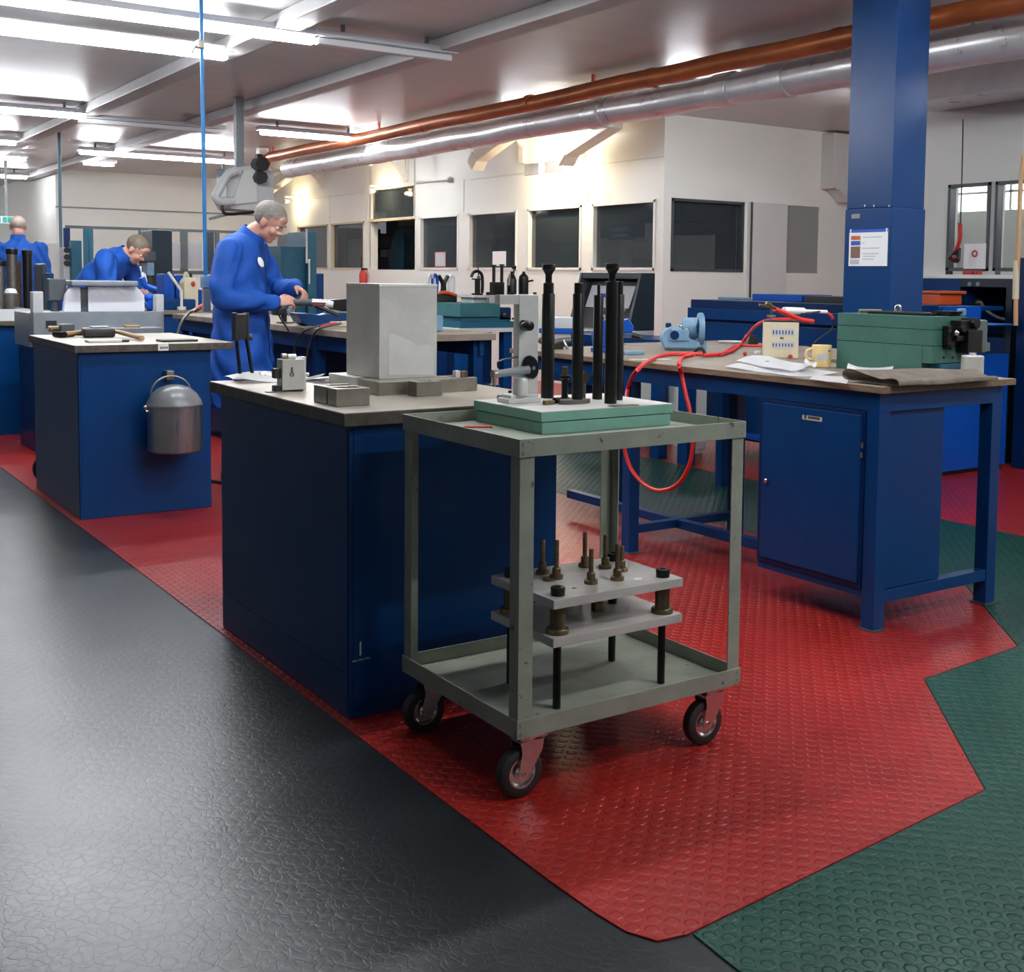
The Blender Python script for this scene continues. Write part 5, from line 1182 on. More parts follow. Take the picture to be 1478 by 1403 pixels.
def tz(v): return at(700, v, 'y', tp.y+.15).z
yt = tp.y+.15; zq = zp+.0004
t = thing('spool_stand', 'black I shaped stand at the left end of the grey angle plate', 'stand', (tx(689), yt, zp), 0, GT)
m = MB(); m.cyl((tx(689), yt, zq), (tx(689), yt, tz(404)), .020, n=14); m.cyl((tx(689), yt, tz(404)), (tx(689), yt, tz(402)), .042, n=18); m.cyl((tx(689), yt, zq), (tx(689), yt, zq+.012), .042, n=18); m.build('spool', BLACKOX, t)
t = thing('g_clamp', 'black hooked clamp behind the I shaped stand', 'clamp', (tx(697), yt+.08, zp), 0, GT)
m = MB(); m.tube([(tx(688), yt+.08, tz(400)), (tx(691), yt+.08, tz(394)), (tx(697), yt+.08, tz(391.5)), (tx(703), yt+.08, tz(396)), (tx(704.5), yt+.08, tz(408)), (tx(704), yt+.08, zq+.012)], .012, n=8); m.build('frame', BLACKOX, t)
t = thing('twin_post_tool', 'black twin post tool in the middle of the grey angle plate', 'tool', (tx(717), yt, zp), 0, GT)
for u, v in ((712.5, 382), (724, 381)):
    m = MB(); m.cyl((tx(u), yt, tz(408)), (tx(u), yt, tz(v)), .012, n=10); m.cyl((tx(u), yt, tz(v+2)), (tx(u), yt, tz(v)), .020, n=10); m.build('post', BLACKOX, t)
m = MB(); m.box(tx(709.5), tx(725), yt-.03, yt+.03, zq, tz(407), bev=.004); m.build('body', BLACKOX, t)
t = thing('oil_can', 'black and grey oil bottle right of the twin post tool', 'bottle', (tx(738), yt, zp), 0, GT)
m = MB(); m.lathe([(.036, zq), (.036, tz(404)), (.026, tz(398)), (.010, tz(394)), (.010, tz(391))], (tx(738.5), yt, 0), n=16); m.build('body', BLACKOX, t)
m = MB(); m.cyl((tx(732.5), yt-.02, tz(412)), (tx(733.5), yt-.02, tz(395)), .008, n=8); m.build('grey_spout', STEEL, t)
t = thing('tee_key', 'black tee handled key standing between the two bottles', 'key', (tx(746), yt+.05, zp), 0, GT)
m = MB(); m.cyl((tx(744), yt+.05, zq), (tx(747), yt+.05, tz(386)), .006, n=8); m.build('shaft', BLACKOX, t)
m = MB(); m.cyl((tx(744.5), yt+.05, tz(385)), (tx(749), yt+.05, tz(385)), .013, n=10); m.build('tee', BLACKOX, t)
t = thing('black_bottle', 'black bottle with a side spout at the right end of the grey angle plate', 'bottle', (tx(755.5), yt, zp), 0, GT)
m = MB(); m.lathe([(.036, zq), (.038, tz(404)), (.034, tz(398)), (.014, tz(394)), (.010, tz(391))], (tx(755.5), yt, 0), n=16); m.build('body', BLACKOX, t)
m = MB(); m.cyl((tx(760), yt, tz(406)), (tx(769), yt, tz(404)), .007, n=8); m.build('side_spout', BLACKOX, t)
for i, u in enumerate((683.5, 698, 728.5, 765.5)):
    m = MB(); m.cyl((tx(u), yt-.06, zq), (tx(u), yt-.06, zq+.022), .014, n=8)
    tag(m.build('plate_bolt', BLACKOX), ('black bolt at the left end', 'black bolt right of the I shaped stand', 'black bolt right of the twin post tool', 'black bolt at the right end')[i]+' of the grey angle plate', 'bolt', 'bolts on the angle plate')
# colour tools behind
t = thing('clip_rack', 'rack of black, blue and white spring clips above the teal machine', 'rack', (tx(642), yt+.3, z3), 0)
zz = z3+.0005
def tx2(u): return at(u, 425, 'y', yt+.3).x
def tz2(v): return at(650, v, 'y', yt+.3).z
m = MB(); m.box(tx2(629), tx2(657), yt+.27, yt+.36, zz, tz2(424), bev=.004); m.build('rack_base', BLACK, t)
for u, mm_, nm in ((621, GREY_L, 'grey_clip'), (627, BLUE_B, 'blue_clip'), (651, WHITE_P, 'white_clip')):
    m = MB(); m.tube([(tx2(u-2), yt+.3, tz2(424)), (tx2(u-2.5), yt+.3, tz2(404)), (tx2(u+1), yt+.3, tz2(397)), (tx2(u+4), yt+.3, tz2(404)), (tx2(u+3), yt+.3, tz2(424))], .012, n=8); m.build(nm, mm_, t)
m = MB(); m.tube([(tx2(633), yt+.3, tz2(398)), (tx2(639), yt+.3, tz2(410)), (tx2(638), yt+.3, tz2(424))], .016, n=8); m.tube([(tx2(646), yt+.3, tz2(398)), (tx2(641), yt+.3, tz2(410)), (tx2(642), yt+.3, tz2(424))], .016, n=8); m.build('black_tongs', BLACKOX, t)
m = MB(); m.tube([(tx2(630), yt+.26, tz2(423)), (tx2(640), yt+.25, tz2(422)), (tx2(653), yt+.26, tz2(426))], .013, n=8); m.build('red_handle', ORANGE, t)
t = thing('green_rod', 'thin green rod with a bronze tip standing on the teal machine', 'rod', (tx2(670.5), yt+.1, z3))
m = MB(); m.cyl((tx2(671), yt+.1, z3+.0005), (tx2(670.5), yt+.1, tz2(398)), .011, n=10); m.build('green_handle', mat('dark_green_plastic', (.01, .12, .07), .4), t)
m = MB(); m.cyl((tx2(670.5), yt+.1, tz2(398)), (tx2(669.5), yt+.1, tz2(379)), .005, n=8); m.sph((tx2(669.5), yt+.1, tz2(381)), .010, n=8); m.build('bronze_tip', BRASS, t)
# blue hooped box between metal box and teal machine
q = at(634, 475, 'y', 5.6)
bxx = at(628, 470, 'x', XB0+.3)
t = thing('blue_end_guard', 'light blue rounded guard plate right of the tall metal box', 'guard', (q.x, 6.25, .955))
a = at(618, 470, 'y', 6.3); b = at(638, 455, 'y', 6.3)
MB().box(a.x, b.x, 6.28, 6.32, ZM+.0005, b.z, bev=.01).build('guard_plate', BLUE_L, t)
# ================================================================ dark control cabinet by the office wall
yn = 7.6
def Kc(u, v): return at(u, v, 'y', yn)
xbk = Kc(945, 430).x; xlo = Kc(899, 470).x; xhi = Kc(926, 396).x; ztp = Kc(926, 394).z; zlo = Kc(897, 478).z
yfar = at(812, 440, 'x', xlo).y
kc = thing('control_cabinet', 'dark machine control cabinet with slanted display in front of the office wall', 'machine', ((xlo+xbk)/2, yn+.4, 0))
MB().prism([(xlo+.06, zlo), (xbk, zlo), (xbk, ztp), (xhi, ztp)], 'y', yn, yn+.03, bev=.004).build('side_panel', NAVY, kc)
MB().prism([(xlo+.06, zlo), (xbk, zlo), (xbk, ztp), (xhi, ztp)], 'y', yfar-.03, yfar, bev=.004).build('side_panel', GREY_D, kc)
MB().box(xhi, xbk, yn+.03, yfar-.03, ztp-.05, ztp, bev=.004).build('top_hood', GREY_D, kc)
MB().prism([(xlo+.10, zlo), (xbk, zlo), (xbk, ztp-.05), (xhi+.08, ztp-.05)], 'y', yn+.03, yfar-.03).build('inner_box', BLACK, kc)
MB().box(xlo-.1, xbk, yn, yfar, .40, zlo-.10, bev=.005).build('lower_body', BLUE, kc)
MB().box(xlo-.12, xbk, yn, yfar, zlo-.10, zlo, bev=.005).build('console', GREY_L, kc)
MB().box(xlo, xbk, yn+.05, yfar-.05, .0005, .40).build('plinth', BLUE_D, kc)
# display panel leaning with the slope
def slope(t_, y, o): return V((xlo+.10+(xhi+.08-xlo-.10)*t_-o, y, zlo+(ztp-.05-zlo)*t_))
m = MB(); R_ = []
for t_ in (.42, .86):
    R_.append([slope(t_, yn+.13, .012), slope(t_, yfar-.12, .012), slope(t_, yfar-.12, .002), slope(t_, yn+.13, .002)])
m.rings(R_); dsp = m.build('display_panel', GREY_L, kc)
m = MB(); R_ = []
ym_ = yn+.13+(yfar-yn-.25)*.62
for t_ in (.62, .70): R_.append([slope(t_, ym_-.09, .0135), slope(t_, ym_+.09, .0135), slope(t_, ym_+.09, .012), slope(t_, ym_-.09, .012)])
m.rings(R_); m.build('blue_badge', BLUE_B, dsp)
m = MB(); m.tube([slope(.36, yfar-.35, .03), slope(.25, yfar-.5, .05), slope(.34, yfar-.62, .04), slope(.40, yfar-.7, .02)], .012, n=8); m.build('cable', GREY_L, kc)
# ================================================================ office wall fittings: uplit extraction arms and brackets
WL = 'cream lamp arms on the office wall'
def arm(pa, pb, w_, lbl, px_wall, xw=7.75):
    a = at(*pa, 'x', xw); b = at(*pb, 'x', xw)
    t = thing('lamp_arm', lbl, 'lamp', tuple(a), 0, WL)
    d = (b-a); q = d.to_track_quat('Z', 'Y').to_matrix().to_4x4(); M = Matrix.Translation((a+b)/2) @ q
    m = MB(); m.box(-w_, w_, -w_, w_, -d.length/2, d.length/2, bev=.02, m=M); m.build('sleeve', MASK, t)
    M2 = Matrix.Translation(b) @ q @ Matrix.Rotation(.5, 4, 'X')
    m = MB(); m.box(-w_*1.1, w_*1.1, -w_*1.1, w_*.9, -.02, .16, bev=.02, m=M2); m.build('hood', MASK, t)
    q2 = at(*px_wall, 'x', XO-.03)
    m = MB(); m.box(XO-.06, XO-.001, q2.y-.06, q2.y+.06, q2.z, min(q2.z+.62, ZC), bev=.01); m.cyl((XO-.03, q2.y, min(q2.z+.5, 2.97)), a, .05, n=10); m.build('wall_bracket', MASK, t)
    return t
arm((742, 188), (692, 226), .085, 'left of the two big cream lamp arms under the silver duct', (754, 236))
arm((888, 172), (820, 216), .10, 'right of the two big cream lamp arms under the silver duct', (838, 232))
arm((432, 240), (386, 274), .085, 'far cream lamp arm beside the grey overhead machine', (462, 262))
def bracket(pa, pb, lbl):
    a = at(*pa, 'x', XO-.02); b = at(*pb, 'x', XO-.02)
    t = thing('wall_bracket', lbl, 'bracket', (XO, b.y, b.z), 0, 'cream brackets on the office wall')
    MB().box(XO-.05, XO-.001, b.y-.05, b.y+.05, b.z, a.z, bev=.008).build('back_bar', MASK, t)
    MB().prism([(XO-.05, a.z), (XO-.75, a.z), (XO-.75, a.z-.09), (XO-.30, a.z-.16), (XO-.05, a.z-.45)], 'y', b.y-.03, b.y+.03, bev=.008).build('gusset', MASK, t)
bracket((585, 214), (586, 262), 'cream bracket on the office wall above the dark doorway')
bracket((455, 232), (464, 272), 'cream bracket on the office wall at the far left of it')
a = at(518, 205, 'x', 7.6); m = MB(); m.tube([at(524, 200, 'x', 7.6), at(517, 207, 'x', 7.6), at(519, 219, 'x', 7.6), at(531, 222, 'x', 7.6)], .04, n=10)
tag(m.build('hooked_pipe', MASK), 'cream hooked pipe end below the silver duct', 'pipe')
for i, (u, v, u2, v2) in enumerate(((649, 259, 600, 263),)):
    a = at(u, v, 'x', XO-.03); b = at(u2, v2, 'x', XO-.03); m = MB(); m.cyl(a, b, .015, n=8); m.sph(a, .045, n=10)
    tag(m.build('wall_conduit', PALE), 'thin conduit with a dark end knob on the office wall', 'conduit')
# lamps tucked behind the duct that wash the wall
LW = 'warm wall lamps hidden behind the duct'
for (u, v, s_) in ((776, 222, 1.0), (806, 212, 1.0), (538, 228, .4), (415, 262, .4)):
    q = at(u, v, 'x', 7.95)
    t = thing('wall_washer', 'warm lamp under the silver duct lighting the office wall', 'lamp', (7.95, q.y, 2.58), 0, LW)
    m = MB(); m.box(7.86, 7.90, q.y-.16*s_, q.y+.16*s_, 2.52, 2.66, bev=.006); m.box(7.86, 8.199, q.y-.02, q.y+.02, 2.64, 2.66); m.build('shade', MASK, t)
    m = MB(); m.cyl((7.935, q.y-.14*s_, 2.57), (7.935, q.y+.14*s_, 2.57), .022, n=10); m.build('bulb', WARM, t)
# interior things seen through the office panes
q = at(650, 365, 'x', XO-.02)
for (u0, v0, u1, v1, mm_, lbl) in ((628, 364, 643, 385, INK_R, 'pink bordered notice on the first large office window'), (711, 363, 730, 384, None, 'plain white notice low on the second large office window')):
    a = at(u0, v0, 'x', XO+.035); b = at(u1, v1, 'x', XO+.035)
    t = thing('window_notice', lbl, 'notice', (XO+.035, (a.y+b.y)/2, b.z))
    MB().box(XO+.034, XO+.0385, b.y, a.y, b.z, a.z).build('sheet', mat('pink_border', (.62, .25, .22), .6) if mm_ else PAPER, t)
    if mm_: MB().box(XO+.0332, XO+.034, b.y+.025, a.y-.025, b.z+.02, a.z-.02).build('inner_sheet', PAPER_G, t)
xi = XO+.9
a = at(877, 325, 'x', xi); b = at(914, 345, 'x', xi)
t = thing('wall_poster', 'blue and white poster seen through the nearest office window', 'poster', (xi, (a.y+b.y)/2, b.z))
MB().box(xi, xi+.02, b.y-.0, a.y, b.z, a.z).build('blue_sheet', INK_B, t)
MB().box(xi-.004, xi, b.y+.1, a.y-.08, b.z+(a.z-b.z)*.55, b.z+(a.z-b.z)*.8).build('white_band', PAPER, t)
MB().box(xi-.004, xi, b.y+.1, a.y-.12, b.z+(a.z-b.z)*.18, b.z+(a.z-b.z)*.35).build('white_band', PAPER, t)
a = at(854, 347, 'x', xi+.05); b = at(950, 392, 'x', xi+.05)
m = MB().box(xi+.021, xi+.06, b.y-1.0, a.y, .6, b.z+1.05*(a.z-b.z), bev=.004); tag(m.build('grey_partition', PALE), 'grey partition board behind the nearest office window', 'partition')
a = at(895, 346, 'x', xi-.01); b = at(912, 390, 'x', xi-.01)
for (u0, v0, u1, v1, lbl) in ((895, 347, 912, 391, 'tall white sheet pinned below the blue poster'), (913, 350, 930, 372, 'small white sheet right of the blue poster'), (931, 322, 950, 374, 'large white sheet at the right edge of the nearest office window')):
    a = at(u0, v0, 'x', xi+.012); b = at(u1, v1, 'x', xi+.012)
    tag(MB().box(xi+.012, xi+.0208, b.y, a.y, b.z, a.z).build('pinned_sheet', PAPER), lbl, 'paper', 'sheets in the office')
# teal lathe seen in the doorway
q0 = at(551, 330, 'x', XO+.75); q1 = at(598, 330, 'x', XO+.75)
t = thing('teal_lathe', 'dark teal machine with a sloped edge standing inside the office doorway', 'machine', (XO+.7, (q0.y+q1.y)/2, 0))
zc = at(580, 326, 'x', XO+.75).z
MB().prism([(q0.y, .001), (q1.y-.3, .001), (q1.y-.3, zc), (q0.y-.9*(q0.y-q1.y)*.55, zc), (q0.y-.2, zc-.45), (q0.y, zc-.75)], 'x', XO+.75, XO+1.35, bev=.01).build('housing', TEAL, t)
MB().box(XO+.74, XO+.75, q1.y-.28, q1.y+.35, .1, zc-.02).build('dark_door', NAVY, t)
q = at(543, 368, 'x', XO+.42); t = thing('drill_press', 'black drill press just inside the office doorway', 'machine', (XO+.3, q.y, 0))
m = MB(); m.cyl((XO+.42, q.y, .03), (XO+.42, q.y, 2.05), .07, n=12); m.build('column', BLACK, t)
m = MB(); m.box(XO+.22, XO+.6, q.y-.2, q.y+.15, 1.72, 1.98, bev=.04); m.box(XO+.22, XO+.58, q.y-.15, q.y+.2, 1.40, 1.60, bev=.03); m.build('head', BLACK, t)
m = MB(); m.box(XO+.22, XO+.62, q.y-.25, q.y+.25, .0005, .05, bev=.01); m.build('base', BLACK, t)
q = at(548, 290, 'x', XO-.01)
a = at(538, 278, 'x', XO+.02); b = at(564, 303, 'x', XO+.02)
m = MB().box(XO+.051, XO+.25, b.y, a.y, b.z, min(a.z, 2.58), bev=.02); tag(m.build('extractor_box', BLACK), 'black extractor box in the fanlight over the office doorway', 'box')
m = MB(); q = at(518, 411, 'x', XO-.05); m.cyl((XO-.05, q.y, .0005), (XO-.05, q.y, at(518, 392, 'x', XO-.05).z), .055, n=12); m.build('tmp', REDPIPE) if False else None
t = thing('fire_extinguisher', 'red fire extinguisher hanging left of the office doorway', 'extinguisher', (XO-.07, at(524, 400, 'x', XO-.07).y, at(524, 412, 'x', XO-.07).z))
q = at(524, 398, 'x', XO-.07)
m = MB(); m.lathe([(.06, q.z-.14), (.062, q.z+.02), (.045, q.z+.07), (.02, q.z+.09)], (XO-.07, q.y, 0), n=16); m.build('cylinder', REDPIPE, t)
m = MB(); m.box(XO-.10, XO, q.y-.02, q.y+.02, q.z+.09, q.z+.12, bev=.004); m.build('valve', BLACK, t)
# equipment silhouettes behind the panes
for (u0, u1, v0, mm_, lbl, nm) in ((480, 500, 330, GREY_D, 'dark cabinet behind the farthest office window', 'dark_cabinet'), (502, 527, 345, PALE, 'pale cabinet behind the farthest office window', 'pale_cabinet'), (770, 836, 355, BLUE_D, 'dark blue machine behind the third large office window', 'blue_machine'), (985, 1060, 320, GREY_D, 'dark racking behind the end window of the office', 'racking')):
    if u0 < 960:
        a = at(u0, v0, 'x', XO+1.2); b = at(u1, v0, 'x', XO+1.2)
        m = MB().box(XO+1.2, XO+1.7, b.y, a.y, .001, a.z, bev=.01)
    else:
        a = at(u0, v0, 'y', YO+1.4); b = at(u1, v0, 'y', YO+1.4)
        m = MB(); m.box(a.x, b.x, YO+1.4, YO+1.9, .001, 1.75, bev=.01)
        for z in (1.85, 2.0): m.box(a.x, b.x, YO+1.4, YO+1.9, z, z+.03)
        for x in (a.x, b.x-.04): m.box(x, x+.04, YO+1.4, YO+1.44, 1.75, 2.25)
    tag(m.build(nm, mm_), lbl, 'machine' if 'machine' in nm else 'cabinet')
# ================================================================ overhead grey machine with copper rail end
yo = 11.6
def O_(u, v, y=yo): return at(u, v, 'y', y)
om = thing('overhead_machine', 'grey overhead machine with black knobs hanging at the end of the copper pipe', 'machine', tuple(O_(355, 305)))
P = [O_(u, v) for u, v in ((330, 243), (368, 237), (396, 246), (396, 300), (372, 305), (332, 302), (324, 288), (330, 262))]
MB().prism([(p.x, p.z) for p in P], 'y', yo, yo+.35, bev=.02).build('housing', GREY_L, om)
P = [O_(u, v, yo-.04) for u, v in ((352, 245), (372, 242), (372, 292), (334, 296))]
MB().prism([(p.x, p.z) for p in P], 'y', yo-.03, yo, bev=.008).build('front_cover', PALE, om)
m = MB(); m.tube([O_(342, 246, yo-.08), O_(328, 252, yo-.08), O_(318, 270, yo-.08), O_(312, 284, yo-.08), O_(322, 290, yo-.08), O_(336, 290, yo-.06)], .045, n=10); m.build('tube_handle', GREY_L, om)
m = MB(); m.tube([O_(321, 291, yo-.05), O_(321, 303, yo-.05), O_(330, 309, yo-.05), O_(368, 306, yo-.05)], .016, n=8); m.build('guard_rail', BLACK, om)
m = MB(); a = O_(302, 316, yo-.02); m.cyl(a, O_(334, 308, yo-.02), .014, n=8); m.build('lever', GREY, om)
m = MB(); q = O_(377, 237, yo-.1); m.cyl((q.x, yo-.14, q.z), (q.x, yo, q.z), .075, n=8); q = O_(377, 256, yo-.1); m.cyl((q.x, yo-.12, q.z), (q.x, yo, q.z), .065, n=8); q0 = O_(375, 222, yo-.1); m.box(q0.x-.03, q0.x+.03, yo-.1, yo-.04, q.z, q0.z, bev=.01); m.build('knob', BLACK, om)
m = MB(); q = O_(321, 250, yo-.05); m.cyl(O_(316, 252, yo-.05), O_(324, 250, yo-.05), .05, n=12); m.cyl(O_(321, 236, yo-.05), O_(321, 248, yo-.05), .018, n=8); m.build('end_cap', GREY, om)
q = O_(352, 240); m = MB(); m.box(q.x-.04, q.x+.04, yo+.1, yo+.18, q.z-.02, ZC-.001, bev=.004); m.build('ceiling_mast', GREY, om)
yo2 = 15.9
q = at(344, 236, 'x', xc)
a = at(343, 234, 'y', 15.75); b = at(356, 206, 'y', 15.75)
t = thing('orange_end_bracket', 'orange bracket at the far end of the copper pipe', 'bracket', (xc, 16.2, 2.8))
MB().box(xc-.12, xc+.06, 16.15, 16.25, 2.83, ZC-.001, bev=.01).build('plate', ORANGE, t)
m = MB(); m.box(xc-.16, xc-.02, 16.0, 16.15, 2.95, 3.05, bev=.01); m.build('fixing', MASK, t)
# ================================================================ hanging poles
q = at(293, 200, 'y', 7.62)
hp = thing('supply_pole', 'thin blue hanging supply pole just left of the standing man', 'pole', (q.x, 7.62, 1.2))
zb_ = at(297, 400, 'y', 7.62).z; zc_b = at(298, 450, 'y', 7.62).z
m = MB(); m.cyl((q.x+.008, 7.62, zb_), (q.x-.004, 7.62, ZC-.001), .0125, n=12); m.build('tube', mat('pole_blue', (.02, .19, .48), .4), hp)
m = MB(); m.box(q.x-.018, q.x+.036, 7.59, 7.65, zb_-.07, zb_+.01, bev=.006); m.build('socket_box', BLUE_L, hp)
m = MB(); m.box(q.x-.012, q.x+.036, 7.6, 7.64, zc_b, zb_-.07, bev=.005); m.build('grey_plug', GREY, hp)
m = MB(); a = at(291, 63, 'y', 7.62); m.box(a.x-.03, a.x+.01, 7.6, 7.66, a.z-.03, a.z+.02, bev=.006); m.tube([(a.x-.01, 7.63, a.z), (a.x-.05, 7.62, a.z-.04), (a.x-.06, 7.62, a.z-.08)], .006, n=6); m.build('pole_clamp', STEEL, hp)
q = at(87, 300, 'y', 16.0)
m = MB(); m.cyl((q.x, 16.0, .95), (q.x, 16.0, ZC-.001), .02, n=10)
tag(m.build('far_supply_pole', mat('far_pole', (.10, .22, .30), .5)), 'thin grey blue pole from the ceiling in the far left background', 'pole')
# ================================================================ far background machines and partition
yp = 17.5
def F_(u, v, y=yp): return at(u, v, 'y', y)
gpn = thing('glazed_partition', 'long glazed partition with dark posts and grey panels before the far wall', 'partition', tuple(F_(220, 400)))
z0 = F_(220, 390).z; z1 = F_(220, 329).z
xa, xb = F_(95, 350).x, F_(352, 350).x
m = MB(); m.box(xa, xb, yp, yp+.05, z1-.04, z1, bev=.004).build('top_rail', GREY_D, gpn)
m = MB(); m.box(xa, xb, yp, yp+.05, z0-.05, z0, bev=.004).build('sill_rail', GREY_D, gpn)
m = MB(); m.box(xa, xb, yp+.01, yp+.04, .0005, z0-.05).build('lower_board', PALE, gpn)
for u, w_, mm_ in ((97, .04, BLUE_D), (125, .035, TEAL), (131, .035, TEAL), (205, .04, GREY_D), (228, .06, NAVY), (238, .06, NAVY), (266, .05, GREY_D), (304, .05, NAVY), (314, .03, GREY_D)):
    x = F_(u, 350).x; MB().box(x-w_, x+w_, yp-.005, yp+.055, z0, z1-.04, bev=.004).build('post', mm_, gpn)
for u0, u1, v in ((241, 262, 350), (270, 292, 350)):
    a = F_(u0, v); b = F_(u1, 388); MB().box(a.x, b.x, yp+.012, yp+.036, b.z, a.z).build('grey_panel', mat('grey_panel', (.30, .31, .33), .5) if u0 == 241 else MATS['grey_panel'], gpn)
MB().box(xa, xb, yp+.02, yp+.026, z0, z1-.04).build('glass', mat('clear_glass', (.6, .65, .65), .05, trans=1), gpn)
bpy.data.objects['glass'].data.materials[0].node_tree.nodes['Principled BSDF'].inputs['Alpha'].default_value = .15
# green exit-style sign on the far left wall
t = thing('green_sign', 'pale wall sign with teal green blocks high at the left edge', 'sign', tuple(at(6, 322, 'y', 20.0)))
q0 = at(-14, 311, 'y', 20); q1 = at(22, 323, 'y', 20)
MB().box(q0.x, q1.x, 20, 20.03, q1.z, q0.z, bev=.003).build('sign_board', WHITE_P, t)
for u0, u1 in ((-10, 1), (4, 10), (11, 18)):
    a = at(u0, 313, 'y', 19.99); b = at(u1, 321, 'y', 19.99); MB().box(a.x, b.x, 19.99, 20, b.z, a.z).build('teal_block', SIGN_G, t)
m = MB(); m.box(q0.x+.1, q0.x+.14, 20.01, 20.02, q0.z-.02, ZC-.001); m.box(q1.x-.14, q1.x-.1, 20.01, 20.02, q0.z-.02, ZC-.001); m.build('hanger', GREY, t)
# row of bench behind the far men
def rowbench(x0, x1, y0, y1, z, lbl, mm_=BLUE):
    t = thing('far_bench', lbl, 'workbench', ((x0+x1)/2, (y0+y1)/2, 0))
    MB().box(x0, x1, y0, y1, z-.04, z, bev=.003).build('worktop', WOODTOP, t)
    MB().box(x0+.04, x1-.04, y0+.04, y1-.04, .0005, z-.0405, bev=.004).build('carcass', mm_, t)
    return z+.0005
x0 = at(0, 438, 'y', 11.3).x
zA = rowbench(.9, at(90, 438, 'y', 11.3).x, 11.42, 12.1, .93, 'blue bench in front of the man with his back turned')
# dark cylinder tools on it
for i, (u, v0, rr_, mm_) in enumerate(((0, 376, .044, STEEL_D), (18, 359, .044, STEEL_D), (40, 361, .040, BLACKOX))):
    yq = 11.5; q = at(u, 420, 'y', yq); zt_ = at(u, v0, 'y', yq).z
    t = thing('mandrel', ('thick dark mandrel at the very left edge', 'tall dark mandrel in front of the back-turned man', 'slim black mandrel right in front of the back-turned man')[i], 'mandrel', (q.x, yq, zA), 0, 'dark mandrels by the left edge')
    MB().cyl((q.x, yq, zA), (q.x, yq, zt_-.05), rr_, n=18, bev=.004).build('shaft', mm_, t)
    MB().cyl((q.x, yq, zt_-.05), (q.x, yq, zt_), rr_*1.15, n=18, bev=.004).build('head', BLACKOX, t)
t = thing('pale_column_tool', 'pale slim column between the dark mandrels', 'column tool', (at(28, 420, 'y', 11.55).x, 11.62, zA))
q = at(28, 420, 'y', 11.62); MB().cyl((q.x, 11.62, zA), (q.x, 11.62, at(28, 380, 'y', 11.62).z), .02, n=10).build('shaft', BRASS, t)
MB().cyl((q.x, 11.62, at(28, 380, 'y', 11.62).z), (q.x, 11.62, at(28, 377, 'y', 11.62).z), .028, n=10).build('head', STEEL, t)
# bench behind with blue bins and cans
xq0 = at(178, 450, 'y', 11.0).x; xq1 = at(420, 440, 'y', 11.0).x
zB_ = rowbench(xq0, xq1, 11.0, 11.8, .95, 'far blue bench with bins and jerrycans beyond the grey bench machine')
def on_far(u, v, y): q = at(u, v, 'y', y); return q
def far_box(u0, v0, u1, y, d_, mm_, nm, lbl, cat, z=None, bev=.012):
    a = at(u0, v0, 'y', y); b = at(u1, v0, 'y', y)
    return tag(MB().box(a.x, b.x, y, y+d_, zB_ if z is None else z, a.z, bev=bev).build(nm, mm_), lbl, cat)
far_box(236, 395, 252, 11.5, .25, BLUE_B, 'blue_bin', 'left tall blue bin on the far bench', 'bin')
far_box(254, 397, 270, 11.52, .25, BLUE_B, 'blue_bin', 'right tall blue bin on the far bench, behind the cream can', 'bin')
far_box(237, 431, 262, 11.1, .3, BLUE, 'low_blue_box', 'low blue box at the front left of the far bench', 'box')
far_box(264, 432, 283, 11.1, .3, BLUE, 'low_blue_box', 'low blue box at the front right of the far bench', 'box')
far_box(281, 418, 292, 11.45, .25, BLUE_B, 'blue_bin', 'small blue bin right of the cream can on the far bench', 'bin')
def can(u0, u1, v0, v1, y, mm_, lbl, zb):
    a = at(u0, v0, 'y', y); b = at(u1, v1, 'y', y); w_ = b.x-a.x; h_ = a.z-zb; cx = (a.x+b.x)/2
    t = thing('jerrycan', lbl, 'can', (cx, y, zb), 0, 'plastic cans on the far bench')
    MB().prism([(a.x, zb), (b.x, zb), (b.x, zb+h_*.70), (b.x-w_*.12, zb+h_*.85), (a.x+w_*.28, zb+h_*.9), (a.x, zb+h_*.75)], 'y', y, y+.16, bev=.02).build('can_body', mm_, t)
    MB().cyl((cx+w_*.12, y+.08, zb+h_*.84), (cx+w_*.12, y+.08, zb+h_), w_*.13, n=12).build('cap', BLACK if mm_ is CREAM else WHITE_P, t)
    MB().tube([(cx-w_*.32, y+.08, zb+h_*.8), (cx-w_*.2, y+.08, zb+h_*1.0), (cx+w_*.02, y+.08, zb+h_*.9)], .014, n=8).build('grip', mm_, t)
can(265, 287, 394, 430, 11.3, CREAM, 'cream jerrycan with a red stain on the far bench', zB_)
q = at(279, 410, 'y', 11.295); m = MB(); m.sph((q.x, 11.298, q.z), .022, (1, .15, 1.2), 10); m.build('red_stain', REDPIPE, bpy.data.objects['jerrycan'])
can(182, 196, 366, 430, 11.5, WHITE_P, 'left white jerrycan just behind the bending man', zB_)
can(192, 214, 384, 440, 11.2, WHITE_P, 'right white jerrycan in front of its twin, behind the bending man', zB_)
# lamp arm on far bench
m = MB(); m.tube([at(262, 447, 'y', 11.06), at(262, 420, 'y', 11.06), at(243, 393, 'y', 11.06)], .014, n=8, smooth=False)
q = at(262, 449, 'y', 11.06); m.cyl((q.x, 11.06, zB_), (q.x, 11.06, zB_+.03), .04, n=10)
tag(m.build('jointed_rod', MASK), 'cream jointed rod standing at the front of the far bench', 'rod')
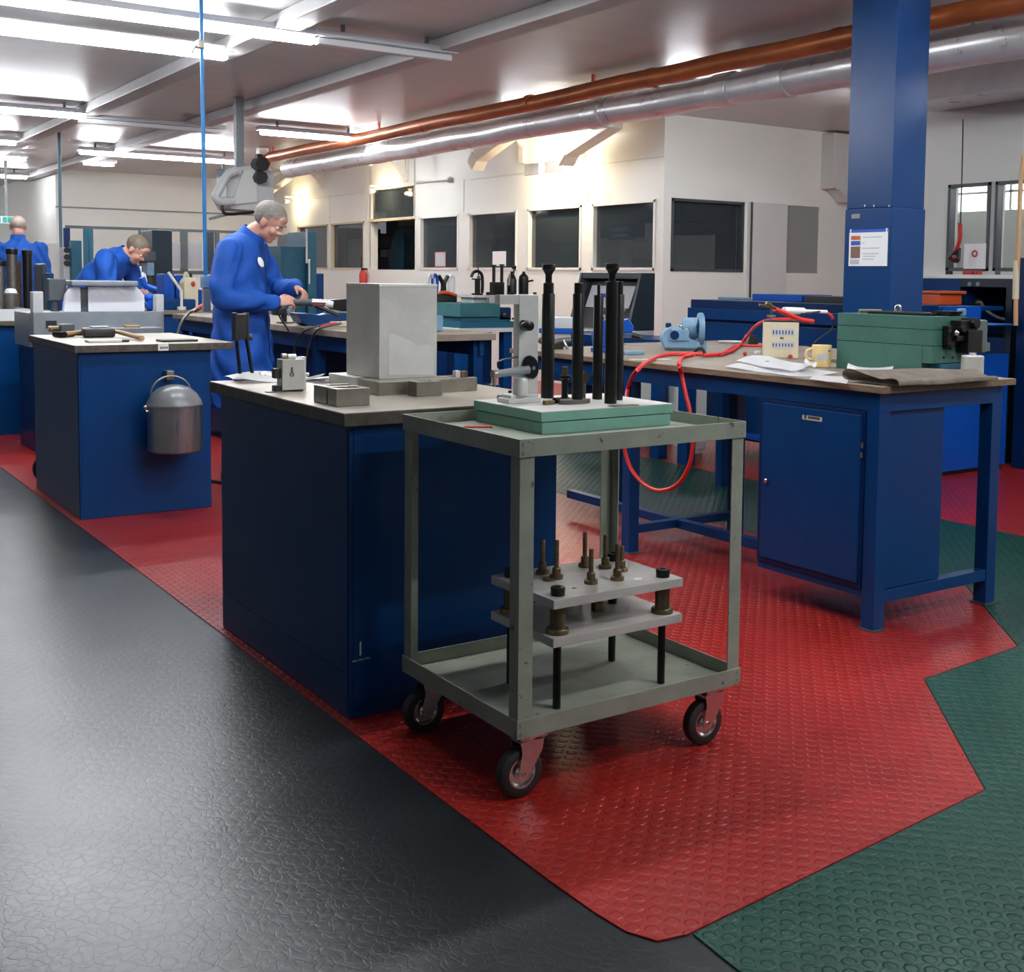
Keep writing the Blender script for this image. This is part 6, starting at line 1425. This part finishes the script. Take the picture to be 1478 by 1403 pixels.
# milling machine left of the partition
q = at(216, 380, 'y', 14.5)
t = thing('milling_machine', 'dark grey milling machine beyond the bending man', 'machine', (q.x, 14.7, 0))
a = at(203, 363, 'y', 14.4); b = at(226, 393, 'y', 14.4)
MB().box(a.x, b.x, 14.4, 14.9, b.z+.12, a.z, bev=.02).build('head', GREY_D, t)
MB().box(a.x+.08, b.x-.02, 14.42, 14.8, b.z-.04, b.z+.12, bev=.01).build('blue_skirt', BLUE_L, t)
MB().box(b.x-.02, b.x+.22, 14.5, 15.0, .0005, at(230, 332, 'y', 14.5).z, bev=.01).build('column', NAVY, t)
MB().box(a.x-.1, b.x+.2, 14.45, 15.0, .0005, .8, bev=.01).build('knee', GREY_D, t)
MB().cyl((b.x-.1, 14.6, .8), (b.x-.1, 14.6, b.z), .06, n=12).build('spindle', STEEL_D, t)
# control box with three buttons by the far pole
q = at(96, 372, 'y', 15.4)
t = thing('button_pillar', 'grey pillar with three dark buttons in the far left background', 'control pillar', (q.x, 15.4, 0))
a = at(91, 357, 'y', 15.4); b = at(108, 400, 'y', 15.4)
MB().box(a.x, b.x, 15.4, 15.6, .0005, a.z, bev=.01).build('pillar', GREY_L, t)
for v in (361, 371, 380): q = at(94, v, 'y', 15.39); MB().cyl((q.x+.02, 15.385, q.z), (q.x+.02, 15.4, q.z), .035, n=12).build('button', BLACK, t)
x = at(100, 360, 'y', 15.3).x; MB().box(x+.02, x+.14, 15.28, 15.399, 1.0, at(100, 347, 'y', 15.3).z, bev=.006).build('blue_strut', TEAL, t)
# dark chair-like machine right of back-turned man
far_box(60, 380, 68, 12.6, .4, GREY_D, 'dark_guard', 'dark rounded machine guard right of the back-turned man', 'guard', z=.0005, bev=.03)
far_box(68, 394, 78, 12.3, .2, BLUE, 'small_blue_machine', 'small blue machine right of the dark guard', 'machine', z=.0005)
far_box(52, 350, 86, 15.9, .5, PALE, 'white_cabinet', 'white cabinet beyond the back-turned man', 'cabinet', z=.0005)
# teal cupboards behind the standing man
yq = 12.6
a = at(444, 334, 'y', yq); b = at(457, 334, 'y', yq)
t = thing('teal_cupboard', 'tall teal cupboard right behind the standing man', 'cupboard', (a.x, yq+.3, 0))
MB().box(a.x, b.x, yq, yq+.6, .0005, a.z, bev=.006).build('tall_door', TEAL, t)
c_ = at(405, 355, 'y', yq+.05); MB().box(c_.x, a.x-.004, yq+.05, yq+.6, .0005, c_.z, bev=.006).build('low_door', TEAL, t)
d_ = at(470, 395, 'y', yq); MB().box(b.x+.004, d_.x, yq+.05, yq+.5, .0005, d_.z, bev=.006).build('blue_wing', BLUE, t)
m = MB(); q = at(446, 385, 'y', yq-.03); MB().cyl(at(442.5, 330, 'y', yq-.03), at(442.5, 380, 'y', yq-.03), .012, n=8).build('edge_strip', PALE, t)
MB().cyl(at(446, 374, 'y', yq-.03), at(446, 410, 'y', yq-.03), .014, n=8).build('handle', CHROME, t)
far_box(418, 337, 437, 13.4, .4, GREY_D, 'dark_monitor', 'dark machine top seen behind the face of the standing man', 'machine', z=.0005)
# ================================================================ people
def remesh(mb, vox, smooth_it=6, fac=.5):
    me = bpy.data.meshes.new('tmp'); bmesh.ops.recalc_face_normals(mb.bm, faces=mb.bm.faces); mb.bm.to_mesh(me); mb.bm.free()
    o = bpy.data.objects.new('tmp', me); COL.objects.link(o)
    r = o.modifiers.new('r', 'REMESH'); r.mode = 'VOXEL'; r.voxel_size = vox
    s = o.modifiers.new('s', 'SMOOTH'); s.iterations = smooth_it; s.factor = fac
    dg = bpy.context.evaluated_depsgraph_get(); dg.update()
    out = bpy.data.meshes.new_from_object(o.evaluated_get(dg))
    bpy.data.objects.remove(o); bpy.data.meshes.remove(me)
    return out
def ell(c, a, b, ax, ay, n=20):
    c = V(c); return [c + V(ax)*a*math.cos(2*PI*i/n) + V(ay)*b*math.sin(2*PI*i/n) for i in range(n)]
def limb(mb, pts, rad, n=14, sub=5):
    P = [V(p) for p in pts]
    def rr(t):
        f = t*(len(rad)-1); i = min(int(f), len(rad)-2); return rad[i]*(1-(f-i))+rad[i+1]*(f-i)
    mb.tube(P, 0, n=n, sub=sub, rr=rr)
    for p, r in ((P[0], rad[0]), (P[-1], rad[-1])): mb.sph(p, r, n=12)
def hand(mb, wrist, d, nrm, side, curl=1.0, s=1.0):
    """palm along d, back of the hand along nrm, thumb on the side given"""
    d = V(d).normalized(); nrm = V(nrm); nrm = (nrm-d*nrm.dot(d)).normalized(); w_ = d.cross(nrm)*side
    W0 = V(wrist)
    M = Matrix((( d.x, w_.x, nrm.x, 0), (d.y, w_.y, nrm.y, 0), (d.z, w_.z, nrm.z, 0), (0, 0, 0, 1)))
    mb.sph(W0+d*.050*s, 1, (.052*s, .041*s, .016*s), 14, m=M)
    mb.sph(W0+d*.018*s, 1, (.034*s, .030*s, .019*s), 12, m=M)
    mb.sph(W0+d*.040*s+w_*.026*s-nrm*.008*s, 1, (.034*s, .018*s, .015*s), 12, m=M)
    L = (.040, .047, .044, .033)
    for i in range(4):
        off = (.030-.0203*i)
        p = W0 + d*(.086-.004*abs(i-1.3))*s + w_*off*s; a = .25; pts = [p-d*.02*s, p]
        for k, f in enumerate((1, .66, .52)):
            a += (.50, .75, .55)[k]*curl*(1+.08*i)
            p = p + (d*math.cos(a) - nrm*math.sin(a) + w_*(.10-.06*i)*.5)*L[i]*f*s; pts.append(p)
        limb(mb, pts, [.0098*s, .0095*s, .0090*s, .0084*s, .0072*s], n=9, sub=3)
    p = W0 + d*.028*s + w_*.030*s; dirs = [(d*.55+w_*.75-nrm*.25), (d*.85+w_*.25-nrm*.45), (d*.85-w_*.15-nrm*.5)]
    pts = [p-w_*.012*s, p]
    for q, l in zip(dirs, (.034, .030, .024)): p = p+q.normalized()*l*s; pts.append(p)
    limb(mb, pts, [.0125*s, .012*s, .011*s, .0098*s, .0082*s], n=9, sub=3)
def person(label, loc, rz, J, skin_v=.0065, coat_v=.011, hairm=None, hair_style='full', long_sleeve=True, holds=None):
    """J: joint positions in the person's own frame (x forward, y left, z up)"""
    root_m = Matrix.Translation(loc) @ Matrix.Rotation(rz, 4, 'Z')
    hp, ch, nk, hd, pitch = V(J['hip']), V(J['chest']), V(J['neck']), V(J['head']), J['pitch']
    yawh = J.get('headyaw', 0)
    HM = Matrix.Translation(hd) @ Matrix.Rotation(yawh, 4, 'Z') @ Matrix.Rotation(pitch, 4, 'Y')
    b = MB()
    # ---- trunk core, arms, legs
    up = (ch-hp).normalized(); fwd = V((0, 1, 0)).cross(up).normalized()
    R_ = []
    for t, dd, ww in ((-.25, .10, .15), (0, .12, .165), (.35, .105, .145), (.7, .115, .165), (1.0, .11, .175), (1.18, .07, .12), (1.27, .05, .06)):
        R_.append(ell(hp+(ch-hp)*t, dd, ww, fwd, (0, 1, 0)))
    b.rings(R_)
    limb(b, [ch+(ch-hp)*.12, nk, HM @ V((-.02, 0, -.07)), HM @ V((-.012, 0, -.03))], [.062, .058, .058, .058])
    for s, k in ((-1, 'r'), (1, 'l')):
        limb(b, [J['sh_'+k], J['el_'+k], J['wr_'+k]], [.052, .040, .028] if True else 0, sub=8)
        limb(b, [hp+V((0, s*.10, -.02)), V(J['kn_'+k]), V(J['an_'+k])], [.085, .058, .042], sub=6)
        an = V(J['an_'+k]); limb(b, [an+V((-.04, 0, -.05)), an+V((.06, s*.01, -.055)), an+V((.17, s*.02, -.065))], [.038, .038, .026])
        hj = J['hand_'+k]; hand(b, J['wr_'+k], hj[0], hj[1], hj[2], hj[3])
    # ---- head with face
    def hs(c, sc, n=16): b.sph(HM @ V(c), 1, sc, n, m=HM.to_3x3().to_4x4())
    hs((-.012, 0, .032), (.100, .077, .086), 22); hs((.030, 0, -.040), (.062, .058, .078)); hs((.058, 0, -.094), (.028, .030, .022)); hs((.012, 0, -.072), (.055, .055, .035))
    hs((.074, 0, .026), (.020, .050, .014)); hs((.060, .036, -.030), (.028, .024, .026)); hs((.060, -.036, -.030), (.028, .024, .026))
    hs((.090, 0, .006), (.012, .010, .022)); hs((.104, 0, -.020), (.016, .013, .013)); hs((.096, .012, -.026), (.011, .009, .009)); hs((.096, -.012, -.026), (.011, .009, .009))
    hs((.084, 0, -.060), (.013, .024, .006)); hs((.081, 0, -.071), (.013, .021, .007)); hs((.066, 0, .055), (.026, .056, .034))
    for s in (-1, 1): hs((-.004, s*.078, -.006), (.022, .010, .034), 12); hs((.004, s*.076, -.028), (.013, .010, .014), 10)
    me = remesh(b, skin_v, 5); me.transform(root_m)
    o = link('person', me, SKIN, None, False, 180, origin=tuple(loc)); tag(o, label, 'person')
    def child(name, mb_or_me, m, smooth=180):
        if isinstance(mb_or_me, MB): mb_or_me.bm.transform(root_m); return mb_or_me.build(name, m, o, smooth=smooth)
        mb_or_me.transform(root_m); return link(name, mb_or_me, m, o, False, smooth)
    # ---- hair: shell over the skull, cut along a hairline
    h = MB(); bmesh.ops.create_uvsphere(h.bm, u_segments=96, v_segments=64, radius=1)
    for v in h.bm.verts: v.co = V((v.co.x*.1075-.014, v.co.y*.0845, v.co.z*.094+.034))
    kill = []
    for f in h.bm.faces:
        c = f.calc_center_median(); x, y, z = c
        if hair_style == 'full': keep = z > (.062 if x > .055 else (.050+.1*(x-.02) if x > .02 else (-.005 if x > -.02 else -.062))) and not (abs(y) > .066 and -.03 < x < .02 and z < .022)
        elif hair_style == 'crop': keep = z > (.066 if x > .05 else (.045 if x > .02 else (.0 if x > -.03 else -.05))) and not (abs(y) > .066 and -.03 < x < .02 and z < .022)
        else: keep = z < .075 and z > (.03 if x > .0 else -.03) and x < .02
        if not keep: kill.append(f)
    bmesh.ops.delete(h.bm, geom=kill, context='FACES')
    r_ = bmesh.ops.solidify(h.bm, geom=h.bm.faces[:], thickness=.016 if hair_style == 'full' else .009)
    if hair_style != 'full':
        for v in h.bm.verts: v.co = V(((v.co.x+.014)*.965-.014, v.co.y*.965, (v.co.z-.034)*.965+.034))
    h.bm.transform(HM); child('hair', h, hairm, 60)
    e = MB()
    for s in (-1, 1): e.tube([HM @ V(q) for q in ((.084, s*.050, .022), (.094, s*.034, .031), (.096, s*.016, .027))], .0045, n=6)
    child('eyebrows', e, hairm)
    for s in (-1, 1):
        e = MB(); e.sph(HM @ V((.0765, s*.032, .006)), .0105, n=12); ey = child('eye', e, PAPER)
        e = MB(); e.sph(HM @ V((.0825, s*.032, .003)), .0060, n=8); e.bm.transform(root_m); e.build('iris', INK_K, ey)
    # ---- coat
    c = MB(); R_ = []
    for (x, z, dd, ww, tl) in J['coat']:
        ax = V((math.cos(tl), 0, -math.sin(tl))); R_.append(ell((x, 0, z), dd, ww, ax, (0, 1, 0), 28))
    c.rings(R_)
    for s, k in ((-1, 'r'), (1, 'l')):
        S, E, Wr = V(J['sh_'+k]), V(J['el_'+k]), V(J['wr_'+k])
        if long_sleeve:
            end = E+(Wr-E)*.90; mid = E+(end-E)*.5+V((0, 0, -.012))
            limb(c, [S+V((0, -s*.015, -.008)), (S+E)/2+V((-.008, s*.006, 0)), E+V((-.006, 0, -.01)), mid, end], [.080, .076, .070, .066, .056], sub=7)
        else:
            limb(c, [S, (S+E)/2, E+(Wr-E)*.06], [.085, .078, .070], sub=7)
    me = remesh(c, coat_v, 4)
    # creases: gentle displacement of the cloth
    for v in me.vertices:
        p = v.co; f = .0065*math.sin(38*p.z+9*p.x+6*math.sin(14*p.y))+.0055*math.sin(23*p.x+31*p.y-12*p.z)
        v.co = p + v.normal*f
    ct = child('coat', me, COAT)
    cl = MB(); cr = []
    n0 = nk; ax = (HM.translation-nk); ax = V((ax.x*.5, 0, abs(ax.z))).normalized() if ax.z > .02 else V((.6, 0, .8))
    px_ = V((0, 1, 0)).cross(ax).normalized()
    base = nk - ax*.03
    for (tt, rr_) in ((0, .086), (.03, .078), (.055, .074), (.052, .066), (.0, .062)):
        cr.append(ell(base+ax*tt+px_*.004, rr_*1.05, rr_, px_, (0, 1, 0), 24))
    cl.rings(cr, caps=False); cl.bm.transform(root_m); cl.build('collar', COAT, ct, smooth=60)
    for s, k in ((-1, 'r'), (1, 'l')):
        t_ = MB(); an = V(J['an_'+k]); limb(t_, [hp+V((0, s*.10, -.04)), V(J['kn_'+k]), an], [.10, .076, .066], sub=6); child('trouser_leg', t_, TROUSER)
        t_ = MB(); limb(t_, [an+V((-.05, 0, -.052)), an+V((.05, s*.01, -.052)), an+V((.18, s*.02, -.062))], [.045, .045, .034]); t_.bm.transform(Matrix.Translation((0, 0, 0)))
        for v in t_.bm.verts: v.co.z = max(v.co.z, .001)
        child('shoe', t_, BLACK)
    return o, root_m, ct
# standing man at the long bench
g = dep(352, 396, 7.4); loc1 = V((g.x, g.y, 0)); rz1 = -math.radians(38)
J1 = dict(hip=(-.02, 0, .98), chest=(-.01, 0, 1.38), neck=(.055, 0, 1.54), head=(.165, 0, 1.618), pitch=.62, headyaw=-.10,
    sh_r=(-.03, -.205, 1.445), el_r=(-.035, -.285, 1.165), wr_r=(.245, -.135, 1.115), sh_l=(.02, .20, 1.445), el_l=(.13, .27, 1.20), wr_l=(.318, .052, 1.212),
    kn_r=(.02, -.11, .52), an_r=(-.02, -.12, .09), kn_l=(.06, .11, .52), an_l=(.05, .13, .09),
    hand_r=((.93, .30, .22), (-.15, -.75, .6), -1, 1.0), hand_l=((.78, -.45, -.43), (.35, .30, .85), 1, 1.0),
    coat=((-.015, .46, .205, .225, 0), (-.015, .75, .190, .220, 0), (-.015, 1.0, .165, .205, 0), (-.025, 1.15, .160, .205, .05), (-.03, 1.30, .155, .215, .12), (-.015, 1.42, .138, .215, .25), (.015, 1.50, .10, .150, .35), (.045, 1.545, .066, .078, .4)))
m1, RM1, ct1 = person('grey-haired man in a long blue coat bent over a bench vice, holding a tool', loc1, rz1, J1, hairm=HAIR_G)
def L1(p): return RM1 @ V(p)
bd = MB(); bd.sph(L1((.135, -.085, 1.365)), 1, (.006, .022, .034), 12, m=RM1.to_3x3().to_4x4() @ Matrix.Rotation(-.35, 4, 'Y') @ Matrix.Rotation(-.55, 4, 'Z')); bd.build('chest_badge', TAPE, ct1)
bd = MB(); bd.tube([L1((.128, -.02, 1.48)), L1((.143, -.02, 1.35)), L1((.15, -.02, 1.2)), L1((.155, -.02, 1.0)), L1((.175, -.02, .7))], .004, n=6); bd.build('coat_placket', BLUE_D, ct1)
# the tool he holds
ta, tb = V((.285, -.098, 1.118)), V((.62, -.045, 1.118))
td = thing('hand_grinder', 'silver and black hand tool in the grip of the standing man', 'hand tool', tuple(L1(ta)))
dd = (tb-ta)
m = MB(); m.cyl(L1(ta), L1(ta+dd*.55), .019, .022, n=16, bev=.003); m.build('dark_body', GREY_D, td)
m = MB(); m.cyl(L1(ta+dd*.5), L1(ta+dd*.78), .024, .021, n=16, bev=.003); m.build('silver_neck', CHROME, td)
m = MB(); m.cyl(L1(ta+dd*.74), L1(ta+dd*.88+V((0, 0, -.01))), .022, .019, n=14, bev=.003); m.build('white_collar', WHITE_P, td)
m = MB(); m.cyl(L1(ta+dd*.55+V((0, 0, -.015))), L1(ta+dd*.95+V((0, 0, -.075))), .014, .009, n=12); m.cyl(L1(ta+dd*.95+V((0, 0, -.075))), L1(ta+dd*1.0+V((0, 0, -.115))), .006, .003, n=8); m.build('black_lever', BLACK, td)
m = MB(); m.tube([L1(ta), L1(ta+V((-.04, 0, -.06))), L1(ta+V((.02, .03, -.18)))], .006, n=6); m.build('supply_lead', BLACK, td)
# bending man in short sleeves
g = dep(112, 393, 10.2); loc2 = V((g.x, g.y, 0)); rz2 = -math.radians(36)
J2 = dict(hip=(.0, 0, 1.00), chest=(.285, 0, 1.335), neck=(.42, 0, 1.455), head=(.515, 0, 1.49), pitch=.80, headyaw=-.12,
    sh_r=(.33, -.20, 1.40), el_r=(.36, -.25, 1.15), wr_r=(.42, -.05, 1.08), sh_l=(.33, .20, 1.40), el_l=(.42, .27, 1.15), wr_l=(.56, .12, 1.10),
    kn_r=(.04, -.11, .53), an_r=(-.03, -.12, .09), kn_l=(.05, .11, .53), an_l=(.02, .13, .09),
    hand_r=((.8, .5, -.2), (0, 0, 1), -1, .8), hand_l=((.9, -.3, -.2), (0, 0, 1), 1, .8),
    coat=((-.01, .62, .17, .20, 0), (-.01, .85, .165, .195, .1), (.02, 1.02, .155, .19, .45), (.10, 1.13, .145, .19, .72), (.20, 1.25, .145, .20, .78), (.29, 1.35, .135, .205, .8), (.37, 1.42, .10, .15, .85), (.415, 1.455, .066, .078, .9)))
m2, _, _ = person('man in blue short-sleeved overalls bending far forward over the grey bench machine', loc2, rz2, J2, skin_v=.009, coat_v=.014, hairm=HAIR_B, hair_style='crop', long_sleeve=False)
# man with his back turned at the left edge
g = dep(27, 393, 11.2)
g = dep(27, 393, 12.9); loc3 = V((g.x, g.y, 0)); rz3 = math.radians(78)
J3 = dict(hip=(0, 0, 1.02), chest=(.0, 0, 1.46), neck=(.03, 0, 1.66), head=(.055, 0, 1.78), pitch=.25, headyaw=0,
    sh_r=(0, -.215, 1.54), el_r=(-.04, -.275, 1.26), wr_r=(.10, -.33, 1.08), sh_l=(0, .215, 1.54), el_l=(.02, .27, 1.25), wr_l=(.22, .15, 1.12),
    kn_r=(.03, -.11, .53), an_r=(-.02, -.12, .09), kn_l=(.04, .11, .53), an_l=(.0, .13, .09),
    hand_r=((.75, -.2, -.5), (.3, -.6, .6), -1, .8), hand_l=((.8, -.3, -.4), (.2, 0, .9), 1, .8),
    coat=((0, .55, .17, .22, 0), (0, .85, .155, .205, 0), (-.01, 1.10, .145, .20, 0), (-.01, 1.30, .15, .22, .03), (-.005, 1.46, .14, .235, .06), (.005, 1.56, .11, .19, .1), (.015, 1.62, .075, .10, .15), (.025, 1.655, .06, .07, .2)))
m3, _, _ = person('man in blue short-sleeved overalls with his back turned, at the far left edge', loc3, rz3, J3, skin_v=.010, coat_v=.015, hairm=HAIR_W, hair_style='fringe', long_sleeve=False)
